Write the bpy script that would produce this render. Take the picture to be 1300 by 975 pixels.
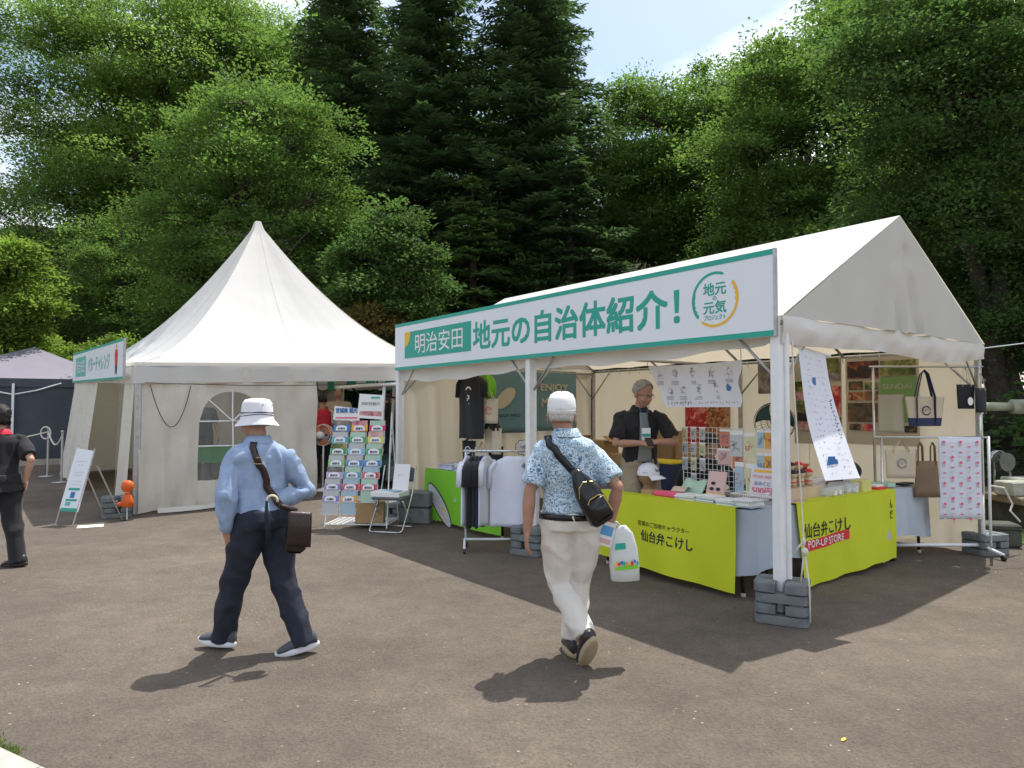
import bpy, bmesh, math, random
import numpy as np
from math import pi, sin, cos, radians, sqrt, atan2
from mathutils import Vector, Matrix, noise

for o in list(bpy.data.objects): bpy.data.objects.remove(o, do_unlink=True)
scene = bpy.context.scene
COL = scene.collection

# ------------------------------------------------------------------ camera
cam_d = bpy.data.cameras.new("camera")
cam = bpy.data.objects.new("camera", cam_d); COL.objects.link(cam)
cam.location = (0, 0, 1.55)
cam.rotation_euler = (radians(90 + 2.04), 0, 0)
cam_d.sensor_width = 36.0; cam_d.lens = 886.0 / 1300.0 * 36.0
cam_d.clip_start = 0.05; cam_d.clip_end = 3000
scene.camera = cam

# ------------------------------------------------------------------ light
SUN = Vector((.242, .356, 1.0)).normalized()          # towards the sun
world = bpy.data.worlds.new("World"); scene.world = world; world.use_nodes = True
wn = world.node_tree.nodes; wl = world.node_tree.links
bg = wn["Background"]; bg.inputs[1].default_value = 0.15
sky = wn.new("ShaderNodeTexSky"); sky.sky_type = 'NISHITA'; sky.sun_disc = False
sky.sun_elevation = math.asin(SUN.z); sky.sun_rotation = atan2(SUN.x, SUN.y)
sky.air_density = 1.2; sky.dust_density = 2.0; sky.ozone_density = 1.0
tc = wn.new("ShaderNodeTexCoord")
mp = wn.new("ShaderNodeMapping"); mp.inputs['Scale'].default_value = (1, 1, 1.9); mp.inputs['Location'].default_value = (5.09, 1.3, .3)
nz = wn.new("ShaderNodeTexNoise"); nz.inputs['Scale'].default_value = 2.1; nz.inputs['Detail'].default_value = 9; nz.inputs['Roughness'].default_value = .55
cr = wn.new("ShaderNodeValToRGB"); cr.color_ramp.elements[0].position = .43; cr.color_ramp.elements[1].position = .58
mx = wn.new("ShaderNodeMixRGB"); mx.inputs[2].default_value = (8.2, 8.3, 8.5, 1)
wl.new(tc.outputs['Generated'], mp.inputs[0]); wl.new(mp.outputs[0], nz.inputs['Vector']); wl.new(nz.outputs[0], cr.inputs[0])
wl.new(cr.outputs[0], mx.inputs[0]); wl.new(sky.outputs[0], mx.inputs[1]); wl.new(mx.outputs[0], bg.inputs[0])

sd = bpy.data.lights.new("sun", 'SUN'); sd.energy = 4.2; sd.angle = radians(.55); sd.color = (1.0, .955, .88)
so = bpy.data.objects.new("sun", sd); COL.objects.link(so)
so.rotation_euler = SUN.to_track_quat('Z', 'Y').to_euler(); so.location = SUN * 60
scene.view_settings.view_transform = 'Standard'; scene.view_settings.look = 'None'
scene.view_settings.exposure = 0.4; scene.view_settings.gamma = 1.0
scene.cycles.max_bounces = 8; scene.cycles.transparent_max_bounces = 12

# ------------------------------------------------------------------ materials
MATS = {}
def mat(name, col, rough=.6, metal=0., trans=0., var=0., vscale=6., bump=0., bscale=60., spec=.4, emit=None,
        alpha=1., col2=None, island=0., coords='Object', bdetail=4., sheen=0.):
    """procedural material: base colour with noise variation, fine bump, optional translucency"""
    if name in MATS: return MATS[name]
    m = bpy.data.materials.new(name); m.use_nodes = True; MATS[name] = m
    nt = m.node_tree; N = nt.nodes; L = nt.links
    b = N["Principled BSDF"]; out = N["Material Output"]
    c = (*col, 1) if len(col) == 3 else col
    b.inputs['Base Color'].default_value = c
    b.inputs['Roughness'].default_value = rough; b.inputs['Metallic'].default_value = metal
    b.inputs['Specular IOR Level'].default_value = spec
    if sheen: b.inputs['Sheen Weight'].default_value = sheen
    m.diffuse_color = c
    t = N.new("ShaderNodeTexCoord")
    colsock = None
    if var or col2:
        n = N.new("ShaderNodeTexNoise"); n.inputs['Scale'].default_value = vscale; n.inputs['Detail'].default_value = 5
        L.new(t.outputs[coords], n.inputs['Vector'])
        r = N.new("ShaderNodeValToRGB"); r.color_ramp.elements[0].position = .3; r.color_ramp.elements[1].position = .7
        c2 = (*col2, 1) if col2 else tuple(min(1, k * (1 + var)) for k in c[:3]) + (1,)
        c1 = c if col2 else tuple(k * (1 - var) for k in c[:3]) + (1,)
        r.color_ramp.elements[0].color = c1; r.color_ramp.elements[1].color = c2
        L.new(n.outputs[0], r.inputs[0]); colsock = r.outputs[0]
    if island:
        g = N.new("ShaderNodeNewGeometry"); hs = N.new("ShaderNodeHueSaturation")
        mr = N.new("ShaderNodeMapRange"); mr.inputs[3].default_value = 1 - island; mr.inputs[4].default_value = 1 + island
        L.new(g.outputs['Random Per Island'], mr.inputs[0]); L.new(mr.outputs[0], hs.inputs['Value'])
        mr2 = N.new("ShaderNodeMapRange"); mr2.inputs[3].default_value = .5 - island * .05; mr2.inputs[4].default_value = .5 + island * .04
        ma = N.new("ShaderNodeMath"); ma.operation = 'FRACT'; mb_ = N.new("ShaderNodeMath"); mb_.operation = 'MULTIPLY'; mb_.inputs[1].default_value = 17.3
        L.new(g.outputs['Random Per Island'], mb_.inputs[0]); L.new(mb_.outputs[0], ma.inputs[0]); L.new(ma.outputs[0], mr2.inputs[0])
        L.new(mr2.outputs[0], hs.inputs['Hue'])
        if colsock: L.new(colsock, hs.inputs['Color'])
        else: hs.inputs['Color'].default_value = c
        colsock = hs.outputs[0]
    if colsock: L.new(colsock, b.inputs['Base Color'])
    if bump:
        n2 = N.new("ShaderNodeTexNoise"); n2.inputs['Scale'].default_value = bscale; n2.inputs['Detail'].default_value = bdetail
        L.new(t.outputs[coords], n2.inputs['Vector'])
        bp = N.new("ShaderNodeBump"); bp.inputs['Strength'].default_value = 1.0; bp.inputs['Distance'].default_value = bump
        L.new(n2.outputs[0], bp.inputs['Height']); L.new(bp.outputs[0], b.inputs['Normal'])
    if trans:
        tr = N.new("ShaderNodeBsdfTranslucent"); mi = N.new("ShaderNodeMixShader"); mi.inputs[0].default_value = trans
        tr.inputs['Color'].default_value = c
        if colsock: L.new(colsock, tr.inputs['Color'])
        L.new(b.outputs[0], mi.inputs[1]); L.new(tr.outputs[0], mi.inputs[2]); L.new(mi.outputs[0], out.inputs[0])
    if alpha < 1:
        b.inputs['Alpha'].default_value = alpha
    if emit:
        b.inputs['Emission Color'].default_value = (*emit[:3], 1); b.inputs['Emission Strength'].default_value = emit[3]
    return m

# ------------------------------------------------------------------ mesh builder
class MB:
    def __init__(s): s.v = []; s.f = []; s.mi = []; s.M = Matrix(); s.cur = 0
    def add(s, vs, fs):
        b = len(s.v)
        s.v += [tuple(s.M @ Vector(p)) for p in vs]
        s.f += [tuple(i + b for i in f) for f in fs]; s.mi += [s.cur] * len(fs)
        return s
    def box(s, c, d, rz=0, R=None, bev=0):
        hx, hy, hz = d[0] / 2, d[1] / 2, d[2] / 2
        if R is None: R = Matrix.Rotation(rz, 3, 'Z')
        c = Vector(c)
        if bev:
            b = min(bev, hx * .9, hy * .9, hz * .9)
            pts = []
            for z, k in ((-hz, b), (-hz + b, 0), (hz - b, 0), (hz, b)):
                x, y = hx - k, hy - k; q = b * .6 + 1e-5
                pts.append([(-x + q, -y, z), (x - q, -y, z), (x, -y + q, z), (x, y - q, z), (x - q, y, z), (-x + q, y, z), (-x, y - q, z), (-x, -y + q, z)])
            vs = [c + R @ Vector(p) for r in pts for p in r]; fs = []
            for i in range(3):
                for j in range(8): fs.append((i * 8 + j, i * 8 + (j + 1) % 8, (i + 1) * 8 + (j + 1) % 8, (i + 1) * 8 + j))
            fs.append(tuple(range(7, -1, -1))); fs.append(tuple(range(24, 32)))
            return s.add(vs, fs)
        vs = [c + R @ Vector((sx * hx, sy * hy, sz * hz)) for sz in (-1, 1) for sy in (-1, 1) for sx in (-1, 1)]
        return s.add(vs, [(0, 2, 3, 1), (4, 5, 7, 6), (0, 1, 5, 4), (2, 6, 7, 3), (0, 4, 6, 2), (1, 3, 7, 5)])
    def bar(s, a, b, w, h=None, up=(0, 0, 1)):
        a, b = Vector(a), Vector(b); h = h or w; d = (b - a); L = d.length; d = d / L
        u = Vector(up)
        if abs(d.dot(u)) > .95: u = Vector((1, 0, 0))
        x = d.cross(u).normalized(); z = x.cross(d)
        vs = [p + x * sx * w / 2 + z * sz * h / 2 for p in (a, b) for sx, sz in ((-1, -1), (1, -1), (1, 1), (-1, 1))]
        return s.add(vs, [(0, 1, 5, 4), (1, 2, 6, 5), (2, 3, 7, 6), (3, 0, 4, 7), (3, 2, 1, 0), (4, 5, 6, 7)])
    def tube(s, pts, r, n=8, cap=True, flat=1.0):
        pts = [Vector(p) for p in pts]; rs = r if isinstance(r, (list, tuple)) else [r] * len(pts)
        vs = []; prev = None
        for i, p in enumerate(pts):
            d = (pts[min(i + 1, len(pts) - 1)] - pts[max(i - 1, 0)]).normalized()
            if prev is None:
                x = d.orthogonal().normalized()
                if abs(d.z) < .9: x = d.cross(Vector((0, 0, 1))).normalized()
            else: x = (prev - d * prev.dot(d)).normalized()
            prev = x; y = d.cross(x)
            for k in range(n):
                a = 2 * pi * k / n; vs.append(p + (x * cos(a) + y * sin(a) * flat) * rs[i])
        fs = [(i * n + k, i * n + (k + 1) % n, (i + 1) * n + (k + 1) % n, (i + 1) * n + k) for i in range(len(pts) - 1) for k in range(n)]
        if cap: fs += [tuple(range(n - 1, -1, -1)), tuple(range((len(pts) - 1) * n, len(pts) * n))]
        return s.add(vs, fs)
    def loft(s, rings, cap=True):
        n = len(rings[0]); vs = [p for r in rings for p in r]
        fs = [(i * n + k, i * n + (k + 1) % n, (i + 1) * n + (k + 1) % n, (i + 1) * n + k) for i in range(len(rings) - 1) for k in range(n)]
        if cap: fs += [tuple(range(n - 1, -1, -1)), tuple(range((len(rings) - 1) * n, len(rings) * n))]
        return s.add(vs, fs)
    def ell(s, c, r, nu=12, nv=8, R=None):
        c = Vector(c); R = R or Matrix.Identity(3); rings = []
        for i in range(nv + 1):
            t = pi * (i + .02) / (nv + .04); rings.append([c + R @ Vector((r[0] * sin(t) * cos(2 * pi * k / nu), r[1] * sin(t) * sin(2 * pi * k / nu), -r[2] * cos(t))) for k in range(nu)])
        return s.loft(rings)
    def lathe(s, prof, n=16, c=(0, 0, 0), cap=False, sx=1, sy=1):
        c = Vector(c)
        return s.loft([[c + Vector((r * sx * cos(2 * pi * k / n), r * sy * sin(2 * pi * k / n), z)) for k in range(n)] for r, z in prof], cap)
    def prism(s, poly, h, base=0, axis='Z'):
        n = len(poly)
        def P(a, b, c): return (a, b, c) if axis == 'Z' else ((a, c, b) if axis == 'Y' else (c, a, b))
        vs = [P(p[0], p[1], base) for p in poly] + [P(p[0], p[1], base + h) for p in poly]
        fs = [tuple(range(n)), tuple(range(2 * n - 1, n - 1, -1))] + [(k, k + n, (k + 1) % n + n, (k + 1) % n) for k in range(n)]
        return s.add(vs, fs)
    def grid(s, fn, nu, nv, thick=0):
        """sheet of points fn(u,v), u,v in 0..1; thick gives a second skin offset along the normal"""
        P = [[Vector(fn(i / nu, j / nv)) for j in range(nv + 1)] for i in range(nu + 1)]
        W = nv + 1
        vs = [p for r in P for p in r]
        fs = [(i * W + j, (i + 1) * W + j, (i + 1) * W + j + 1, i * W + j + 1) for i in range(nu) for j in range(nv)]
        if thick:
            off = len(vs); nn = []
            for i in range(nu + 1):
                for j in range(nv + 1):
                    a = P[min(i + 1, nu)][j] - P[max(i - 1, 0)][j]; b = P[i][min(j + 1, nv)] - P[i][max(j - 1, 0)]
                    n_ = a.cross(b); n_ = n_.normalized() if n_.length > 1e-9 else Vector((0, 0, 1)); nn.append(n_)
            vs += [vs[k] - nn[k] * thick for k in range(off)]
            fs += [tuple(reversed([k + off for k in f])) for f in fs[:]]
            edge = [(i * W, (i + 1) * W) for i in range(nu)][::1]
            for i in range(nu): a, b = i * W, (i + 1) * W; fs.append((b, a, a + off, b + off))
            for i in range(nu): a, b = i * W + nv, (i + 1) * W + nv; fs.append((a, b, b + off, a + off))
            for j in range(nv): a, b = j, j + 1; fs.append((a, b, b + off, a + off))
            for j in range(nv): a, b = nu * W + j, nu * W + j + 1; fs.append((b, a, a + off, b + off))
        return s.add(vs, fs)
    def mesh(s, name, mats, smooth=False):
        me = bpy.data.meshes.new(name); me.from_pydata(s.v, [], s.f)
        for m in (mats if isinstance(mats, (list, tuple)) else [mats]): me.materials.append(m)
        me.polygons.foreach_set('material_index', s.mi)
        if smooth: me.polygons.foreach_set('use_smooth', [True] * len(s.f))
        me.update(); return me
    def build(s, name, mats, parent=None, smooth=False, **kw):
        o = bpy.data.objects.new(name, s.mesh(name, mats, smooth)); COL.objects.link(o)
        if parent: o.parent = parent
        for k, v in kw.items(): o[k] = v
        return o

def empty(name, loc, rz=0, label=None, cat=None, group=None, R=None):
    o = bpy.data.objects.new(name, None); COL.objects.link(o); o.empty_display_size = .2
    o.location = loc
    if R is not None: o.rotation_euler = R.to_euler()
    else: o.rotation_euler = (0, 0, rz)
    tag(o, label, cat, group); return o
def tag(o, label=None, cat=None, group=None, kind=None):
    if label: o['label'] = label
    if cat: o['category'] = cat
    if group: o['group'] = group
    if kind: o['kind'] = kind
    return o
def place(o, loc, rz=0):
    o.location = loc; o.rotation_euler = (0, 0, rz); return o
def copy_tree(o, parent=None, loc=None, rz=None, label=None, group=None):
    c = o.copy(); COL.objects.link(c); c.parent = parent
    if loc is not None: c.location = loc
    if rz is not None: c.rotation_euler = (0, 0, rz)
    if label: c['label'] = label
    if group: c['group'] = group
    for ch in [x for x in bpy.data.objects if x.parent == o]: copy_tree(ch, c)
    return c
def quick_mesh(name, V, F, m, smooth=False):
    """numpy quads to a mesh"""
    me = bpy.data.meshes.new(name); nv, nf = len(V), len(F)
    me.vertices.add(nv); me.vertices.foreach_set('co', V.astype(np.float32).ravel())
    k = F.shape[1]; me.loops.add(nf * k); me.loops.foreach_set('vertex_index', F.astype(np.int32).ravel())
    me.polygons.add(nf); me.polygons.foreach_set('loop_start', np.arange(0, nf * k, k, dtype=np.int32))
    me.materials.append(m); me.update(calc_edges=True)
    return me

# ---- lettering: built-in font (it falls back to its own Japanese glyphs)
def text_mb(txt, w, h, bold=0., depth=.0015, align='C'):
    cu = bpy.data.curves.new("t", 'FONT'); cu.body = txt; cu.size = 1; cu.offset = bold; cu.resolution_u = 3; cu.fill_mode = 'FRONT'
    ob = bpy.data.objects.new("t", cu); COL.objects.link(ob)
    dg = bpy.context.evaluated_depsgraph_get()
    me = bpy.data.meshes.new_from_object(ob.evaluated_get(dg))
    V = np.array([v.co[:] for v in me.vertices]) if len(me.vertices) else np.zeros((1, 3))
    F = [tuple(p.vertices) for p in me.polygons]
    bpy.data.objects.remove(ob); bpy.data.curves.remove(cu); bpy.data.meshes.remove(me)
    lo, hi = V.min(0), V.max(0); sp = np.maximum(hi - lo, 1e-6)
    sx = w / sp[0]; sy = h / sp[1]
    V = (V - (lo + hi) / 2) * [sx, sy, 1]
    return V, F
def lettering(mb, txt, c, X, Y, w, h, bold=0., out=None, lift=.002, skew=0., bend=None):
    """letters centred at c in the plane spanned by X (reading direction) and Y (up), lifted off along X x Y; bold strokes by shifted copies"""
    X = Vector(X).normalized(); Y = Vector(Y).normalized(); Nn = X.cross(Y); c = Vector(c)
    k = h * bold * 1.3; V, F = text_mb(txt, w - 2 * k, h - 2 * k, 0)
    for i, (dx, dy) in enumerate([(0, 0)] if not bold else [(-k, -k), (k, -k), (-k, k), (k, k), (0, 0)]):
        P = []
        for a, b, _ in V:
            p = c + X * (a + dx + skew * b) + Y * (b + dy) + Nn * (lift + i * .00025)
            if bend: p = bend(p)
            P.append(p)
        mb.add(P, F)
    return mb
def flat(mb, pts, X, Y, c, lift=.002):
    X = Vector(X).normalized(); Y = Vector(Y).normalized(); Nn = X.cross(Y); c = Vector(c)
    mb.add([c + X * a + Y * b + Nn * lift for a, b in pts], [tuple(range(len(pts)))]); return mb
def fbm(x, y, z=0., s=1.): return noise.fractal(Vector((x * s, y * s, z * s)), .8, 2., 4)

# ------------------------------------------------------------------ ground
def gh(x, y):
    """height of the tarmac and lawn: level in front, rising gently towards the back"""
    t = y - 9.9
    r = .045 * (math.log1p(math.exp(t * 2.2)) / 2.2 if t < 12 else t)
    return min(r, .95)
TC = Vector((1.99, 5.18, 0)); TA = radians(-52.8)
TU = Vector((cos(TA), sin(TA), 0)); TV = Vector((-sin(TA), cos(TA), 0))
def T(u, v, z=0): return TC + TU * u + TV * v + Vector((0, 0, z))

def asphalt():
    m = bpy.data.materials.new("asphalt"); m.use_nodes = True; nt = m.node_tree; N = nt.nodes; L = nt.links; b = N["Principled BSDF"]
    t = N.new("ShaderNodeTexCoord")
    def nzn(sc, det, rough=.6):
        n = N.new("ShaderNodeTexNoise"); n.inputs['Scale'].default_value = sc; n.inputs['Detail'].default_value = det; n.inputs['Roughness'].default_value = rough
        L.new(t.outputs['Object'], n.inputs['Vector']); return n
    big = nzn(.5, 7, .62); mid = nzn(5, 6); fine = nzn(90, 3, .7)
    vo = N.new("ShaderNodeTexVoronoi"); vo.inputs['Scale'].default_value = 75; L.new(t.outputs['Object'], vo.inputs['Vector'])
    r1 = N.new("ShaderNodeValToRGB"); e = r1.color_ramp.elements; e[0].position = .36; e[0].color = (.100, .083, .067, 1); e[1].position = .66; e[1].color = (.160, .133, .110, 1)
    L.new(big.outputs[0], r1.inputs[0])
    r2 = N.new("ShaderNodeValToRGB"); e = r2.color_ramp.elements; e[0].position = .25; e[0].color = (.84, .84, .84, 1); e[1].position = .75; e[1].color = (1.14, 1.13, 1.11, 1)
    L.new(mid.outputs[0], r2.inputs[0])
    mul = N.new("ShaderNodeMixRGB"); mul.blend_type = 'MULTIPLY'; mul.inputs[0].default_value = 1
    L.new(r1.outputs[0], mul.inputs[1]); L.new(r2.outputs[0], mul.inputs[2])
    sp = N.new("ShaderNodeValToRGB"); e = sp.color_ramp.elements; e[0].position = .0; e[0].color = (.72, .71, .70, 1); e[1].position = 1; e[1].color = (1.25, 1.24, 1.22, 1)
    L.new(vo.outputs['Color'], sp.inputs[0])
    mul2 = N.new("ShaderNodeMixRGB"); mul2.blend_type = 'MULTIPLY'; mul2.inputs[0].default_value = .8
    L.new(mul.outputs[0], mul2.inputs[1]); L.new(sp.outputs[0], mul2.inputs[2])
    # rare pale grit
    vo2 = N.new("ShaderNodeTexVoronoi"); vo2.inputs['Scale'].default_value = 34; L.new(t.outputs['Object'], vo2.inputs['Vector'])
    g = N.new("ShaderNodeSeparateColor"); L.new(vo2.outputs['Color'], g.inputs[0])
    th = N.new("ShaderNodeMath"); th.operation = 'GREATER_THAN'; th.inputs[1].default_value = .985; L.new(g.outputs[0], th.inputs[0])
    d2 = N.new("ShaderNodeMath"); d2.operation = 'LESS_THAN'; d2.inputs[1].default_value = .22; L.new(vo2.outputs['Distance'], d2.inputs[0])
    an = N.new("ShaderNodeMath"); an.operation = 'MULTIPLY'; L.new(th.outputs[0], an.inputs[0]); L.new(d2.outputs[0], an.inputs[1])
    mg = N.new("ShaderNodeMixRGB"); mg.inputs[2].default_value = (.36, .31, .24, 1); L.new(an.outputs[0], mg.inputs[0]); L.new(mul2.outputs[0], mg.inputs[1])
    L.new(mg.outputs[0], b.inputs['Base Color']); b.inputs['Roughness'].default_value = .88; b.inputs['Specular IOR Level'].default_value = .3
    bp = N.new("ShaderNodeBump"); bp.inputs['Distance'].default_value = .006; bp.inputs['Strength'].default_value = 1
    ad = N.new("ShaderNodeMath"); ad.operation = 'ADD'; L.new(fine.outputs[0], ad.inputs[0]); L.new(vo.outputs['Distance'], ad.inputs[1])
    L.new(ad.outputs[0], bp.inputs['Height']); L.new(bp.outputs[0], b.inputs['Normal'])
    return m
M_ASPH = asphalt()
def build_ground():
    xs = sorted(set(list(np.linspace(-24, 24, 49)) + [-700, -300, -120, -60, -35, 35, 60, 120, 300, 700]))
    ys = sorted(set(list(np.linspace(-6, 32, 77)) + [-300, -100, -30, -12, 40, 60, 120, 300, 800]))
    V = []; F = []
    for y in ys:
        for x in xs: V.append((x, y, gh(x, y)))
    W = len(xs)
    for j in range(len(ys) - 1):
        for i in range(W - 1): F.append((j * W + i, j * W + i + 1, (j + 1) * W + i + 1, (j + 1) * W + i))
    me = bpy.data.meshes.new("ground"); me.from_pydata(V, [], F); me.materials.append(M_ASPH)
    me.polygons.foreach_set('use_smooth', [True] * len(F))
    o = bpy.data.objects.new("ground", me); COL.objects.link(o); o['kind'] = 'structure'
build_ground()

# lawn behind the kerb on the left, and a wooded bank behind everything
M_LAWN = mat("dry_lawn", (.13, .13, .05), .95, col2=(.24, .20, .09), vscale=2.5, bump=.02, bscale=40)
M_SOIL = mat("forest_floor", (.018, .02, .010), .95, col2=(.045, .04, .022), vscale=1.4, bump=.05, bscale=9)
def bank_h(x, y):
    r = max(0, y - 21) * .42 + max(0, x - 6.5) * .30 * min(1, max(0, (y - 9) / 5)) + .12 * max(0, x + 4) * min(1, max(0, (y - 20) / 8))
    return gh(x, y) + min(r, 16) * (1 + .12 * fbm(x, y, 0, .15)) + .02
def build_bank():
    V = []; F = []; nx, ny = 70, 44
    for j in range(ny + 1):
        for i in range(nx + 1):
            x = -60 + 150 * i / nx; y = 18.6 + 72 * (j / ny) ** 1.5
            V.append((x, y, bank_h(x, y)))
    for j in range(ny):
        for i in range(nx): a = j * (nx + 1) + i; F.append((a, a + 1, a + nx + 2, a + nx + 1))
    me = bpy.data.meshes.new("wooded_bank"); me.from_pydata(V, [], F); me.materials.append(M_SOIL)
    me.polygons.foreach_set('use_smooth', [True] * len(F))
    o = bpy.data.objects.new("wooded_bank", me); COL.objects.link(o); o['kind'] = 'structure'
build_bank()
def sheet(name, poly, m, z=.004, kind='structure', n=10):
    """flat ground sheet over a 4-corner outline, following the ground"""
    a, b, c, d = [Vector((p[0], p[1], 0)) for p in poly]
    mb = MB()
    def f(u, v):
        p = (a * (1 - u) + b * u) * (1 - v) + (d * (1 - u) + c * u) * v
        return (p.x, p.y, gh(p.x, p.y) + z)
    mb.grid(f, n, n); return mb.build(name, m, smooth=True, kind=kind)
sheet('lawn', [(-22, 11.6), (-8.7, 16.9), (-8.7, 26), (-26, 22)], M_LAWN, .03, n=16)
M_KERB = mat("kerb_concrete", (.34, .31, .26), .9, var=.18, vscale=8, bump=.004, bscale=60)
kb = MB(); a, b = Vector((-22, 11.5, 0)), Vector((-8.7, 16.8, 0)); n = 24
for i in range(n):
    p, q = a.lerp(b, (i + .01) / n), a.lerp(b, (i + .985) / n); zz = gh(p.x, p.y)
    k1 = MB(); k1.bar((p.x, p.y, zz + .045), (q.x, q.y, gh(q.x, q.y) + .045), .14, .16)
    if i == 0: lawn_kerb = empty('lawn_kerb', (0, 0, 0)); lawn_kerb['kind'] = 'structure'
    k1.build('kerb_stone', M_KERB, lawn_kerb)

# ------------------------------------------------------------------ trees
def leafmat(name, c, isl=.16, tr=.5, gloss=.6):
    m = mat(name, tuple(k * 1.25 for k in c), gloss, trans=tr, island=isl, var=.36, vscale=.9, spec=.12)
    for n in m.node_tree.nodes:
        if n.type == 'BSDF_TRANSLUCENT' and n.inputs['Color'].links:
            src = n.inputs['Color'].links[0].from_socket; mm = m.node_tree.nodes.new("ShaderNodeMixRGB"); mm.blend_type = 'MULTIPLY'; mm.inputs[0].default_value = 1; mm.inputs[2].default_value = (1.35, 1.4, .95, 1)
            m.node_tree.links.new(src, mm.inputs[1]); m.node_tree.links.new(mm.outputs[0], n.inputs['Color'])
    return m
ML = {
 'light': leafmat("leaf_light_green", (.130, .205, .055)), 'mid': leafmat("leaf_mid_green", (.096, .162, .044)),
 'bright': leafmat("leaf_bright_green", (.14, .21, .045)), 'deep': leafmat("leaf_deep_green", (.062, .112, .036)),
 'conifer': leafmat("conifer_needles", (.056, .095, .042), tr=.35), 'conifer2': leafmat("conifer_needles_light", (.075, .125, .042), tr=.35),
 'russet': leafmat("leaf_russet", (.13, .10, .035)),
}
M_BARK = mat("bark", (.045, .036, .028), .95, var=.35, vscale=9, bump=.02, bscale=22)
M_BARK2 = mat("bark_pale", (.10, .088, .068), .95, var=.35, vscale=9, bump=.015, bscale=22)

def leaves(C, A, Nn, L, W):
    """diamond leaves: centres C, long axes A, normals Nn (n x 3), sizes"""
    B = np.cross(Nn, A); B /= np.linalg.norm(B, axis=1, keepdims=True) + 1e-9
    L = L[:, None]; W = W[:, None]
    V = np.stack([C - A * L * .5, C + B * W * .5 + A * L * .05, C + A * L * .5, C - B * W * .5 + A * L * .05], 1).reshape(-1, 3)
    return V
def nrm(a): return a / (np.linalg.norm(a, axis=-1, keepdims=True) + 1e-9)
def sprays(rng, tips, dirs, per, R, leaf, droop=.25, flatn=.16):
    n = len(tips); N = n * per
    t = np.repeat(tips, per, 0); d = np.repeat(dirs, per, 0)
    d = nrm(d + [0, 0, -.05]); up = np.array([0, 0, 1.])
    side = nrm(np.cross(d, up)); nn = nrm(np.cross(side, d))
    rr = np.repeat(rng.uniform(.55, 1.25, n), per)[:, None] * R
    # star-like: a few twigs per spray
    tw = rng.integers(0, 7, N); ang = (tw - 3) * .42 + rng.normal(0, .09, N)
    ra = rng.uniform(.05, 1, N) ** .75
    along = (np.cos(ang) * ra)[:, None]; lat = (np.sin(ang) * ra)[:, None]
    lift = rng.normal(0, flatn, N)[:, None]
    P = t + rr * (d * along + side * lat + nn * lift) + up * (-(ra ** 2)[:, None] * droop * rr)
    A = nrm(d * np.cos(ang)[:, None] + side * np.sin(ang)[:, None] + rng.normal(0, .45, (N, 3)))
    Nn = nrm(nn * 1.0 + np.repeat(rng.normal(0, .30, (n, 3)), per, 0) + rng.normal(0, .26, (N, 3)))
    s = rng.uniform(.65, 1.3, N) * leaf
    return leaves(P, A, Nn, s, s * .62)
def mesh_leaves(name, V, m):
    F = np.arange(len(V)).reshape(-1, 4); return quick_mesh(name, V, F, m)
def lobes_points(rng, lobes, n, shell=.5):
    w = np.array([l[3] ** 2 for l in lobes]); w = w / w.sum(); idx = rng.choice(len(lobes), n, p=w)
    Lb = np.array(lobes); d = nrm(rng.normal(0, 1, (n, 3))); d[:, 2] = np.where(d[:, 2] < -.35, -d[:, 2], d[:, 2]); d = nrm(d)
    if True:
        K = 9; sub = nrm(rng.normal(0, 1, (len(lobes), K, 3)) * [1, 1, .8] + [0, 0, .25]); si = rng.integers(0, K, n)
        sc = sub[idx, si]; rad = Lb[idx, 3] * rng.uniform(.8, 1.0, (n,)); core = rng.uniform(0, 1, n) < .22
        ext = .62 + .30 * np.sin(idx * 5.1 + si * 2.3) ** 2
        d2 = nrm(rng.normal(0, 1, (n, 3)) + [0, 0, .35]); sr = Lb[idx, 3] * (.30 + .16 * np.cos(idx * 3.3 + si * 1.9) ** 2)
        off = sc * (Lb[idx, 3] * ext)[:, None] + d2 * (sr * rng.uniform(.55, 1, n))[:, None] * [1.35, 1.35, .38]
        far = rng.uniform(0, 1, n) < .13; off[far] *= rng.uniform(1.12, 1.5, n)[far][:, None]
        off[core] = d[core] * (Lb[idx, 3] * rng.uniform(.2, .75, n))[core][:, None]
        P = Lb[idx, :3] + off * [1, 1, .9]; D = nrm(nrm(off) * [1, 1, .35] + d2 * [.8, .8, .1] + rng.normal(0, .2, (n, 3)))
        return P, D, idx
    r = Lb[idx, 3] * (rng.uniform(shell, 1.0, n) ** .6)
    ph = Lb[idx, 0] * 3.1 + idx * 1.7
    r *= 1 + .16 * np.sin(d[:, 0] * 5 + ph) * np.cos(d[:, 2] * 6 + ph) + .08 * np.sin(d[:, 1] * 11 + ph)
    c = Lb[idx, :3]
    P = c + d * r[:, None] * [1, 1, .82]
    D = nrm(d * [1, 1, .35] + rng.normal(0, .25, (n, 3)))
    return P, D, idx
def limb_path(a, b, rng, k=5, w=.12, sag=.0):
    a, b = Vector(a), Vector(b); L = (b - a).length; P = []
    for i in range(k + 1):
        t = i / k; p = a.lerp(b, t); f = sin(pi * t) * w * L
        P.append(p + Vector((rng.uniform(-1, 1), rng.uniform(-1, 1), rng.uniform(-.2, .9))) * f * .5)
    return P
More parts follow.
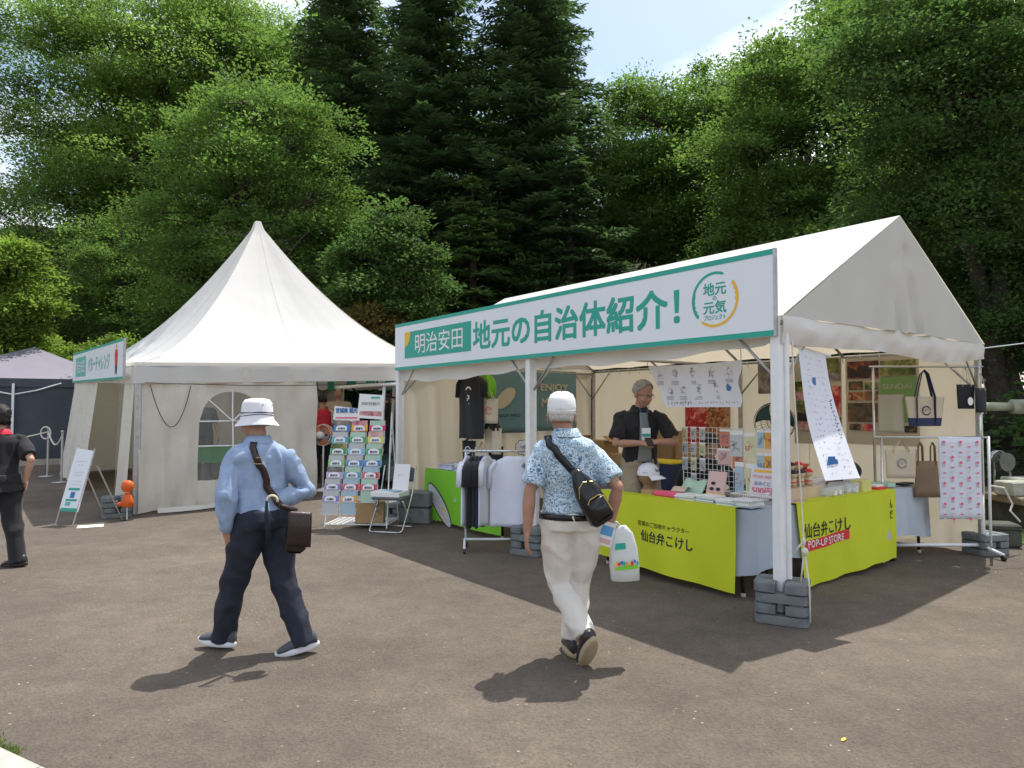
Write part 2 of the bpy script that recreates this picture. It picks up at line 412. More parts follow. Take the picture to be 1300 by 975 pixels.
def decid(name, base, lobes, nsp, per, R, leaf, m, label, cat='tree', group=None, bark=M_BARK, seed=1, trunk_r=.18, stems=1, shell=.45, droop=.25, twigs=60, spread=.5):
    """broad-leaved tree; lobes are (x,y,z,r) relative to base"""
    rng = np.random.default_rng(seed); rr = random.Random(seed)
    root = empty(name, base, 0, label, cat, group)
    P, D, idx = lobes_points(rng, lobes, nsp, shell)
    V = sprays(rng, P, D, per, R, leaf, droop)
    cr = bpy.data.objects.new('crown', mesh_leaves('crown', V, m)); COL.objects.link(cr); cr.parent = root
    tb = MB(); top = max(l[2] for l in lobes); cen = Vector([sum(l[k] for l in lobes) / len(lobes) for k in range(3)])
    forks = []
    for s in range(stems):
        o = Vector((rr.uniform(-1, 1), rr.uniform(-1, 1), 0)) * (spread if stems > 1 else 0)
        e = Vector((cen.x * .8 + o.x * 1.6, cen.y * .8 + o.y * 1.6, top * .78))
        path = limb_path(o * .5 + Vector((0, 0, -.3)), e, rr, 7, .06); n = len(path)
        tb.tube(path, [trunk_r * (1 - .8 * i / (n - 1)) * (1.25 if i == 0 else 1) for i in range(n)], 9)
        forks.append(path)
    for l in lobes:
        path = forks[rr.randrange(len(forks))]; c = Vector(l[:3])
        st = min(path[2:], key=lambda q: abs(q.z - (c.z - l[3] * .8)))
        lp = limb_path(st, c, rr, 5, .12); tb.tube(lp, [trunk_r * .5 * (1 - .75 * i / 5) for i in range(6)], 6)
        for k in range(max(3, twigs // len(lobes))):
            j = rng.integers(0, nsp); 
            cand = np.where(idx == lobes.index(l))[0]
            if len(cand) == 0: continue
            q = Vector(P[cand[rng.integers(0, len(cand))]]); s0 = lp[rr.randrange(2, 6)]
            tb.tube(limb_path(s0, q, rr, 3, .1), [.04, .03, .02, .008], 4)
    tb.build('trunk', bark, root, smooth=True)
    return root
def conifer(name, base, H, Rb, m, label, seed=1, z0=1.0, lean=0, dens=1.0, group=None, power=.8):
    rng = np.random.default_rng(seed); root = empty(name, base, 0, label, 'tree', group)
    Cs = []; As = []; Ns = []; Ls = []; tb = MB()
    tb.tube([(0, 0, -.4), (0, 0, H * .5), (0, 0, H * .98)], [.26, .15, .02], 8)
    z = z0
    while z < H * .985:
        fr = 1 - (z - z0) / (H - z0); Lmax = Rb * fr ** power + .25
        nb = int(rng.integers(5, 8))
        a0 = rng.uniform(0, 6.28)
        for k in range(nb):
            a = a0 + 6.283 * k / nb + rng.normal(0, .2); L = Lmax * rng.uniform(.62, 1.12); zz = z + rng.uniform(-.2, .2)
            ns = max(4, int(L / .13 * dens)); t = (np.arange(ns) + .7) / ns
            rad = L * t; h = zz + L * (.10 * t - .38 * t ** 2 + .20 * t ** 3) + .25 * fr * 0
            px = rad * np.cos(a); py = rad * np.sin(a)
            if k % 2 == 0 and L > .8: tb.tube([(0, 0, zz), (px[ns // 2], py[ns // 2], h[ns // 2]), (px[-1], py[-1], h[-1])], [.035, .022, .006], 4)
            d = np.array([cos(a), sin(a), 0]); s = np.array([-sin(a), cos(a), 0])
            wl_ = (.12 + .34 * L * (1 - t) ** .7 * np.minimum(1, t * 4)) 
            for sg in (-1, 1):
                for q in (.35, .8, 1.15):
                    tl = wl_ * q * rng.uniform(.7, 1.2, ns)
                    ax = d * .62 + s * sg * .8
                    c = np.stack([px, py, h], 1) + ax * tl[:, None] * .75 + rng.normal(0, .03, (ns, 3)); c[:, 2] -= tl * .16
                    Cs.append(c); As.append(nrm(ax + rng.normal(0, .22, (ns, 3)) + [0, 0, -.12])); Ns.append(nrm(np.array([0, 0, 1]) + rng.normal(0, .22, (ns, 3))))
                    Ls.append(np.clip(tl * 1.0, .2, .5))
            Cs.append(np.stack([px, py, h], 1)); As.append(np.tile(d, (ns, 1)) + rng.normal(0, .1, (ns, 3))); Ns.append(nrm(np.array([0, 0, 1]) + rng.normal(0, .3, (ns, 3)))); Ls.append(np.full(ns, .3))
        z += rng.uniform(.26, .42) * (.55 + .6 * fr)
    C = np.concatenate(Cs); A = nrm(np.concatenate(As)); Nn = np.concatenate(Ns); L = np.concatenate(Ls)
    V = leaves(C, A, Nn, L, np.full(len(L), .085))
    cr = bpy.data.objects.new('crown', mesh_leaves('crown', V, m)); COL.objects.link(cr); cr.parent = root
    tb.build('trunk', M_BARK, root, smooth=True)
    return root

def at(px, py, Y, pr=0):
    """a place at distance Y in the direction measured off the photograph (used only to lay out tree crowns)"""
    a = (px - 650) / 886.; b = (487.5 - py) / 886.; p = radians(2.04)
    r = Vector((a, cos(p) - b * sin(p), sin(p) + b * cos(p))); t = Y / r.y
    return Vector((0, 0, 1.55)) + r * t
def crown(pxl, Y, bx, dy=None):
    """(base, lobes) from (px, py, radius px, depth offset) circles at distance Y"""
    b = at(bx, 520, Y); zb = bank_h(b.x, b.y) if Y > 18.6 or b.x > 8 else gh(b.x, b.y); base = Vector((b.x, Y, zb))
    lob = []
    for q in pxl:
        dd = q[3] if len(q) > 3 else 0
        c = at(q[0], q[1], Y + dd); lob.append((c.x - base.x, c.y - base.y, c.z - base.z, q[2] / 886. * (Y + dd)))
    return base, lob

b, l = crown([(70, 60, 75), (150, 55, 80, 1), (40, 160, 70), (130, 150, 85), (215, 110, 70, 1), (60, 250, 70, 0), (150, 250, 85), (225, 200, 60, 1), (90, 340, 70, 1), (190, 330, 70), (20, 330, 50, 2), (270, 60, 60, 1.5)], 31, 175)
decid('broadleaf_tree', b, l, 2500, 60, 1.25, .135, ML['light'], 'tall spreading light green tree filling the far left of the skyline', seed=3, trunk_r=.28, stems=3, spread=.8, twigs=160)
b, l = crown([(300, 30, 55, 1), (345, 90, 60, 1), (405, 130, 40), (250, 20, 50, 1)], 33, 330)
decid('broadleaf_tree', b, l, 800, 52, 1.25, .14, ML['light'], 'tall yellowish green treetop behind the tree over the white peaked marquee', seed=4, trunk_r=.25, twigs=60)
b, l = crown([(320, 130, 55), (270, 190, 55), (370, 190, 60), (310, 240, 70, -.5), (395, 250, 50), (240, 270, 55), (350, 310, 70, -.5), (265, 340, 60), (425, 290, 35), (215, 350, 50), (330, 385, 60), (410, 340, 40)], 17.6, 327)
decid('broadleaf_tree', b, l, 1500, 60, .66, .088, ML['mid'], 'layered fresh green tree directly behind the peak of the white marquee', seed=5, trunk_r=.16, stems=3, bark=M_BARK2, twigs=150, spread=.45)
b, l = crown([(500, 290, 34), (470, 330, 42), (515, 350, 40), (450, 380, 40), (505, 400, 40)], 16, 490)
decid('small_tree', b, l, 480, 46, .55, .10, ML['deep'], 'low green understorey tree between the white marquee and the dark conifers', seed=6, trunk_r=.09, stems=2, twigs=50)
b, l = crown([(470, 405, 22), (490, 415, 16)], 15.4, 470)
decid('shrub', b, l, 90, 44, .38, .09, ML['russet'], 'russet tinted shrub just over the right slope of the peaked marquee roof', 'shrub', seed=7, trunk_r=.05, twigs=14)
b, l = crown([(15, 335, 34), (-10, 380, 40), (35, 385, 30), (5, 420, 34)], 18.8, 5)
decid('small_tree', b, l, 520, 46, .55, .11, ML['bright'], 'small bright yellow-green tree at the left edge above the grey canopy tent', seed=8, trunk_r=.08, stems=2, twigs=40)

# conifers
def cpos(px, Y): q = at(px, 520, Y); return Vector((q.x, Y, bank_h(q.x, Y)))
conifer('conifer_tree', cpos(672, 22.5), 18.0, 4.3, ML['conifer'], 'tallest dark conifer at the centre, its right edge against the open sky', seed=21)
conifer('conifer_tree', cpos(545, 23), 17.5, 4.2, ML['conifer'], 'dark conifer just left of the tallest one', seed=22)
conifer('conifer_tree', cpos(440, 24.5), 17.5, 3.9, ML['conifer'], 'dark conifer behind the fresh green tree of the marquee', seed=23)
conifer('conifer_tree', cpos(600, 19.5), 7.6, 2.6, ML['conifer2'], 'short lighter conifer standing in front of the dark conifers', seed=24)
conifer('conifer_tree', cpos(725, 20), 8.3, 2.6, ML['conifer'], 'short dark conifer below the right edge of the tallest conifer', seed=25)
conifer('conifer_tree', cpos(520, 19.2), 6.4, 2.3, ML['conifer'], 'short dark conifer above the left end of the long green-lettered sign', seed=26)

b, l = crown([(815, 150, 45), (865, 135, 45, 1), (800, 225, 50), (860, 215, 55), (915, 170, 50, 1), (830, 295, 50), (900, 270, 55), (780, 310, 40), (925, 110, 35, 2)], 24, 850)
decid('broadleaf_tree', b, l, 1500, 56, .9, .115, ML['mid'], 'rounded green tree on the bank right of the conifers', seed=9, trunk_r=.2, stems=2, twigs=90)
b, l = crown([(985, 105, 55), (1050, 88, 55, 1), (950, 190, 50), (1020, 160, 60), (975, 260, 55), (1045, 240, 60), (930, 330, 50), (1010, 320, 55), (1110, 40, 55, 1), (1080, 140, 55)], 20, 1000)
decid('broadleaf_tree', b, l, 1700, 56, .85, .105, ML['mid'], 'big green tree on the bank behind the gable tent', seed=10, trunk_r=.22, stems=2, twigs=110)
b, l = crown([(1120, 90, 60), (1180, 30, 75), (1150, 180, 60), (1230, 120, 75), (1290, 50, 80), (1200, 250, 60), (1280, 210, 70), (1130, 270, 45), (1240, 330, 60), (1320, 310, 70), (1290, 410, 60), (1350, 150, 80), (1370, 420, 70), (1210, 410, 40)], 13.5, 1290)
decid('broadleaf_tree', b, l, 2300, 56, .68, .085, ML['deep'], 'deep green tree with hanging boughs along the right edge of the picture', seed=11, trunk_r=.24, stems=2, twigs=160, droop=.5)

# back rows: shared meshes, each tree its own thing
protoA = conifer('conifer_tree', (-14, 38, bank_h(-14, 38)), 15, 4.2, ML['conifer'], 'dark conifer of the back row, furthest left', seed=31, dens=.6, group=None)
b0 = Vector((-20, 37, bank_h(-20, 37)))
lob = [(0, 0, 5, 3.0), (1.8, .8, 7.5, 2.6), (-1.7, -.5, 7.8, 2.6), (.3, .2, 10.2, 2.6), (-2.4, 1, 4.2, 2.4), (2.5, -1, 4.2, 2.4), (0, -1.5, 7, 2.3), (.8, 0, 12, 1.7), (0, -1.8, 2.2, 2.2)]
protoB = decid('broadleaf_tree', b0, lob, 900, 34, 1.1, .19, ML['mid'], 'green tree of the back row beyond the left edge', seed=32, trunk_r=.25, stems=2, twigs=60)
back = [(-34, 31, 1.0, 0), (-19, 37, 1.15, 1), (-12, 36, 1.0, 2), (-7, 30, 1.1, 3), (-1, 33, .9, 4), (5, 31, .7, 5), (10, 30, .78, .5), (15, 28, 1.0, 1.4), (20, 24, 1.1, 2.2), (24, 19, 1.0, 4), (19, 15, 1.0, 5.4), (-42, 27, 1., 1), (26, 12, 1.1, 2), (13.5, 21, .95, 3.3), (5.5, 24.5, .62, 2.5), (1.2, 21.8, .5, 1.1), (16.5, 17.5, 1, .3), (-3.2, 20.6, .5, 4.2), (9.3, 17.2, .62, 5.1), (-7.2, 24, .6, 2.2), (-14.5, 25.5, .52, 1.2), (-18.5, 26.5, .55, 3.2), (-11, 25, .5, 4.4)]
plc = ['in the left corner of the back row', 'behind the tall light green tree', 'between the light green tree and its neighbour', 'behind the left dark conifer', 'behind the middle dark conifer', 'beneath the patch of open sky', 'behind the rounded tree on the bank', 'at the top of the bank behind the big green tree', 'on the bank right of the big green tree', 'on the bank behind the right edge tree', 'beside the right edge tree', 'far beyond the left edge', 'far beyond the right edge', 'halfway up the bank on the right', 'low on the bank under the rounded tree', 'low and small under the tallest conifer', 'just behind the deep green right edge tree', 'low and small between the middle conifers', 'low on the bank directly behind the gable', 'low and small behind the marquee peak', 'low behind the middle of the hedge', 'low behind the left end of the hedge', 'low behind the right end of the hedge']
for (x, y, s, rz), pl in zip(back, plc):
    c = copy_tree(protoB, None, (x, y, bank_h(x, y)), rz, 'green background tree ' + pl); c.scale = (s, s, s)
for x, y, s, rz, pl in [(-4, 29, 1.05, 1, 'behind the two central dark conifers'), (1.5, 27.5, 1.0, 2, 'behind the tallest conifer'), (-8, 29, 1.0, 3, 'left of the central dark conifers')]:
    c = copy_tree(protoA, None, (x, y, bank_h(x, y)), rz, 'dark background conifer ' + pl); c.scale = (s, s, s)

# undergrowth on the bank: a mass nobody could count
def undergrowth():
    rng = np.random.default_rng(77); n = 3000
    x = rng.uniform(-22, 22, n); y = 18.9 + rng.uniform(0, 1, n) ** 1.4 * 12
    m2 = rng.uniform(0, 1, n) < .16; x = np.where(m2, rng.uniform(8.5, 17, n), x); y = np.where(m2, rng.uniform(11.5, 19, n), y)
    z = np.array([bank_h(a, b) if b > 18.6 else gh(a, b) for a, b in zip(x, y)]) + rng.uniform(.1, 1.0, n) ** 1.3 * 1.9
    P = np.stack([x, y, z], 1); D = nrm(np.stack([rng.normal(0, 1, n), rng.normal(-.6, 1, n), rng.normal(.1, .3, n)], 1))
    V = sprays(rng, P, D, 34, .75, .15, .3)
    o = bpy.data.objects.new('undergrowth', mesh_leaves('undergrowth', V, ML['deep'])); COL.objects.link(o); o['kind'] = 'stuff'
    tag(o, 'dense dark undergrowth covering the wooded bank under the trees', 'undergrowth')
undergrowth()
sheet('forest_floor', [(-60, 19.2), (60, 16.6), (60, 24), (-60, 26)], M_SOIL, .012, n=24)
def hedge():
    rng = np.random.default_rng(5); n = 1500
    a = np.array([-22.5, 19.2]); b = np.array([-9.6, 21.4]); t = rng.uniform(0, 1, n); w = rng.uniform(-.55, .55, n)
    d = nrm(b - a); nn = np.array([-d[1], d[0]]); xy = a + (b - a) * t[:, None] + nn * w[:, None]
    h = rng.uniform(.15, 1, n) ** .5 * 3.05 + .15 * np.sin(t * 40)
    z = np.array([gh(p[0], p[1]) for p in xy]) + h
    P = np.stack([xy[:, 0], xy[:, 1], z], 1); D = nrm(rng.normal(0, 1, (n, 3)) * [1, 1, .3] + [.3, -.6, 0.2])
    V = sprays(rng, P, D, 46, .36, .09, .2, .3)
    root = empty('hedge', (-16, 20.3, gh(0, 20.3)), 0, 'bright green clipped hedge running behind the grey canopy tent', 'hedge')
    V = V - np.array(root.location)
    o = bpy.data.objects.new('foliage', mesh_leaves('foliage', V, ML['bright'])); COL.objects.link(o); o.parent = root
    tb = MB()
    for i in range(22):
        p = a + (b - a) * (i + .5) / 22 - np.array([-16, 20.3]); tb.tube([(p[0], p[1], -.1), (p[0] + .1, p[1], 2.4)], [.035, .015], 5)
    tb.build('stem', M_BARK, root)
hedge()

# ------------------------------------------------------------------ shared materials
def canvas(name, col, tcol, trans, bump=.004):
    m = mat(name, col, .62, trans=trans, var=.05, vscale=1.6, bump=bump, bscale=7, spec=.25)
    for n in m.node_tree.nodes:
        if n.type == 'BSDF_TRANSLUCENT':
            for l in list(n.inputs['Color'].links): m.node_tree.links.remove(l)
            n.inputs['Color'].default_value = (*tcol, 1)
    return m
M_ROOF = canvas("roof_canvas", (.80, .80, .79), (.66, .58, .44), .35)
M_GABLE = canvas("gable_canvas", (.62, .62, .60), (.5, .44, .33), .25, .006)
M_WALL = canvas("cream_canvas", (.74, .69, .58), (.74, .67, .53), .38, .008)
M_PAGW = canvas("marquee_canvas", (.74, .71, .64), (.60, .54, .40), .25, .02)
M_PWHITE = mat("white_painted_metal", (.78, .79, .80), .4, var=.04, vscale=12)
M_GALV = mat("galvanised_pipe", (.42, .42, .42), .42, metal=.75, var=.15, vscale=14)
M_STEEL = mat("chromed_tube", (.62, .63, .65), .25, metal=.9)
M_TEAL = mat("teal_print", (.022, .36, .28), .5)
M_WPRINT = mat("white_print", (.80, .81, .82), .5)
M_BOARD = mat("white_board", (.76, .79, .83), .45, var=.02, vscale=2)
M_YEL = mat("yellow_print", (.80, .48, .04), .5)
M_BLACK = mat("black_print", (.02, .02, .022), .6)
M_RED = mat("red_print", (.62, .03, .04), .6)
M_PINK = mat("pink_print", (.75, .13, .22), .6)
M_NAVY = mat("navy_print", (.018, .028, .085), .6)
M_BLUE = mat("blue_print", (.04, .17, .42), .6)
M_GREYP = mat("grey_print", (.22, .23, .27), .6)
M_PAPER = mat("white_paper", (.80, .80, .80), .7)
M_WEIGHT = mat("grey_plastic_weight", (.155, .175, .18), .6, var=.25, vscale=11, bump=.003, bscale=30, coords='Object')
M_CARD = mat("cardboard", (.40, .26, .13), .85, var=.12, vscale=5)
M_CARD2 = mat("cardboard_dark", (.26, .16, .08), .85, var=.15, vscale=5)
M_BLK = mat("black_cloth", (.016, .017, .02), .85, sheen=.15)
M_WCLOTH = mat("white_cloth", (.74, .77, .86), .85, trans=.15)
M_GREYCL = mat("grey_tablecloth", (.46, .51, .58), .8, var=.06, vscale=3, bump=.004, bscale=14, trans=.1)
M_YG = mat("yellow_green_banner", (.62, .68, .02), .6, var=.04, vscale=2, bump=.003, bscale=9, trans=.12)
M_LIME = mat("lime_banner", (.22, .60, .03), .6, var=.04, vscale=2, bump=.003, bscale=9, trans=.1)
M_ROPE = mat("white_rope", (.66, .63, .56), .9, bump=.003, bscale=90)
M_DARKT = mat("dark_table_steel", (.035, .03, .028), .45, metal=.3)
M_PLAST = mat("clear_plastic", (.75, .78, .80), .15, alpha=.35)
M_CREAM = mat("cream_cotton", (.58, .50, .38), .9, var=.05)
M_BROWNC = mat("brown_cotton", (.22, .15, .10), .9, var=.08)
M_TRANSWIN = mat("clear_vinyl", (.55, .56, .54), .12, alpha=.22, spec=.6)

# ------------------------------------------------------------------ gable tent of the stall
W, D, ZE, ZR = 5.94, 3.8, 2.24, 3.31
tent = empty('event_tent', T(0, 0), TA, 'white gable-roofed event tent over the souvenir stall with open front', 'tent')
def slope(front):
    mb = MB(); v0 = 0 if front else D
    def f(a, b):
        u = .045 - (W + .09) * a; v = v0 + (D / 2 - v0) * b
        sag = -.022 * abs(sin(pi * a * 4)) * sin(pi * b) + .006 * sin(a * 57 + 3 * b) * (1 - b)
        return (u, v - (.03 if front else -.03) * (1 - b), ZE + (ZR - ZE) * b + sag)
    mb.grid(f, 64, 14); return mb
def seam(pts, r=.0022): k = MB(); k.tube(pts, r, 4); k.build('seam', M_ROOF, tent)
for a_ in (.25, .5, .75):
    seam([(.045 - (W + .09) * a_, D / 2 * b - .03 * (1 - b), ZE + (ZR - ZE) * b + .004 + .006 * sin(a_ * 57 + 3 * b) * (1 - b)) for b in np.linspace(0, 1, 9)])
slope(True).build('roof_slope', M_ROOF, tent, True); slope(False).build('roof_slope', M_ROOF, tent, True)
def gable(u0, sg):
    mb = MB(); n = 44
    def f(a, b):
        v = D * a; top = ZE + (ZR - ZE) * (1 - abs(a - .5) * 2); z = ZE + (top - ZE) * b
        ang = atan2(v - D / 2, ZR - z + .05)
        wr = (.060 * sin(ang * 21) + .040 * sin(ang * 43 + 1)) * math.exp(-((ang - .08) / .36) ** 2) * (1 - b * .6) * min(1, (top - z) * 6 + .1)
        return (u0 + sg * (.012 + wr + .02 * sin(pi * a) * (1 - b)), v, z)
    mb.grid(f, n, 16); return mb
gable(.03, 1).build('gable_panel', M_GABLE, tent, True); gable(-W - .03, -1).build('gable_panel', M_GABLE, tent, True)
def valance(u0, sg):
    mb = MB()
    def f(a, b):
        v = -.02 + (D + .04) * a; t = b * pi
        droop = .21 + .035 * sin(a * 9 + 1) - .03 * cos(a * 2 * pi)
        bulge = (.022 + .016 * sin(a * 12 + .5) + .01 * abs(cos(a * pi)) ** 2) * min(1, .35 + 9 * min(a, 1 - a)) * sin(t * .95)
        wr = (.008 * sin(a * 70 + b * 5) + .014 * sin(a * 31 - 3 * b)) * b
        return (u0 + sg * (bulge + wr + .004), v, ZE + .005 - droop * b + .012 * sin(a * 30) * (1 - b))
    mb.grid(f, 90, 12); return mb
valance(.035, 1).build('valance', M_ROOF, tent, True); valance(-W - .035, -1).build('valance', M_ROOF, tent, True)
mb = MB()
def f(a, b):
    u = -W * a; sc = abs(sin(pi * a * 2)); dr = .19 + .10 * a + .05 * sc + .012 * sin(a * 45)
    return (u, .03 + .05 * sin(pi * b) * (.6 + .4 * sin(a * 31)), ZE - dr * b * (1 if a > .02 else .9))
mb.grid(f, 80, 6); mb.build('front_valance', M_ROOF, tent, True)
# walls: laced canvas panels with soft folds
def wall(fn, hem=.03, top=2.2, n=40, amp=.02, ph=0):
    mb = MB()
    def f(a, b):
        p = fn(a); z = hem + (top - hem) * b
        k = amp * (sin(a * 37 + ph + 2 * b) + .6 * sin(a * 71 + b * 5)) * (1 - .7 * b) * (.4 + .6 * abs(sin(a * 5 + ph)))
        return (p[0] + p[2] * k, p[1] + p[3] * k, z + .02 * sin(a * 21 + ph) * (1 - b))
    mb.grid(f, n, 14); return mb
for k in range(3):
    a0, a1 = -W * k / 3, -W * (k + 1) / 3
    wall(lambda a, a0=a0, a1=a1: (a0 + (a1 - a0) * a, D + .05 + .01 * (k % 2), 0, 1), ph=k * 1.3).build('back_wall', M_WALL, tent, True)
for k in range(2):
    wall(lambda a, k=k: (-W - .05 - .01 * k, D * (k + a) / 2, 1, 0), ph=k * 2.3 + .5).build('side_wall', M_WALL, tent, True)
# posts, eave beams, rafters, ridge, corner struts
for u in (0, -W / 2, -W):
    for v in (0, D):
        g = gh(*(T(u, v).xy)); mb = MB(); w = .074 if v == 0 else .05
        mb.box((u - (.02 if u == 0 else 0), v, (g + ZE - .03) / 2 + .02), (w, w, ZE - .03 - g), bev=.008)
        if v == 0: mb.tube([(u + .028, v + .045, g + .30), (u + .028, v + .045, ZE - .1)], .020, 8)
        mb.build('post', M_PWHITE if v == 0 else M_GALV, tent)
for v in (0.0, D): mb = MB(); mb.tube([(.02, v + .0, ZE - .05), (-W, v, ZE - .05)], .021, 8); mb.build('eave_beam', M_GALV, tent, True)
for u in (-.04, -W / 2, -W + .02): mb = MB(); mb.tube([(u, 0, ZE - .09), (u, D, ZE - .09)], .019, 8); mb.build('cross_beam', M_GALV, tent, True)
mb = MB(); mb.tube([(0, D / 2, ZR - .05), (-W, D / 2, ZR - .05)], .021, 8); mb.build('ridge_beam', M_GALV, tent, True)
for u in (-.04, -W * .25, -W / 2, -W * .75, -W + .04):
    for s in (0, D): mb = MB(); mb.tube([(u, s, ZE - .05), (u, D / 2, ZR - .06)], .017, 8); mb.build('rafter', M_GALV, tent, True)
for v in (.95, 2.85): mb = MB(); mb.tube([(-.02, v, ZE + .48), (-W, v, ZE + .48)], .013, 6); mb.build('purlin', M_GALV, tent, True)
for u in (0, -W / 2, -W):
    for v in (0, D):
        for du, dv in ((.42, 0), (-.42, 0), (0, .42 if v == 0 else -.42)):
            if (u == 0 and du > 0) or (u == -W and du < 0): continue
            mb = MB(); mb.tube([(u, v + (.03 if v == 0 else -.03), ZE - .52), (u + du, v + dv + (.03 if v == 0 else -.03), ZE - .08)], .012, 6); mb.build('strut', M_GALV, tent, True)
for k in range(26):   # lacing loops along the back eave
    mb = MB(); u = -.15 - k * .225; mb.tube([(u, D - .01, ZE - .02), (u + .02, D - .03, ZE - .08), (u, D + .03, ZE - .12)], .005, 4); mb.build('lacing_loop', M_ROPE, tent)

# ------------------------------------------------------------------ long sign along the eave
sign = empty('signboard', T(0, -.055, 2.09), TA, 'long white signboard with large green lettering on the eave of the gable tent', 'sign')
SH = .65
mb = MB(); mb.box((-W / 2, .0, SH / 2), (W, .03, SH)); mb.build('panel', M_BOARD, sign)
mb = MB(); mb.box((.008, 0, SH / 2), (.016, .036, SH + .004)); mb.build('edge_trim', M_GALV, sign)
mb = MB(); mb.box((-W / 2, -.001, SH - .022), (W - .001, .034, .042)); mb.build('green_border', M_TEAL, sign)
mb = MB(); mb.box((-W / 2, -.001, .022), (W - .001, .034, .042)); mb.build('green_border', M_TEAL, sign)
XA, YA = (1, 0, 0), (0, 0, 1)                                # reading direction and up, on faces looking towards -y
mb = MB(); mb.box((-4.83, -.0165, .335), (1.64, .006, .36)); mb.build('green_plate', M_TEAL, sign)
mb = MB(); pts = [(0, 0), (.16, 0)] + [(.16 * cos(t) ** 1, -.2 * sin(t)) for t in np.linspace(.15, pi / 2, 8)]
flat(mb, pts, XA, YA, (-5.65, -.0195, .515), .001); mb.build('yellow_corner', M_YEL, sign)
mb = MB(); lettering(mb, "明治安田", (-4.77, -.0195, .335), XA, YA, 1.17, .265, .004, lift=.0012); mb.build('company_lettering', M_WPRINT, sign)
mb = MB(); lettering(mb, "地元の自治体紹介！", (-2.42, -.015, .325), XA, YA, 3.10, .345, .019, lift=.0012); mb.build('headline_lettering', M_TEAL, sign)
def arc(mb, c, r, w, a0, a1, n=28, lift=.002, bumps=None):
    P = []; Q = []
    for i in range(n + 1):
        t = a0 + (a1 - a0) * i / n; e = min(1, min(i, n - i) / 1.5 + .35); ww = w * e
        b = (.012 * abs(sin(i * 1.7)) if bumps and bumps[0] < i / n < bumps[1] else 0)
        P.append(((r + ww / 2) * cos(t), (r + ww / 2) * sin(t))); Q.append(((r - ww / 2 - b) * cos(t), (r - ww / 2 - b) * sin(t)))
    c = Vector(c); vs = [c + Vector((p[0], -lift, p[1])) for p in P + Q]; m = n + 1
    mb.add(vs, [(i, i + 1, m + i + 1, m + i) for i in range(n)])
LC = (-.52, -.015, .335)
mb = MB(); arc(mb, LC, .212, .022, radians(65), radians(222), bumps=(.62, .97)); mb.build('logo_green_arc', M_TEAL, sign)
mb = MB(); arc(mb, LC, .212, .022, radians(-128), radians(38), bumps=(.72, .97)); mb.build('logo_yellow_arc', M_YEL, sign)
mb = MB(); lettering(mb, "地元", (-.52, -.015, .42), XA, YA, .22, .105, .016, lift=.0012)
lettering(mb, "の", (-.52, -.015, .345), XA, YA, .04, .032, .01, lift=.0012)
lettering(mb, "元気", (-.52, -.015, .272), XA, YA, .22, .105, .016, lift=.0012)
lettering(mb, "プロジェクト", (-.52, -.015, .192), XA, YA, .21, .042, .012, lift=.0012)
mb.build('logo_lettering', M_TEAL, sign)

# ------------------------------------------------------------------ stackable weights at the posts
def weight_mesh():
    mb = MB(); a, b, r = .185, .15, .055; P = []
    for cx, cy, t0 in ((a - r, -b + r, -90), (a - r, b - r, 0), (-a + r, b - r, 90), (-a + r, -b + r, 180)):
        for k in range(5): t = radians(t0 + 22.5 * k); P.append((cx + r * cos(t), cy + r * sin(t)))
    P += [(-.035, -b), (-.035, -.0), (.035, -.0), (.035, -b)]
    mb.prism(P, .062, .004)
    P2 = [(x * .97, y * .97) for x, y in P[:-4]]
    for sx in (-1, 1):
        mb.box((sx * .105, -.085, .0675), (.095, .075, .012), bev=.004); mb.box((sx * .105, .07, .0675), (.11, .10, .012), bev=.004)
    return mb.mesh('weight_block', M_WEIGHT)
WM = weight_mesh()
def weights(x, y, rz, n, where):
    z0 = gh(x, y)
    for k in range(n):
        o = bpy.data.objects.new('weight_block', WM); COL.objects.link(o)
        place(o, (x + random.uniform(-.006, .006), y + random.uniform(-.006, .006), z0 + k * .0752), rz + (pi if k % 2 == 0 else 0) + random.uniform(-.03, .03))
        nm = {0: 'bottom', n - 1: 'topmost'}.get(k, ['', 'second', 'third', 'fourth'][k])
        tag(o, '%s grey ballast block %s' % (nm, where), 'weight', 'ballast blocks stacked at the tent posts')
random.seed(4)
p = T(.0, .0); weights(p.x, p.y - .0, TA + .45, 4, 'at the near corner post beside the yellow-green banner')
p = T(-W / 2, .0); weights(p.x, p.y, TA + .35, 4, 'at the middle front post behind the capped man')
p = T(-W, .0); weights(p.x, p.y, TA + .3, 3, 'behind the folding chair')
p = T(.05, D + .12); weights(p.x - .06, p.y + .05, TA + 1.2, 3, 'at the far right post under the clothes rail')
weights(-5.62, 9.98, TA + pi / 2, 4, 'at the marquee corner next to the orange bag')

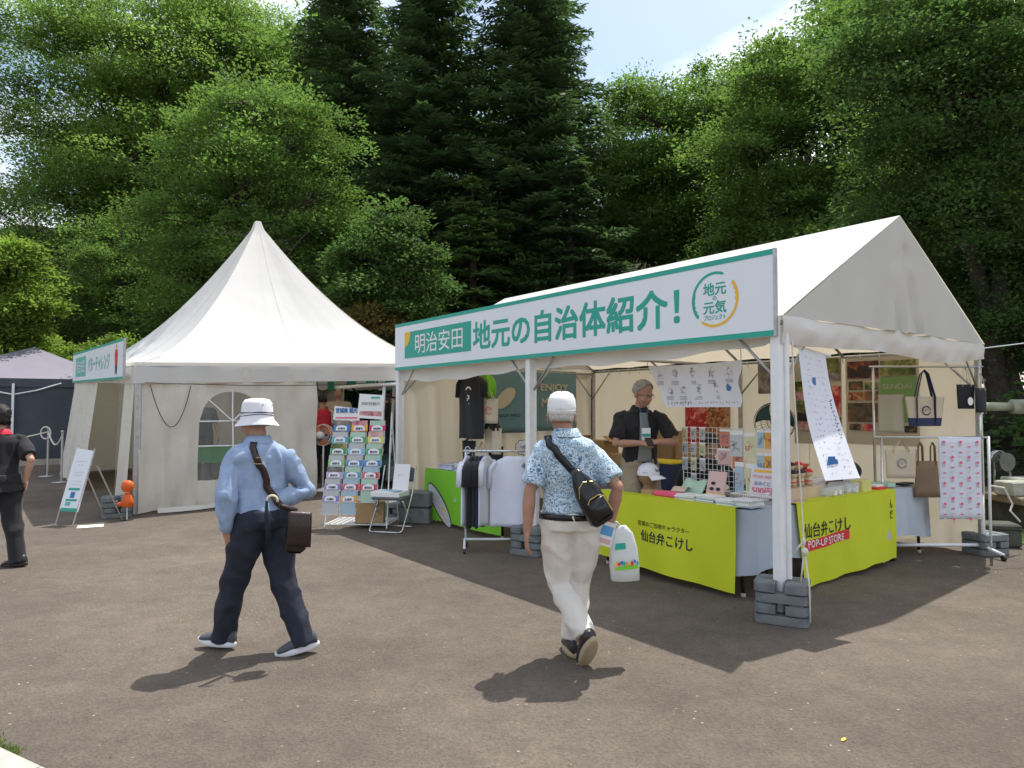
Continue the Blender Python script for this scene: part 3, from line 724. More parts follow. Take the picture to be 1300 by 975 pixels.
# ------------------------------------------------------------------ peaked marquee on the left
PA = Vector((-5.45, 10.1, 0)); E1 = Vector((.797, .605, 0)) * 5.4; E2 = Vector((-.638, .770, 0)) * 5.72
def Q(a, b, z=0): return PA + E1 * a + E2 * b + Vector((0, 0, z))
def ZEV(a, b): return 2.215 + .19 * a + .19 * b
def GQ(a, b): q = Q(a, b); return gh(q.x, q.y)
marq = empty('peaked_marquee', PA, 0, 'large white marquee with a tall pointed tensile roof and arched window', 'tent')
def L0(p): return Vector(p) - PA
PK = Q(.5, .5, 5.32)
def roofpanel(c0, c1):
    mb = MB()
    def f(a, b):
        e = (c0[0] + (c1[0] - c0[0]) * a, c0[1] + (c1[1] - c0[1]) * a)
        r = 1 - b; x = .5 + (e[0] - .5) * r; y = .5 + (e[1] - .5) * r
        rr = max(r, .017); x = .5 + (e[0] - .5) * rr; y = .5 + (e[1] - .5) * rr
        ze = ZEV(*e); h = b ** 1.68 if b < .999 else 1
        sag = -.16 * sin(pi * a) * sin(pi * b) ** 1.2
        wr = .006 * sin(a * 60 + b * 4) * (1 - b) + .01 * sin(a * 17) * sin(pi * b)
        p = Q(x, y, ze + (5.32 - ze) * h + sag + wr)
        return L0(p)
    mb.grid(f, 36, 28); return mb
CN = [(0, 0), (1, 0), (1, 1), (0, 1)]
for i in range(4):
    roofpanel(CN[i], CN[(i + 1) % 4]).build('roof_panel', M_ROOF, marq, True)
    for a_ in (.5,):
        c0, c1 = CN[i], CN[(i + 1) % 4]; e = (c0[0] + (c1[0] - c0[0]) * a_, c0[1] + (c1[1] - c0[1]) * a_); P_ = []
        for b in np.linspace(0, .96, 16): r_ = max(1 - b, .017); P_.append(L0(Q(.5 + (e[0] - .5) * r_, .5 + (e[1] - .5) * r_, ZEV(*e) + (5.32 - ZEV(*e)) * b ** 1.68 - .16 * sin(pi * a_) * sin(pi * b) ** 1.2 + .006 * sin(a_ * 60 + b * 4) * (1 - b) + .01 * sin(a_ * 17) * sin(pi * b) + .003)))
        k = MB(); k.tube(P_, .0025, 4); k.build('seam', M_ROOF, marq)
mb = MB(); c = L0(Q(.5, .5, 5.28)); mb.lathe([(.052, -.03), (.050, .03), (.001, .034)], 14, c); mb.build('peak_cap', M_PWHITE, marq, True)
for i in range(4):
    c0, c1 = CN[i], CN[(i + 1) % 4]; mb = MB(); ctr = Q(.5, .5)
    def f(a, b):
        e = (c0[0] + (c1[0] - c0[0]) * a, c0[1] + (c1[1] - c0[1]) * a); p = Q(*e, ZEV(*e) + .01 - .31 * b)
        o = (Q(*e) - ctr).normalized(); k = .035 + (.012 * sin(a * 60) + .010 * sin(a * 23 + 2)) * b
        return L0(p + o * k)
    mb.grid(f, 60, 5); mb.build('valance', M_ROOF, marq, True)
mb = MB()
for a, b in CN:
    p = L0(Q(a * .985 + .007, b * .985 + .007)); 
    k = MB(); k.box((p.x, p.y, (GQ(a, b) + ZEV(a, b)) / 2), (.09, .09, ZEV(a, b) - GQ(a, b)), rz=.65, bev=.01); k.build('post', M_GALV, marq)
for i in range(4):
    c0, c1 = CN[i], CN[(i + 1) % 4]; k = MB(); k.tube([L0(Q(*c0, ZEV(*c0) - .05)), L0(Q(*c1, ZEV(*c1) - .05))], .03, 8); k.build('eave_beam', M_GALV, marq, True)
k = MB(); k.tube([L0(Q(.5, .5, 3.2)), L0(Q(.5, .5, 5.1))], .04, 8); k.build('king_pole', M_GALV, marq)
for c0 in CN: k = MB(); k.tube([L0(Q(*c0, 2.2)), L0(Q(.5, .5, 3.2))], .006, 5); k.build('stay_wire', M_GALV, marq)
# front wall with the arched window: frame of canvas around the opening
def folds(a, z, amp=.05): return amp * (sin(a * 19 + z * 1.2) + .5 * sin(a * 41 - z * 2.5)) * (.35 + .5 * max(0, 1 - z / 1.8)) + .02 * sin(z * 5 + a * 7) + .028 * sin(a * 2.6 + z * 3.4) * sin(z * 1.6) + .012 * sin(a * 9 - z * 6)
NF = Vector((E1.y, -E1.x, 0)).normalized()           # outward normal of the front wall
def FW(t, z, off=0): return L0(PA + E1.normalized() * t + NF * (folds(t, z) + off) + Vector((0, 0, z)))
wx0, wx1, wz0, wzs = .87, 1.83, .46, 1.36; wr = (wx1 - wx0) / 2; wc = (wx0 + wx1) / 2
def win_top(t): return wzs + sqrt(max(0, wr * wr - (t - wc) ** 2)) * .96
mb = MB(); T0, T1 = .05, 2.72
def hem(t): return GQ(t / 5.4, 0) + .015 + .03 * abs(sin(t * 3.1))
def top(t): return ZEV(t / 5.4, 0) - .06
def strip(t0, t1, n, zf0, zf1, m=10):
    mb.grid(lambda a, b: FW(t0 + (t1 - t0) * a, zf0(t0 + (t1 - t0) * a) + (zf1(t0 + (t1 - t0) * a) - zf0(t0 + (t1 - t0) * a)) * b), n, m)
strip(T0, wx0, 14, hem, top, 24); strip(wx1, T1, 14, hem, top, 24)
strip(wx0, wx1, 16, hem, lambda t: wz0, 8); strip(wx0, wx1, 16, win_top, top, 8)
mb.build('front_wall', M_PAGW, marq, True)
win = MB(); win.grid(lambda a, b: FW(wx0 + (wx1 - wx0) * a, wz0 + (win_top(wx0 + (wx1 - wx0) * a) - wz0) * b, -.004), 16, 10)
wo = win.build('window', M_TRANSWIN, marq, True)
def bars(pts, w=.022):
    k = MB(); k.tube([FW(t, z, .006) for t, z in pts], w / 2, 5); k.build('glazing_bar', M_PWHITE, wo)
bars([(wc, z) for z in np.linspace(wz0, win_top(wc), 8)]); bars([(t, wzs) for t in np.linspace(wx0, wx1, 8)])
bars([(t, .98) for t in np.linspace(wx0, wx1, 8)]); bars([(wc, wzs), (wx0 + .13, wzs + .33)]); bars([(wc, wzs), (wx1 - .13, wzs + .33)])
# skirt of the wall lying on the tarmac
k = MB(); k.grid(lambda a, b: L0(PA + E1.normalized() * (.3 + 2.3 * a) + NF * (.02 + .16 * b * (.6 + .4 * sin(a * 9))) + Vector((0, 0, hem(.3 + 2.3 * a) * (1 - b) + b * (GQ((.3 + 2.3 * a) / 5.4, 0) + .012) + .05 * sin(pi * b) ))), 30, 6)
k.build('wall_skirt', M_PAGW, marq, True)
# left side: corner curtain, clear vinyl strip, long far curtain; back and right walls
NL = Vector((-E2.y, E2.x, 0)).normalized()
def LWp(t, z, off=0): return L0(PA + E2.normalized() * t + NL * off + Vector((0, 0, z)))
def curtain(t0, t1, m, amp, name, out=0, n=26, topw=None):
    k = MB()
    def f(a, b):
        t = t0 + (t1 - t0) * a; g = GQ(0, t / 5.72); z = g + .03 + (ZEV(0, t / 5.72) - .3 - g) * b
        o = amp * sin(a * (t1 - t0) * 14) * (1 - .5 * b) + out * (1 - b)
        return LWp(t if topw is None else t0 + (t1 - t0) * a * (1 + topw * b), z, o)
    k.grid(f, n, 12); return k.build(name, m, marq, True)
curtain(.06, .75, M_PAGW, .035, 'side_curtain', .10); curtain(.75, 1.15, M_TRANSWIN, .02, 'clear_vinyl_strip', .06)
curtain(3.0, 5.6, M_PAGW, .05, 'side_curtain', .22)
def plainwall(c0, c1, name, m=M_WALL, n=40):
    k = MB(); 
    def f(a, b):
        e = (c0[0] + (c1[0] - c0[0]) * a, c0[1] + (c1[1] - c0[1]) * a); g = GQ(*e); p = Q(*e, g + .03 + (ZEV(*e) - .05 - g) * b)
        return L0(p + Vector((.02 * sin(a * 40), .02 * cos(a * 33), 0)) * (1 - b * .5))
    k.grid(f, n, 10); return k.build(name, m, marq, True)
plainwall((0, 1), (.985, 1), 'back_wall')
plainwall((1, .0), (1, .06), 'side_wall', n=6); plainwall((1, .80), (1, 1), 'side_wall', n=10)
k = MB(); pts = []
for i in range(14): t = i / 13; pts.append(L0(Q(.02 + .75 * t, 0, 1.93 + .10 * t - .05 * sin(pi * t)) + NF * .07))
k.tube(pts, .006, 5); k.build('cable', M_DARKT, marq)
k = MB(); k.tube([L0(PA + E1.normalized() * (.18 + .55 * i / 12) + NF * .06 + Vector((0, 0, 1.9 - .62 * sin(pi * (i / 12) ** 1.1) ** .8))) for i in range(13)], .006, 5); k.build('cable', M_DARKT, marq)

# its sign, on the eave of the left side
sp0, sp1 = Vector((-5.66, 10.17, 1.985)), Vector((-9.12, 14.5, 2.09))
sdir = (sp0 - sp1).xy.normalized(); sang = atan2(sdir.y, sdir.x); SL = (sp1 - sp0).xy.length
s2 = empty('signboard', sp1, sang, 'white signboard with pale green lettering on the left side of the peaked marquee', 'sign')
s2.rotation_euler = (0, math.asin(.105 / SL), sang)
SX, SY = (1, 0, 0), (0, 0, 1)
mb = MB(); mb.box((SL / 2, 0, .30), (SL, .03, .60)); mb.build('panel', M_BOARD, s2)
mb = MB(); mb.box((SL + .004, 0, .3), (.012, .036, .604)); mb.build('edge_trim', M_GALV, s2)
for z in (.02, .58): mb = MB(); mb.box((SL / 2, -.001, z), (SL - .002, .034, .036)); mb.build('green_border', M_TEAL, s2)
M_TEALP = mat("teal_print_pale", (.12, .46, .42), .5)
mb = MB(); mb.box((1.15, -.0165, .30), (1.35, .006, .38)); mb.build('green_plate', M_TEALP, s2)
mb = MB(); lettering(mb, "明治安田", (1.15, -.0195, .30), SX, SY, 1.1, .24, .004, lift=.0012); mb.build('company_lettering', M_WPRINT, s2)
mb = MB(); lettering(mb, "パターチャレンジ", (3.25, -.015, .30), SX, SY, 2.3, .28, .02, lift=.0012); mb.build('headline_lettering', M_TEALP, s2)
mb = MB(); lettering(mb, "!", (4.95, -.015, .30), SX, SY, .01, .01, 0); 
mb = MB(); flat(mb, [(-.1, .0), (.1, .0), (.13, .16), (.09, .24), (-.09, .24), (-.13, .16)], SX, SY, (4.98, -.015, .22), .002); mb.build('red_figure', M_RED, s2)
mb = MB(); flat(mb, [(.06 * cos(t), .045 * sin(t)) for t in np.linspace(0, 6, 12)], SX, SY, (4.98, -.015, .50), .002); mb.build('figure_head', M_YEL, s2)
mb = MB(); flat(mb, [(-.09, 0), (-.03, 0), (0, .1), (.03, 0), (.09, 0), (.09, .14), (-.09, .14)], SX, SY, (4.98, -.015, .08), .002); mb.build('figure_trousers', M_NAVY, s2)

# ------------------------------------------------------------------ grey canopy tent
M_CAN = mat("grey_lilac_canopy", (.28, .265, .32), .7, trans=.18, var=.06, vscale=1.2, bump=.01, bscale=4)
M_CANW = mat("slate_tarpaulin", (.052, .062, .082), .55, var=.2, vscale=1.5, bump=.012, bscale=3)
cg = gh(0, 17.6); ct = empty('canopy_tent', (-12.7, 18.5, cg), .48, 'dark grey pop-up canopy tent closed with slate side sheets at the left edge', 'tent')
S3 = 2.3; zc, zp = 1.92, 2.85
for i in range(4):
    a0 = [(-S3, -S3), (S3, -S3), (S3, S3), (-S3, S3)]; p, q = a0[i], a0[(i + 1) % 4]
    k = MB(); k.grid(lambda a, b: ((p[0] + (q[0] - p[0]) * a) * (1 - b), (p[1] + (q[1] - p[1]) * a) * (1 - b), zc + (zp - zc) * b ** 1.1 + .03 * sin(a * 20 + b * 6) * (1 - b) * b - .1 * sin(pi * a) * b * (1 - b)), 24, 10); k.build('roof_panel', M_CAN, ct, True)
    k = MB(); k.grid(lambda a, b: ((p[0] + (q[0] - p[0]) * a) * 1.005, (p[1] + (q[1] - p[1]) * a) * 1.005, zc + .005 - .2 * b), 12, 2); k.build('valance', M_CANW, ct)
    k = MB(); k.grid(lambda a, b: ((p[0] + (q[0] - p[0]) * a) * .98, (p[1] + (q[1] - p[1]) * a) * .98 + .03 * sin(a * 14 + b * 3), .02 + (zc - .1) * b), 30, 8); k.build('side_sheet', M_CANW, ct, True)
    k = MB(); k.bar((p[0], p[1], 0), (p[0], p[1], zc), .04); k.build('post', M_PWHITE, ct)
k = MB(); k.bar((-.1, -S3 - .05, .0), (-.1, -S3 - .05, zc - .12), .05); k.build('post', M_PWHITE, ct)
for s in (-1, 1): k = MB(); k.tube([(-.1, -S3 - .05, zc - .38), (-.1 + s * .45, -S3 - .05, zc - .28), (-.1 + s * .95, -S3 - .04, zc - .1)], .018, 6); k.build('brace', M_PWHITE, ct)

# ------------------------------------------------------------------ stall furniture and goods
def thing(name, u, v, z, label, cat, group=None, rz=0): return empty(name, T(u, v, z), TA + rz, label, cat, group)
def one(mb, name, m, loc, rz, label, cat, group=None, smooth=False):
    o = mb.build(name, m, None, smooth); place(o, loc, rz); return tag(o, label, cat, group)
def phot(name, c1, c2, c3, sc=8, seed=0):
    if name in MATS: return MATS[name]
    m = bpy.data.materials.new(name); m.use_nodes = True; MATS[name] = m; N = m.node_tree.nodes; L = m.node_tree.links; b = N["Principled BSDF"]
    t = N.new("ShaderNodeTexCoord"); mp_ = N.new("ShaderNodeMapping"); mp_.inputs['Location'].default_value = (seed * 3.7, seed * 1.3, seed)
    n = N.new("ShaderNodeTexNoise"); n.inputs['Scale'].default_value = sc; n.inputs['Detail'].default_value = 4; n.inputs['Distortion'].default_value = .8
    r = N.new("ShaderNodeValToRGB"); e = r.color_ramp.elements; e[0].position = .32; e[0].color = (*c1, 1); e[1].position = .68; e[1].color = (*c3, 1)
    x = e.new(.5); x.color = (*c2, 1)
    L.new(t.outputs['Object'], mp_.inputs[0]); L.new(mp_.outputs[0], n.inputs['Vector']); L.new(n.outputs[0], r.inputs[0]); L.new(r.outputs[0], b.inputs['Base Color']); b.inputs['Roughness'].default_value = .45
    return m
XA, YA = (1, 0, 0), (0, 0, 1)

def folding_table(u, v, w, d, rz, label, group='folding tables of the stall'):
    t = thing('folding_table', u, v, 0, label, 'table', group, rz); g = T(u, v); 
    mb = MB(); mb.box((0, 0, .70), (w, d, .03), bev=.006); mb.build('tabletop', mat("table_top_board", (.42, .36, .28), .5), t)
    for sx in (-1, 1):
        for sy in (-1, 1):
            mb = MB(); mb.tube([(sx * (w / 2 - .12), sy * (d / 2 - .05), .0), (sx * (w / 2 - .16), sy * (d / 2 - .05), .69)], .016, 8)
            l = mb.build('leg', M_DARKT, t, True); k = MB(); k.lathe([(.02, 0), (.022, .02), (.017, .03)], 8, (sx * (w / 2 - .12), sy * (d / 2 - .05), .0)); k.build('foot_cap', M_CREAM, l)
    for sy in (-1, 1): mb = MB(); mb.tube([(-w / 2 + .15, sy * (d / 2 - .05), .58), (w / 2 - .15, sy * (d / 2 - .05), .58)], .01, 6); mb.build('stretcher', M_DARKT, t)
    return t
folding_table(-1.34, .50, 1.80, .45, 0, 'folding table under the yellow-green banner facing the walking men')
folding_table(-.65, 1.20, 1.80, .45, pi / 2, 'folding table behind the near corner post carrying the pop-up banner')
folding_table(-.65, 2.98, 1.06, .45, pi / 2, 'rear folding table of the right side, its legs showing under a grey cloth')
folding_table(-4.62, .45, 1.80, .45, 0, 'folding table under the lime green banner at the left end')
folding_table(-4.35, 2.75, 1.8, .45, 0, 'folding table at the back stacked with cardboard boxes')

def drape(name, fn, m, label, cat, group=None, nu=50, nv=14, parent=None, thick=0):
    mb = MB(); mb.grid(fn, nu, nv, thick); o = mb.build(name, m, parent, True)
    if parent is None: place(o, T(0, 0), TA); tag(o, label, cat, group)
    return o
# grey cloths
def cloth_top(u0, u1, v0, v1, z): return lambda mb: mb.grid(lambda a, b: (u0 + (u1 - u0) * a, v0 + (v1 - v0) * b, z + .002 * sin(a * 30 + b * 20)), 12, 6)
def cloth_path(pts, z0, z1, mb, amp=.018, nu=60, nv=10):
    P = [Vector((*p, 0)) for p in pts]; Ls = [(P[i + 1] - P[i]).length for i in range(len(P) - 1)]; tot = sum(Ls)
    def f(a, b):
        s = a * tot; i = 0
        while i < len(Ls) - 1 and s > Ls[i]: s -= Ls[i]; i += 1
        d = (P[i + 1] - P[i]).normalized(); n = Vector((d.y, -d.x, 0)); p = P[i] + d * s
        o = amp * b * (sin(a * tot * 16) + .5 * sin(a * tot * 31 + 1)) + .03 * b
        return (p.x + n.x * o, p.y + n.y * o, z0 + (z1(a) if callable(z1) else z1) * b - z0 * b)
    mb.grid(f, nu, nv)
mb = MB(); cloth_top(-2.25, -.42, .275, .74, .722)(mb); cloth_top(-.88, -.42, .742, 3.5, .7222)(mb)
cloth_path([(-2.25, .275), (-.42, .275), (-.42, 3.52), (-.88, 3.52)], .722, lambda a: .24 + .05 * sin(a * 19) - .05 * abs(sin(a * 7.5)), mb, nu=150)
o = one(mb, 'tablecloth', M_GREYCL, T(0, 0), TA, 'pale grey cloth draped round the corner of the two yellow-bannered tables', 'tablecloth', smooth=True)
mb = MB(); cloth_top(-5.52, -3.72, .22, .68, .722)(mb); cloth_path([(-5.53, .68), (-5.53, .22), (-3.7, .22), (-3.7, .68)], .722, .35, mb, nu=70)
one(mb, 'tablecloth', M_GREYCL, T(0, 0), TA, 'pale cloth over the table behind the lime green banner', 'tablecloth', smooth=True)
mb = MB(); cloth_top(-5.27, -3.43, 2.5, 3.0, .722)(mb); cloth_path([(-5.27, 2.5), (-3.43, 2.5), (-3.43, 3.0)], .722, .12, mb, nu=60)
one(mb, 'tablecloth', M_GREYP, T(0, 0), TA, 'dull grey cloth over the back table with the cardboard boxes', 'tablecloth', smooth=True)

# front banner
fb = thing('banner', -1.35, .215, 0, 'yellow-green cloth banner with black brush lettering hung along the front table', 'banner')
def FB(x, b):   # surface of the banner: b 0 bottom, 1 top
    return Vector((x, -.018 * sin(x * 4 + 1) * (1 - b) - .012 * sin(x * 11 + b * 3) * (1 - b * .8) - .03 * (1 - b), .075 + .665 * b - .03 * (x / .8) * (1 - b)))
mb = MB(); mb.grid(lambda a, b: FB(-.8 + 1.6 * a, b), 48, 12); mb.grid(lambda a, b: (-.8 + 1.6 * a, .035 + .12 * b - .035, .7405 + .0 * b), 4, 2); mb.build('banner_cloth', M_YG, fb, True)
def onFB(p): q = FB(p.x, (p.z - .075) / .665); return Vector((q.x, q.y - .003, q.z))
mb = MB(); lettering(mb, "仙台弁こけし", (.08, 0, .375), XA, YA, .60, .105, .014, bend=onFB); mb.build('brush_lettering', M_BLACK, fb)
mb = MB(); lettering(mb, "宮城のご当地キャラクター", (.04, 0, .485), XA, YA, .60, .048, .006, bend=onFB); mb.build('small_lettering', M_BLACK, fb)
# side banner: faces +u, so reading direction is +v
sb = thing('banner', -.385, 1.75, 0, 'yellow-green cloth banner with a red ribbon strip hung on the right side of the stall', 'banner')
def SB(y, b): return Vector((.020 * sin(y * 5) * (1 - b) + .012 * sin(y * 13 + b * 3) * (1 - b * .7) + .035 * (1 - b) + .006 * sin(y * 60) * .3, y, .045 + .695 * b + .02 * sin(y * 3) * (1 - b)))
mb = MB(); mb.grid(lambda a, b: SB(-.9 + 1.8 * a, b), 60, 12); mb.grid(lambda a, b: (-.14 * b, -.9 + 1.8 * a, .7405), 4, 2); mb.build('banner_cloth', M_YG, sb, True)
XB = (0, 1, 0)
def onSB(p): q = SB(p.y, (p.z - .045) / .695); return Vector((q.x + .003 + max(0, p.x - .004), q.y, q.z))
mb = MB(); lettering(mb, "仙台弁こけし", (0, -.42, .50), XB, YA, .78, .125, .014, bend=onSB); mb.build('brush_lettering', M_BLACK, sb)
mb = MB(); mb.grid(lambda a, b: onSB(Vector((.0042, -.84 + .78 * a, .325 + .09 * b + .03 * a))), 16, 2); rb = mb.build('ribbon_strip', M_RED, sb)
mb = MB(); lettering(mb, "POP-UP STORE", (0.0, -.45, .386), XB, (0, -.035, 1), .62, .062, .008, bend=lambda p: onSB(p) + Vector((.003, 0, 0))); mb.build('ribbon_lettering', M_WPRINT, rb)
mb = MB(); lettering(mb, "ん", (0, .80, .60), XB, YA, .06, .09, .012, bend=onSB); lettering(mb, "だ", (0, .80, .49), XB, YA, .06, .09, .012, bend=onSB); mb.build('brush_lettering', M_BLACK, sb)
# lime banner
lb = thing('banner', -4.62, .185, 0, 'lime green cloth banner with a pale surfboard print hung low behind the clothes rail', 'banner')
def LBf(x, b): return Vector((x, -.02 * sin(x * 4) * (1 - b) - .03 * (1 - b), .06 + .68 * b))
mb = MB(); mb.grid(lambda a, b: LBf(-.9 + 1.8 * a, b), 40, 10); mb.build('banner_cloth', M_LIME, lb, True)
def onLB(p, e=.003): q = LBf(p.x, (p.z - .06) / .68); return Vector((q.x, q.y - e, q.z))
def ellpoly(cx, cz, rx, rz, rot, n=24): return [(cx + rx * cos(t) * cos(rot) - rz * sin(t) * sin(rot), cz + rx * cos(t) * sin(rot) + rz * sin(t) * cos(rot)) for t in np.linspace(0, 2 * pi, n, endpoint=False)]
def fan(mb, poly, fn):
    c = np.mean(poly, 0); vs = [fn(Vector((c[0], 0, c[1])))] + [fn(Vector((p[0], 0, p[1]))) for p in poly]; n = len(poly)
    mb.add(vs, [(0, 1 + k, 1 + (k + 1) % n) for k in range(n)])
mb = MB(); fan(mb, ellpoly(-.50, .27, .40, .125, -.72), lambda p: onLB(p, .003)); pr = mb.build('surfboard_outline', M_BLACK, lb)
mb = MB(); fan(mb, ellpoly(-.50, .27, .38, .105, -.72), lambda p: onLB(p, .005)); mb.build('surfboard_print', mat("pale_grey_print", (.55, .56, .58), .6), lb)
mb = MB(); fan(mb, ellpoly(-.36, .16, .12, .045, -.72), lambda p: onLB(p, .007)); mb.build('surfboard_stripe', M_YEL, lb)

# hanging cloths
hc = thing('hanging_cloth', 0, .35, 0, 'white printed cloth with rows of tiny line drawings strung under the roof', 'cloth')
def HC(a, b):
    x0, x1 = -1.61 + .21 * (1 - b), -.57 - .03 * (1 - b) + .02 * sin(b * 9); return Vector((x0 + (x1 - x0) * a, .015 * sin(a * 9 + b * 2) + .02 * (1 - b), 1.565 + .395 * b - .012 * sin(pi * a) * b))
mb = MB(); mb.grid(lambda a, b: HC(a, b), 30, 8); mb.build('cloth_sheet', mat("white_print_cloth", (.76, .77, .84), .85, trans=.2), hc, True)
rnd = random.Random(5)
def onHC(a, b, dx=0, dz=0): p = HC(a, b); return Vector((p.x + dx, p.y - .003, p.z + dz))
def squig(mb, c, w, h, n, rnd, X=(1, 0, 0), Z=(0, 0, 1), lift=(0, -.003, 0), th=.0016):
    c = Vector(c); X = Vector(X); Z = Vector(Z); lift = Vector(lift)
    for _ in range(n):
        a = rnd.uniform(0, 2 * pi); x, z = rnd.uniform(-w, w), rnd.uniform(-h, h); L_ = rnd.uniform(.25, .8) * min(w, h)
        d = (X * cos(a) + Z * sin(a)) * L_; e = (X * -sin(a) + Z * cos(a)) * th; p = c + X * x + Z * z + lift
        mb.add([p - d - e, p + d - e, p + d + e, p - d + e], [(0, 1, 2, 3)])
mb = MB()
for i in range(5):
    for j in range(2):
        if (i, j) == (4, 1): continue
        c = HC(.11 + .19 * i + .05 * j, .80 - .36 * j); squig(mb, c, .026, .042, 14, rnd)
        for q in range(3): mb.add([(c.x - .04, c.y - .003, c.z - .075 - q * .012), (c.x + .04, c.y - .003, c.z - .075 - q * .012), (c.x + .04, c.y - .003, c.z - .0715 - q * .012), (c.x - .04, c.y - .003, c.z - .0715 - q * .012)], [(0, 1, 2, 3)])
for k in range(9): c = HC(.06 + .04 * k, .10); squig(mb, c, .009, .012, 4, rnd, th=.003)
for k in range(14): c = HC(.5 + .034 * k, .10); squig(mb, c, .009, .008, 3, rnd, th=.002)
mb.build('line_drawings', mat("ink_print", (.10, .11, .15), .7), hc)['kind'] = 'stuff'
mb = MB(); flat(mb, ellpoly(0, 0, .028, .035, 0, 12), XA, YA, HC(.88, .44), .003); mb.build('blue_mark', M_BLUE, hc)
for a in (0, 1): p = HC(a, 1); mb = MB(); mb.tube([p, (p.x + (.03 if a else -.05), p.y - .05, p.z + .20)], .004, 4); mb.build('string', M_ROPE, hc)

vb = thing('hanging_cloth', 0, 0, 0, 'long narrow white printed cloth blowing outwards beside the near corner post', 'cloth')
A0, A1, B0, B1 = Vector((0, .25, 2.02)), Vector((0, .65, 1.975)), Vector((.35, -.03, 1.05)), Vector((.42, .34, 1.05))
def VB(a, b):
    t = 1 - b; top = A0.lerp(A1, a); bot = B0.lerp(B1, a); p = top.lerp(bot, t)
    k = sin(pi * t) * .035; return Vector((p.x - k * 1.0, p.y + k * .2, p.z - .02 * sin(pi * t))) + Vector((.02, -.02, 0)) * sin(t * 8 + a * 3) * .5
VN = Vector((.75, -.62, .2)).normalized()
mb = MB(); mb.grid(VB, 10, 30); mb.build('cloth_sheet', MATS["white_print_cloth"], vb, True)
mb = MB(); mb.tube([(0, .2, 2.03), (.0, .72, 1.975)], .011, 6); mb.build('hanging_rod', M_WPRINT, vb); rnd = random.Random(8)
mb = MB()
M_INK2 = mat("faint_ink_print", (.30, .33, .42), .7)
for i in range(20):
    for j in range(2):
        c = VB(.28 + .42 * j, .94 - i * .047); X = (VB(.6, .9 - i * .045) - VB(.4, .9 - i * .045)).normalized()
        squig(mb, c, .055, .009, 5, rnd, X=X, lift=VN * .006, th=.0022)
mb.build('line_drawings', M_INK2, vb)['kind'] = 'stuff'; mb = MB()
for i in range(11): c = VB(.86, .62 - i * .03); squig(mb, c, .012, .01, 4, rnd, X=(.6, .8, 0), lift=VN * .006, th=.003)
mb.build('line_drawings', MATS["ink_print"], vb)['kind'] = 'stuff'
mb = MB(); X = (VB(.6, .1) - VB(.4, .1)).normalized()
for a, b, w, h in ((.35, .13, .07, .022), (.35, .155, .05, .02), (.42, .76, .022, .03)): c = VB(a, b) + VN * .008; mb.add([c - X * w - Vector((0, 0, h)), c + X * w - Vector((0, 0, h)), c + X * w * .8 + Vector((0, 0, h)), c - X * w * .8 + Vector((0, 0, h))], [(0, 1, 2, 3)])
mb.build('blue_van_drawing', M_BLUE, vb)

# blue fabric posters on the side wall (facing +u)
M_PBLUE = mat("blue_grey_fabric", (.17, .31, .35), .85, var=.05, trans=.15); M_PCREAM = mat("cream_print", (.55, .50, .38), .7)
for v0, v1, z0, z1, lab in ((1.42, 2.27, 1.17, 2.17, 'grey-blue fabric poster with small dark lettering on the side wall of the tent'), (2.5, 3.36, 1.19, 2.18, 'grey-blue fabric poster with big cream lettering behind the capped man')):
    t = thing('fabric_poster', -W + .03, v0, z0, lab, 'poster'); w, h = v1 - v0, z1 - z0
    mb = MB(); mb.grid(lambda a, b: (.012 * sin(a * 8) * (1 - b), w * a, h * b), 16, 10, .002); mb.build('fabric', M_PBLUE, t, True)
    up = Vector((.018, 0, 0))
    if v0 < 2:
        mb = MB(); lettering(mb, "ENJOY MYG", (.018, w * .55, .27), XB, YA, .50, .055, .016); mb.build('poster_lettering', M_NAVY, t)
        mb = MB(); lettering(mb, "MIYAGI JAPAN", (.018, w * .55, .21), XB, YA, .3, .018, .0); mb.build('poster_lettering', M_NAVY, t)
        mb = MB(); fan(mb, [(w * .5 + .20 * cos(s), .55 + .14 * sin(s) + .1 * cos(s)) for s in np.linspace(0, 6.1, 14)], lambda p: Vector((.019, p.x, p.z))); mb.build('plain_patch', M_PCREAM, t)
    else:
        mb = MB(); lettering(mb, "ENJOY", (.018, w * .42, .70), XB, YA, .60, .15, .02); mb.build('poster_lettering', M_PCREAM, t); mb = MB(); lettering(mb, "MYG", (.018, w * .34, .47), XB, YA, .42, .15, .02); mb.build('poster_lettering', M_PCREAM, t)

# photo collage posters on the back wall (face -v)
PT = dict(fire=phot('photo_fire', (.02, .012, .01), (.05, .02, .015), (.5, .10, .03), 9, 1), gold=phot('photo_gold', (.16, .03, .01), (.55, .16, .02), (.75, .34, .05), 12, 2),
          sea=phot('photo_grey', (.06, .055, .05), (.20, .17, .15), (.38, .34, .30), 7, 3), green=phot('photo_green', (.03, .05, .015), (.12, .16, .03), (.42, .36, .12), 9, 4),
          food=phot('photo_food', (.06, .02, .01), (.38, .12, .03), (.62, .42, .2), 14, 5), pink=phot('photo_pink', (.30, .05, .10), (.60, .28, .30), (.7, .5, .4), 11, 6),
          night=phot('photo_night', (.012, .010, .012), (.03, .02, .02), (.30, .14, .05), 10, 7), red=phot('photo_red', (.25, .01, .015), (.55, .02, .03), (.75, .35, .25), 12, 8), horse=phot('photo_mono', (.02, .02, .02), (.32, .32, .32), (.4, .4, .4), 12, 9),
          brown=phot('photo_brown', (.03, .025, .012), (.12, .08, .03), (.42, .13, .04), 8, 10))
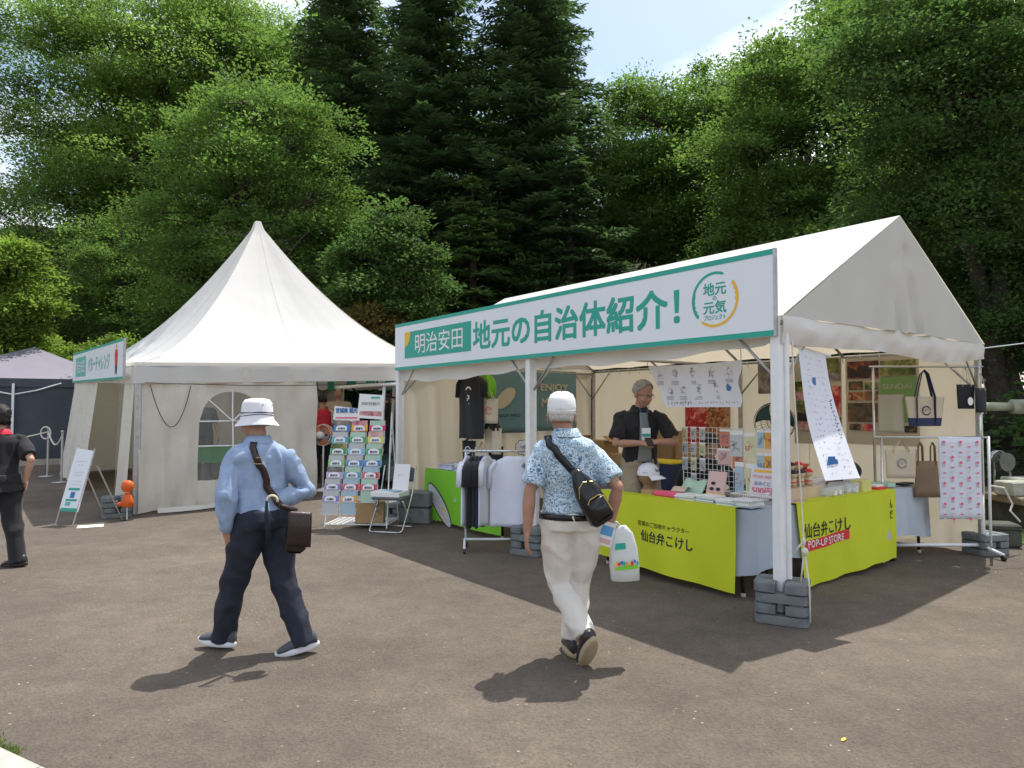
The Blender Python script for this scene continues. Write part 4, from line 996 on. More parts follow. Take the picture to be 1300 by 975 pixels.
def collage(u0, u1, z0, z1, tiles, texts, label):
    t = thing('photo_poster', u0, D - .015, z0, label, 'poster'); w, h = u1 - u0, z1 - z0
    mb = MB(); mb.grid(lambda a, b: (w * a, .008 * sin(a * 5) * (1 - b) - .006, h * b), 10, 6, .002); mb.build('sheet', mat("poster_cream", (.56, .50, .38), .6), t)
    for (x0, x1, y0, y1, k) in tiles:
        mb = MB(); mb.box(((x0 + x1) / 2 * w, -.018, (y0 + y1) / 2 * h), ((x1 - x0) * w, .002, (y1 - y0) * h)); mb.build('photograph', PT.get(k) or MATS[k], t)
    for (s, x, y, ww, hh, m) in texts: mb = MB(); lettering(mb, s, (x * w, -.021, y * h), XA, YA, ww, hh, .004); mb.build('poster_lettering', m, t)
mat("poster_green", (.20, .34, .12), .6)
def C(x0, x1, y0, y1, k): return ((x0 - 300) / 760, (x1 - 300) / 760, 1 - (y1 - 60) / 1000, 1 - (y0 - 60) / 1000, k)
collage(-1.45, -.60, 1.12, 2.17, [C(325, 660, 100, 300, 'fire'), C(680, 1030, 110, 280, 'green'), C(340, 490, 330, 430, 'brown'), C(515, 655, 345, 430, 'green'), C(335, 490, 455, 550, 'food'), C(510, 658, 450, 550, 'brown'), C(325, 658, 580, 800, 'brown'),
        C(680, 1040, 292, 800, 'poster_green'), C(340, 460, 825, 895, 'night'), C(485, 600, 825, 900, 'red'), C(770, 880, 840, 905, 'red'), C(905, 1035, 835, 910, 'night')],
        [("SENDAI", .72, .66, .32, .06, M_PCREAM), ("JAPAN", .72, .56, .16, .035, M_PCREAM)], 'photo collage poster with a green lettered square on the back wall behind the tote bags')
def C2(x0, x1, y0, y1, k): return ((x0 - 105) / 330, (x1 - 105) / 330, 1 - (y1 - 10) / 690, 1 - (y0 - 10) / 690, k)
collage(-2.14, -1.50, 1.10, 2.19, [C2(205, 420, 12, 130, 'green'), C2(115, 195, 190, 272, 'green'), C2(115, 205, 276, 346, 'pink'), C2(122, 208, 352, 436, 'green'), C2(130, 214, 440, 515, 'night'), C2(140, 220, 520, 590, 'pink'), C2(208, 370, 230, 470, 'gold'),
        C2(225, 340, 478, 592, 'horse'), C2(346, 430, 482, 592, 'night'), C2(260, 430, 20, 190, 'sea'), C2(376, 430, 236, 470, 'red')],
        [("SENDAI", .52, .59, .30, .05, M_PCREAM), ("JAPAN", .52, .51, .17, .04, M_YEL)], 'photo collage poster with an orange lettered picture behind the fluttering narrow cloth')
collage(-3.93, -3.12, .98, 1.70, [(.02, .5, .05, .95, 'red'), (.5, .98, .02, .98, 'food')], [], 'food photograph poster on the back wall above the wire display grid')

# clothes
def tshirt(name, m, w=.50, h=.70, fold=.012, depth=.035, sleeve=.20, parent=None, seed=0):
    mb = MB(); R = []
    n = 28
    for i in range(19):
        t = i / 18; z = -h + (h - .0) * t
        if t < .80: ww = w / 2 * (1 - .03 * sin(t * 4))
        else: k = (t - .80) / .20; ww = w / 2 * (1 - .02 - .62 * k ** 2.2)
        dd = depth * (1 - .55 * max(0, t - .7) / .3); z2 = z
        R.append([Vector((ww * cos(2 * pi * q / n), (dd + fold * (1 - t * .6) * sin(5 * 2 * pi * q / n + seed + t * 2)) * sin(2 * pi * q / n), z2 + .008 * sin(q + seed) * (t < .05))) for q in range(n)])
    mb.loft(R)
    for s in (-1, 1):
        P = [Vector((s * (w / 2 - .07), 0, -.06)), Vector((s * (w / 2 - .01), 0, -.14)), Vector((s * (w / 2 + .0), 0, -.12 - sleeve))]
        mb.tube(P, [.05, .062, .066], 12, True, .45)
    o = mb.build(name, m, parent, True); return o
def hanger(parent):
    mb = MB(); mb.tube([(-.2, 0, -.1), (0, 0, -.015), (.2, 0, -.1)], .005, 5); mb.tube([(0, 0, -.015), (0, 0, .03), (.02, 0, .055), (.0, 0, .075), (-.02, 0, .06)], .003, 5); return mb.build('hanger', M_STEEL, parent)
def garment(loc, rz, m, label, w=.5, h=.7, cat='t-shirt', name='t_shirt', sleeve=.2, seed=0, group=None, depth=.035):
    t = empty(name, loc, rz, label, cat, group); tshirt('shirt_body', m, w, h, parent=t, seed=seed, sleeve=sleeve, depth=depth); hanger(t); return t
# white clothes rail in front
RX, RY = -.57, 7.72
rail = empty('clothes_rail', (RX, RY, 0), 0, 'white wheeled clothes rail carrying shirts in front of the lime banner', 'clothes rail')
mb = MB(); mb.tube([(.03, 0, 1.085), (.86, 0, 1.085)], .014, 8); mb.build('top_bar', M_STEEL, rail, True)
mb = MB(); mb.tube([(.05, 0, .12), (.84, 0, .12)], .014, 8); mb.build('bottom_bar', M_PWHITE, rail, True)
for x in (.06, .83):
    mb = MB(); mb.tube([(x, 0, .1), (x, 0, 1.085)], .012, 8); mb.build('upright', M_PWHITE, rail, True)
    mb = MB(); mb.tube([(x, -.20, .055), (x - .01, 0, .12), (x, .20, .055)], .013, 8); ft = mb.build('foot_bar', M_PWHITE, rail, True)
    for y in (-.20, .20): mb = MB(); mb.M = Matrix.Translation((x, y, .027)) @ Matrix.Rotation(pi / 2, 4, 'Y'); mb.lathe([(.001, -.011), (.026, -.011), (.026, .011), (.001, .011)], 12); mb.build('caster', M_DARKT, ft)
M_LAV = mat("lavender_white_cotton", (.76, .79, .90), .9, var=.04, trans=.08)
gs = [(.075, 1.35, M_LAV, 'pale lavender shirt at the left end of the white clothes rail', .40), (.135, 1.35, M_BLK, 'black shirt hanging second on the white clothes rail', .46), (.18, 1.45, M_BLK, 'black shirt hanging in the middle of the white clothes rail', .44), (.235, 1.3, M_NAVY, 'navy shirt between the black and the white shirts on the rail', .42), (.29, 1.2, M_WCLOTH, 'white shirt hung sideways next to the frontal white T-shirt', .44)]
for i, (x, a, m, lab, w) in enumerate(gs): garment((RX + x, RY, 1.03), a, m, lab, w, .74 + .02 * (i % 2), seed=i, cat='shirt', name='shirt', depth=.03)
tw = garment((RX + .60, RY - .05, 1.03), .06, M_LAV, 'white T-shirt with small chest print hung facing forward on the rail', .56, .76, seed=3, sleeve=.22)
mb = MB(); rnd = random.Random(3); squig(mb, (.14, -.045, -.24), .03, .03, 12, rnd, th=.004); mb.build('chest_print', M_NAVY, tw)
mb = MB(); mb.box((.10, -.045, -.10), (.045, .004, .045), R=Matrix.Rotation(.6, 3, 'Y')); mb.build('size_tag', M_GREYP, tw)
# shirts and bags hanging at the left bay
g1 = garment(T(-4.78, .45, 2.02) , TA + .12, M_BLK, 'black T-shirt with white chest print hung high under the roof edge', .50, .86, seed=1)
mb = MB(); arc(mb, (.0, -.048, -.24), .055, .02, .3, 2.84, 12, .003); squig(mb, (0, -.05, -.33), .02, .08, 9, random.Random(2), th=.008); mb.build('chest_print', M_WPRINT, g1)
garment(T(-4.76, .62, 2.03), TA - .1, MATS["lime_banner"] if "lime_banner" in MATS else M_LIME, 'lime green T-shirt half hidden behind the black one', .52, .40, seed=4)
def tote(loc, rz, w, h, m, label, hm=None, hl=.25, base=None, cat='tote bag', group=None, name='tote_bag', taper=.9, drop=0, logo=None, strap=.018):
    t = empty(name, loc, rz, label, cat, group); hm = hm or m
    mb = MB(); R = []
    for i in range(7):
        k = i / 6; ww = w / 2 * (taper + (1 - taper) * k); R.append([Vector((ww * cos(2 * pi * q / 16) ** (1) * (1 if abs(cos(2 * pi * q / 16)) > .99 else 1), .018 * sin(2 * pi * q / 16) * (1.4 - k), -hl - h + h * k)) for q in range(16)])
    mb.loft(R); mb.build('bag_body', m, t, True)
    if base: mb = MB(); mb.loft([[Vector((w / 2 * (taper + (1 - taper) * k * .28 + .003) * cos(2 * pi * q / 16), .030 * sin(2 * pi * q / 16), -hl - h - .003 + h * .28 * k)) for q in range(16)] for k in (0, .5, 1)]); mb.build('bag_base', base, t)
    for s in (-1, 1):
        mb = MB(); a = s * .03
        P = [(-w * .22, s * .022, -hl - h * (.95 if base else .1)), (-w * .22, s * .022, -hl), (-w * .08, s * .012, -.04), (0, 0, 0), (w * .08, s * .012, -.04), (w * .22, s * .022, -hl), (w * .22, s * .022, -hl - h * (.95 if base else .1))]
        mb.tube(P, strap / 2, 6, True, .35); mb.build('handle', hm, t)
    if logo: mb = MB(); arc(mb, (0, -.024, -hl - h * .48), .045, .012, 0, 6.0, 20, .004); squig(mb, (0, -.026, -hl - h * .48), .015, .015, 4, random.Random(1)); mb.build('round_print', logo, t)
    return t
tote(T(-4.50, .55, 1.80), TA + .3, .30, .32, M_CREAM, 'cream tote bag with faint round print beside the high black T-shirt', hl=.12, logo=M_PINK)
for i, (u, z) in enumerate(((-4.60, 1.42), (-4.44, 1.40))): tote(T(u, .62, z), TA + .3, .17, .34, M_CREAM, ['left', 'right'][i] + ' one of two narrow cream bags with black straps under the cream tote', hm=M_BLK, hl=.1, strap=.05)
tote(T(-4.55, .66, 1.16), TA + .3, .30, .42, M_BLK, 'black tote bag hanging over the stacked white shirts', hm=M_BLK, hl=.1)
tote(T(-4.72, .58, 1.12), TA + .3, .24, .40, M_CREAM, 'cream patterned bag hanging in front of the black tote bag', hl=.08, logo=M_NAVY)
g2 = tote(T(-4.98, .55, 1.18), TA + .3, .24, .26, M_BLK, 'small black bag with a white print at the left end of the hanging bags', hl=.06, logo=M_WPRINT)
rs = thing('round_price_sign', -4.36, 1.0, .94, 'small round white sign with scalloped edge above the white T-shirt', 'sign', rz=.5)
mb = MB(); mb.M = Matrix.Rotation(pi / 2, 4, 'X'); mb.prism([(.115 * (1 + .06 * cos(9 * t)) * cos(t), .10 * (1 + .06 * cos(9 * t)) * sin(t) + .1) for t in np.linspace(0, 2 * pi, 54, endpoint=False)], .006); mb.build('sign_plate', M_NAVY, rs)
mb = MB(); mb.M = Matrix.Rotation(pi / 2, 4, 'X'); mb.prism([(.106 * (1 + .06 * cos(9 * t)) * cos(t), .092 * (1 + .06 * cos(9 * t)) * sin(t) + .1) for t in np.linspace(0, 2 * pi, 54, endpoint=False)], .003, .006); mb.build('sign_face', M_PAPER, rs)
mb = MB(); squig(mb, (0, -.010, .1), .06, .03, 12, random.Random(6), th=.003); mb.build('ink_marks', MATS["ink_print"], rs); mb = MB(); flat(mb, ellpoly(.07, .06, .035, .025, 0, 10), XA, YA, (0, -.0095, .1), .001); mb.build('red_spot', M_PINK, rs)
mb = MB(); mb.tube([(0, .005, .02), (0, .005, -.22)], .006, 6); mb.build('stem', M_DARKT, rs)
# folded shirts on the lime table
rnd = random.Random(11)
for i, (u, v, w, nn) in enumerate(((-5.2, .45, .34, 3), (-4.75, .42, .34, 4), (-4.3, .45, .34, 4), (-3.95, .42, .3, 3))):
    for k in range(nn):
        mb = MB(); mb.box((0, 0, .013), (w, .30, .024), bev=.01)
        one(mb, 'folded_shirt', [M_LAV, M_WCLOTH, M_GREYCL][(i + k) % 3], T(u, v, .725 + k * .026), TA + rnd.uniform(-.06, .06), '%s folded white shirt in the %s pile on the lime-bannered table' % (['bottom', 'second', 'third', 'fourth'][k], ['far left', 'left middle', 'right middle', 'far right'][i]), 'folded shirt', 'folded shirts on the table', True)

# ------------------------------------------------------------------ goods on the front table
def box_thing(u, v, z, w, d, h, m, label, cat='box', rz=0, name='box', group=None, bev=.003):
    mb = MB(); mb.box((0, 0, h / 2), (w, d, h), bev=bev); return one(mb, name, m, T(u, v, z), TA + rz, label, cat, group)
def wire_grid(u0, v, z, w, h, label, rz=0, st=.05):
    t = thing('wire_grid', u0, v, z, label, 'display grid', rz=rz)
    mb = MB()
    for i in range(int(w / st) + 1): mb.tube([(i * st, 0, 0), (i * st, 0, h)], .0022, 4)
    mb.build('vertical_wires', M_PWHITE, t)
    mb = MB()
    for j in range(int(h / st) + 1): mb.tube([(0, 0, j * st), (int(w / st) * st, 0, j * st)], .0022, 4)
    mb.build('horizontal_wires', M_PWHITE, t)
    mb = MB(); ww = int(w / st) * st; mb.tube([(0, 0, -.04), (0, 0, h), (ww, 0, h), (ww, 0, -.04)], .005, 6); mb.build('frame', M_PWHITE, t)
    for x in (0, ww): mb = MB(); mb.tube([(x, -.12, -.0), (x, .12, -.0)], .006, 6); mb.build('foot', M_PWHITE, t)
    return t
wire_grid(-1.60, .86, .77, .46, .60, 'white wire display grid hung with small charms on the front table')
wire_grid(-1.12, .86, .77, .62, .60, 'white wire display grid behind the hanging card packs')
CT = [mat("card_grey", (.50, .52, .52), .5), mat("card_lemon", (.62, .62, .40), .5), mat("card_red", (.60, .22, .14), .5), mat("card_blue", (.38, .52, .60), .5), mat("card_orange", (.66, .36, .08), .5), mat("card_mint", (.42, .60, .48), .5), mat("card_pink", (.66, .44, .42), .5)]
rnd = random.Random(21); rown = ['top', 'second', 'third', 'bottom']
def packet(u, v, z, w, h, m, label, group, head=M_PAPER, tilt=.12):
    t = thing('card_packet', u, v, z, label, 'packet', group); 
    mb = MB(); mb.bar((0, 0, 0), (0, tilt * h, h * .86), w, .008, up=(0, 1, 0)); mb.build('printed_card', m, t)
    mb = MB(); mb.bar((0, tilt * h * .86, h * .862), (0, tilt * h, h), w, .009, up=(0, 1, 0)); mb.build('header_card', head, t)
    mb = MB(); squig(mb, (0, tilt * h * .45 - .008, h * .45), w * .3, h * .22, 8, rnd, lift=(0, -.003, 0), th=.002); mb.build('ink_marks', [MATS["ink_print"], M_RED, M_BLUE][rnd.randrange(3)], t)
    return t
for j in range(4):
    for i in range(3):
        if j == 3 and i != 1: continue
        packet(-1.56 + i * .105, .835, 1.25 - j * .15, .065, .125, CT[0] if (i + j) % 3 else CT[1], '%s small grey charm packet in the %s row of the white grid' % (['left', 'middle', 'right'][i], rown[j]), 'charm packets on the wire grid', tilt=0)
for i, (a, z1, b, z0, m, lab) in enumerate([(-.87, 1.35, -.74, 1.13, 0, 'grey card packet, leftmost large one on the display grid'), (-.73, 1.34, -.62, 1.13, 1, 'lemon card packet with red strip right of the grey one'), (-.60, 1.37, -.54, 1.21, 3, 'pale blue packet at the top right of the grid'), (-.53, 1.37, -.45, 1.21, 4, 'orange packet at the top right corner of the grid'),
        (-.61, 1.17, -.55, 1.02, 3, 'blue packet in the lower right of the grid'), (-.54, 1.17, -.45, 1.02, 4, 'orange packet in the lower right of the grid'), (-.84, 1.08, -.75, .80, 3, 'tall pale blue packet standing behind the price card'), (-.73, 1.07, -.62, .80, 1, 'tall yellow packet with a green strip beside the blue one'),
        (-1.14, 1.36, -1.02, 1.2, 2, 'reddish packet hanging beside the charm rows'), (-1.0, 1.36, -.90, 1.2, 0, 'grey packet right of the reddish one'), (-1.16, 1.18, -1.02, 1.03, 6, 'striped red and grey packet in the middle of the grid'), (-1.0, 1.17, -.90, 1.0, 2, 'orange-red striped packet beside it in the middle of the grid')]):
    packet((a + b) / 2, .60 + .004 * i if i not in (8, 9, 10, 11) else .82, z0, b - a, z1 - z0, CT[m], lab, 'card packets', tilt=.03)
bk = thing('picture_book', -.985, .52, .735, 'pink booklet with three small drawings propped up on the front table', 'booklet'); mb = MB(); mb.bar((0, 0, 0), (.0, .07, .25), .19, .012, up=(0, 1, 0)); mb.build('cover', CT[6], bk)
mb = MB(); 
for x, z in ((-.03, .15), (-.04, .10), (.03, .10)): flat(mb, ellpoly(x, z, .025, .016, 0, 10), XA, (0, .27, .96), (0, -.0075, 0), .002)
mb.build('drawings', M_BLACK, bk); mb = MB(); mb.bar((.0, -.0078, .005), (0, .012, .06), .188, .003, up=(0, 1, 0)); mb.build('orange_band', M_YEL, bk)
pc = thing('price_card', -.535, .56, .80, 'white price card with pink and red lettering beside the near corner post', 'price card'); TL = (0, .2, .98)
mb = MB(); mb.bar((0, 0, 0), (0, .05, .245), .24, .006, up=(0, 1, 0)); mb.build('card', mat("card_white_pink", (.72, .66, .70), .5), pc)
mb = MB(); lettering(mb, "おみくじ", (-.0, .017, .115), XA, TL, .15, .035, .006); mb.build('card_lettering', M_BLUE, pc)
mb = MB(); lettering(mb, "500円", (.0, .005, .055), XA, TL, .19, .062, .012); lettering(mb, "アクリルキーホルダー", (.0, .030, .172), XA, TL, .20, .03, .006); mb.build('card_lettering', M_PINK, pc)
mb = MB(); mb.bar((0, .038, .208), (0, .0425, .228), .18, .003, up=(0, 1, 0)); mb.build('orange_strip', M_YEL, pc)
# cap on a wooden head
cp = thing('baseball_cap', -1.74, .50, .90, 'white baseball cap with black script displayed on a wooden head block', 'cap', rz=1.84)
M_CAP = mat("white_cap_fabric", (.74, .76, .82), .75, bump=.001, bscale=120)
mb = MB(); mb.lathe([(.095, .0), (.098, .03), (.085, .075), (.055, .108), (.02, .122), (.001, .124)], 22, sx=1, sy=1.15); mb.build('crown', M_CAP, cp, True)
mb = MB(); mb.grid(lambda a, b: (.095 * sin((a - .5) * 2.3) * (1 + .0 * b), -.10 * cos((a - .5) * 2.3) - .085 * b * cos((a - .5) * 2.2), .006 - .03 * b - .02 * abs(a - .5) ** 2 * 4 * b), 16, 6, .004); mb.build('peak', M_CAP, cp, True)
mb = MB(); lettering(mb, "Srixon", (0, -.105, .055), XA, (0, .35, .94), .10, .035, .01, lift=.006, bend=lambda p: Vector((p.x, p.y + p.x * p.x * 4, p.z))); mb.build('cap_lettering', M_BLACK, cp)
mb = MB(); squig(mb, (-.094, -.02, .03), .02, .006, 5, random.Random(1), X=(0, -1, 0), lift=(-.008, 0, 0), th=.003); mb.build('side_lettering', M_NAVY, cp)
mb = MB(); mb.lathe([(.075, 0), (.07, .02), (.045, .05), (.045, .08), (.075, .11), (.085, .16), (.07, .2), (.001, .21)], 18, sx=1, sy=1.15); one(mb, 'cap_stand', M_CARD2, T(-1.74, .50, .735), TA - .5, 'brown wooden head-shaped block under the white cap', 'cap stand', smooth=True)
box_thing(-1.98, .45, .737, .24, .17, .055, mat("checked_tin", (.50, .52, .50), .5, var=.3, vscale=60), 'pale checked tin box at the left end of the front table')
mb = MB(); mb.ell((0, 0, .02), (.10, .06, .02)); one(mb, 'folded_cloth', M_WCLOTH, T(-1.98, .45, .793), TA, 'crumpled white and pink cloth lying on the checked tin', 'cloth', smooth=True)
box_thing(-1.60, .37, .737, .14, .10, .045, M_CARD, 'small open brown box between the cap and the pink box')
box_thing(-1.37, .36, .737, .28, .12, .05, mat("bright_pink_card", (.78, .10, .20), .6), 'bright pink flat box on the front table edge', bev=.015)
mb = MB(); mb.grid(lambda a, b: (.14 * (a - .5), .12 * (b - .5), .02 + .02 * sin(pi * b) + .03 * b), 8, 8, .003); one(mb, 'paper_bag', M_CREAM, T(-1.32, .47, .77), TA + .2, 'small cream paper bag lying behind the bright pink box', 'bag', smooth=True)
mb = MB(); mb.grid(lambda a, b: (.26 * (a - .5), .05 + .10 * b, .02 + .13 * b + .01 * sin(a * 9)), 12, 8, .004); one(mb, 'patterned_cloth', CT[5], T(-1.24, .45, .74), TA, 'pale green patterned cloth folded below the wire grid', 'cloth', smooth=True)
rnd = random.Random(9)
for i, (u, v, w, d, n) in enumerate([(-1.12, .36, .22, .16, 4), (-.90, .36, .20, .17, 5), (-.70, .36, .18, .18, 4), (-.54, .38, .17, .2, 5)]):
    for k in range(n):
        mb = MB(); mb.box((0, 0, .006), (w, d, .011), bev=.002)
        one(mb, 'paper_packet', [M_PAPER, CT[0], M_WPRINT, CT[3], M_PAPER][(i + k) % 5] if k < n - 1 else M_PAPER, T(u + rnd.uniform(-.01, .01), v, .737 + k * .0125), TA + rnd.uniform(-.15, .15), '%s flat white packet of the %s pile along the front table' % (['bottom', 'second', 'third', 'fourth', 'fifth'][k], ['left', 'second', 'third', 'right-hand'][i]), 'packet', 'flat packets in piles on the front table')
tr = thing('wire_basket', -.53, .40, .80, 'white wire basket of flat packets in front of the price card', 'basket')
mb = MB()
for k in range(13): mb.tube([(-.12 + .02 * k, -.1, .045), (-.12 + .02 * k, -.1, 0), (-.12 + .02 * k, .08, 0), (-.12 + .02 * k, .08, .045)], .0018, 4)
mb.build('wires', M_PWHITE, tr); mb = MB(); mb.tube([(-.12, -.1, .045), (.12, -.1, .045), (.12, .08, .045), (-.12, .08, .045), (-.12, -.1, .045)], .0035, 5); mb.build('rim', M_PWHITE, tr)

# ------------------------------------------------------------------ goods on the side tables
rnd = random.Random(31)
M_WOODD = mat("pale_turned_wood", (.60, .48, .32), .45)
def doll(u, v, z, s, capm, label):
    t = thing('wooden_doll', u, v, z, label, 'wooden doll', 'round-headed wooden dolls on the side table', rz=.9)
    mb = MB(); mb.lathe([(.0, 0), (.024 * s, 0), (.026 * s, .03 * s), (.020 * s, .06 * s), (.001, .065 * s)], 14); mb.build('body', M_WOODD, t, True)
    mb = MB(); mb.ell((0, 0, .088 * s), (.033 * s, .033 * s, .032 * s), 14, 10); h = mb.build('head', M_WOODD, t, True)
    mb = MB(); mb.lathe([(.0335 * s, .096 * s), (.030 * s, .108 * s), (.018 * s, .120 * s), (.001, .123 * s)], 14); mb.build('painted_top', capm, h, True)
    mb = MB(); mb.lathe([(.0268 * s, .028 * s), (.0262 * s, .036 * s)], 14); mb.build('painted_band', M_RED, t)
k = 0
for i in range(4):
    for j in range(2): doll(-.62 - .1 * j, 1.06 + .13 * i, .84 if j == 0 else .90, 1.25, [M_BLACK, M_RED][(i == 3)], '%s doll of the %s row of round-headed wooden dolls by the corner' % (['first', 'second', 'third', 'fourth'][i], ['front', 'rear'][j]))
box_thing(-.60, 1.22, .737, .16, .56, .10, mat("pale_wood_box", (.56, .44, .30), .6, var=.1), 'pale wooden display box under the wooden dolls'); box_thing(-.74, 1.25, .737, .10, .5, .16, mat("pale_wood_box", (.5, .4, .3)), 'taller pale wooden step behind the display box')
def clear_box(u, v, w, d, h, m, label):
    t = thing('clear_box', u, v, .737, label, 'box', 'clear plastic boxes on the side table'); mb = MB(); mb.box((0, 0, h / 2), (w, d, h), bev=.004); mb.build('box_shell', M_PLAST, t)
    mb = MB(); rr = random.Random(int(v * 100))
    for q in range(6): mb.box((rr.uniform(-.3, .3) * w, -d * .38 + q * d * .15, h * .38), (w * .7, d * .10, h * .6 * rr.uniform(.6, 1)), rz=rr.uniform(-.2, .2))
    mb.build('contents', m, t)
clear_box(-.56, 1.62, .2, .34, .09, M_PAPER, 'long clear box of white items beside the wooden dolls'); clear_box(-.56, 1.98, .18, .24, .10, M_LAV, 'clear box of lilac items in the middle of the side table'); clear_box(-.78, 1.75, .16, .3, .14, CT[6], 'clear box with pinkish items behind the long clear box')
box_thing(-.52, 2.24, .737, .12, .18, .11, mat("lemon_card_box", (.62, .58, .22), .6), 'lemon yellow box standing near the middle of the side table'); box_thing(-.50, 2.52, .737, .12, .18, .025, M_RED, 'thin red box lying right of the lemon box'); box_thing(-.52, 2.53, .7625, .10, .15, .02, M_PAPER, 'white packet on the thin red box')
box_thing(-.60, 2.85, .737, .2, .16, .04, CT[5], 'pale green flat packet near the far end of the side table'); box_thing(-.53, 3.2, .737, .10, .24, .02, M_BLK, 'flat dark purse at the far end of the side table'); box_thing(-.7, 2.45, .737, .14, .16, .09, CT[0], 'grey card box behind the lemon box')
box_thing(-.48, 1.0, .7365, .1, .3, .004, mat("pale_pink_tray", (.66, .42, .45), .5), 'thin pale pink tray edge by the corner of the side table', bev=.001)
# crate, bag and clutter behind the side table
crt = thing('plastic_crate', -1.42, 2.35, .72, 'black crate with an orange-red rim behind the side table', 'crate', rz=.3)
mb = MB(); mb.box((0, 0, .10), (.42, .3, .20), bev=.01); mb.build('crate_body', M_BLK, crt); mb = MB(); mb.box((0, 0, .21), (.45, .33, .035), bev=.008); mb.build('crate_rim', mat("orange_red_plastic", (.70, .09, .04), .5), crt); mb = MB(); mb.box((0, -.151, .015), (.40, .01, .02)); mb.build('crate_strip', MATS["orange_red_plastic"], crt)
for k in range(6): mb = MB(); mb.box((-.17 + .068 * k, -.155, .11), (.012, .012, .15)); mb.build('crate_rib', M_BLK, crt)
mb = MB(); mb.ell((0, 0, .03), (.10, .06, .035)); one(mb, 'cloth_bundle', M_BROWNC, T(-1.45, 2.35, .965), TA, 'brown cloth bundle lying on the black crate', 'cloth', smooth=True)
folding_table(-1.55, 2.45, 1.2, .5, .3, 'inner folding table holding the black crate behind the side tables')
bg_ = thing('duffel_bag', -.98, 2.75, .76, 'dark navy duffel bag seen between the narrow cloth and the chrome rack', 'bag', rz=.3)
mb = MB(); mb.ell((0, 0, .12), (.20, .13, .13), 16, 10); mb.build('bag_body', M_BLK, bg_, True); mb = MB(); mb.tube([(-.12, -.05, .2), (-.05, -.08, .27), (.05, -.08, .27), (.12, -.05, .2)], .01, 6); mb.build('handle', M_NAVY, bg_)
mb = MB(); mb.box((0, 0, .38), (.45, .4, .76), bev=.01); one(mb, 'storage_box', M_CARD2, T(-.98, 2.78, 0), TA + .3, 'tall brown carton under the duffel bag', 'box')
bt = thing('bottle', -1.02, 2.0, .72, 'small green bottle with a lime cap behind the wooden dolls', 'bottle'); mb = MB(); mb.lathe([(.0, 0), (.035, 0), (.035, .13), (.02, .15), (.015, .17)], 12); mb.build('glass', mat("green_glass", (.05, .12, .06), .1), bt, True); mb = MB(); mb.lathe([(.02, .165), (.02, .2), (.001, .202)], 10); mb.build('bottle_cap', M_LIME, bt)
mb = MB(); mb.ell((0, 0, .05), (.16, .10, .06)); one(mb, 'wrapped_goods', M_BROWNC, T(-1.05, 1.75, .72), TA, 'brown wrapped goods behind the clear boxes', 'packet', smooth=True)
folding_table(-1.15, 1.75, 1.2, .45, pi / 2, 'narrow inner table carrying the green bottle and brown wrapped goods')

# boxes at the back left
def carton(u, v, z, w, d, h, label, rz=0, m=None, flaps=False):
    t = thing('cardboard_box', u, v, z, label, 'cardboard box', 'cardboard boxes at the back of the tent', rz=rz)
    mb = MB(); mb.box((0, 0, h / 2), (w, d, h), bev=.004); mb.build('carton', m or M_CARD, t)
    mb = MB(); mb.box((0, 0, h + .0015), (w * .96, .05, .003)); mb.build('tape', mat("packing_tape", (.42, .30, .16), .35), t)
    if flaps:
        for s in (-1, 1): mb = MB(); mb.box((s * (w / 2 + .05), 0, h + .03), (.16, d * .96, .006), R=Matrix.Rotation(s * .5, 3, 'Y')); mb.build('flap', m or M_CARD, t)
carton(-4.75, 2.75, .735, .5, .36, .34, 'cardboard box with raised flaps behind the capped man', .1, flaps=True); carton(-4.25, 2.72, .735, .36, .3, .16, 'low cardboard box left of the seller')
carton(-3.45, 3.0, .0, .5, .4, .8, 'tall carton standing behind the seller', 0); carton(-3.6, 3.0, .8, .36, .34, .24, 'carton with dark tape right of the seller', .05, M_CARD2); carton(-3.25, 3.05, .8, .3, .3, .26, 'brown carton beside the food poster', -.1); carton(-3.6, 3.0, 1.04, .34, .3, .2, 'topmost carton of the pile right of the seller', .0)
nb = thing('storage_bin', -3.2, 2.45, 0, 'navy speckled bin with yellow edge behind the seated person', 'bin'); mb = MB(); mb.box((0, 0, .55), (.55, .4, .6), bev=.01); mb.build('bin_body', M_NAVY, nb); mb = MB(); mb.box((0, 0, .86), (.57, .42, .03), bev=.005); mb.build('yellow_edge', mat("yellow_plastic", (.7, .55, .02), .5), nb); mb = MB(); mb.box((-.255, -.205, .5), (.03, .02, .7)); mb.build('yellow_strip', MATS["yellow_plastic"], nb)
mb = MB(); mb.box((0, 0, .125), (.5, .36, .25), bev=.01); one(mb, 'storage_box', M_CARD2, T(-3.2, 2.45, 0), TA, 'low carton under the navy speckled bin', 'box')

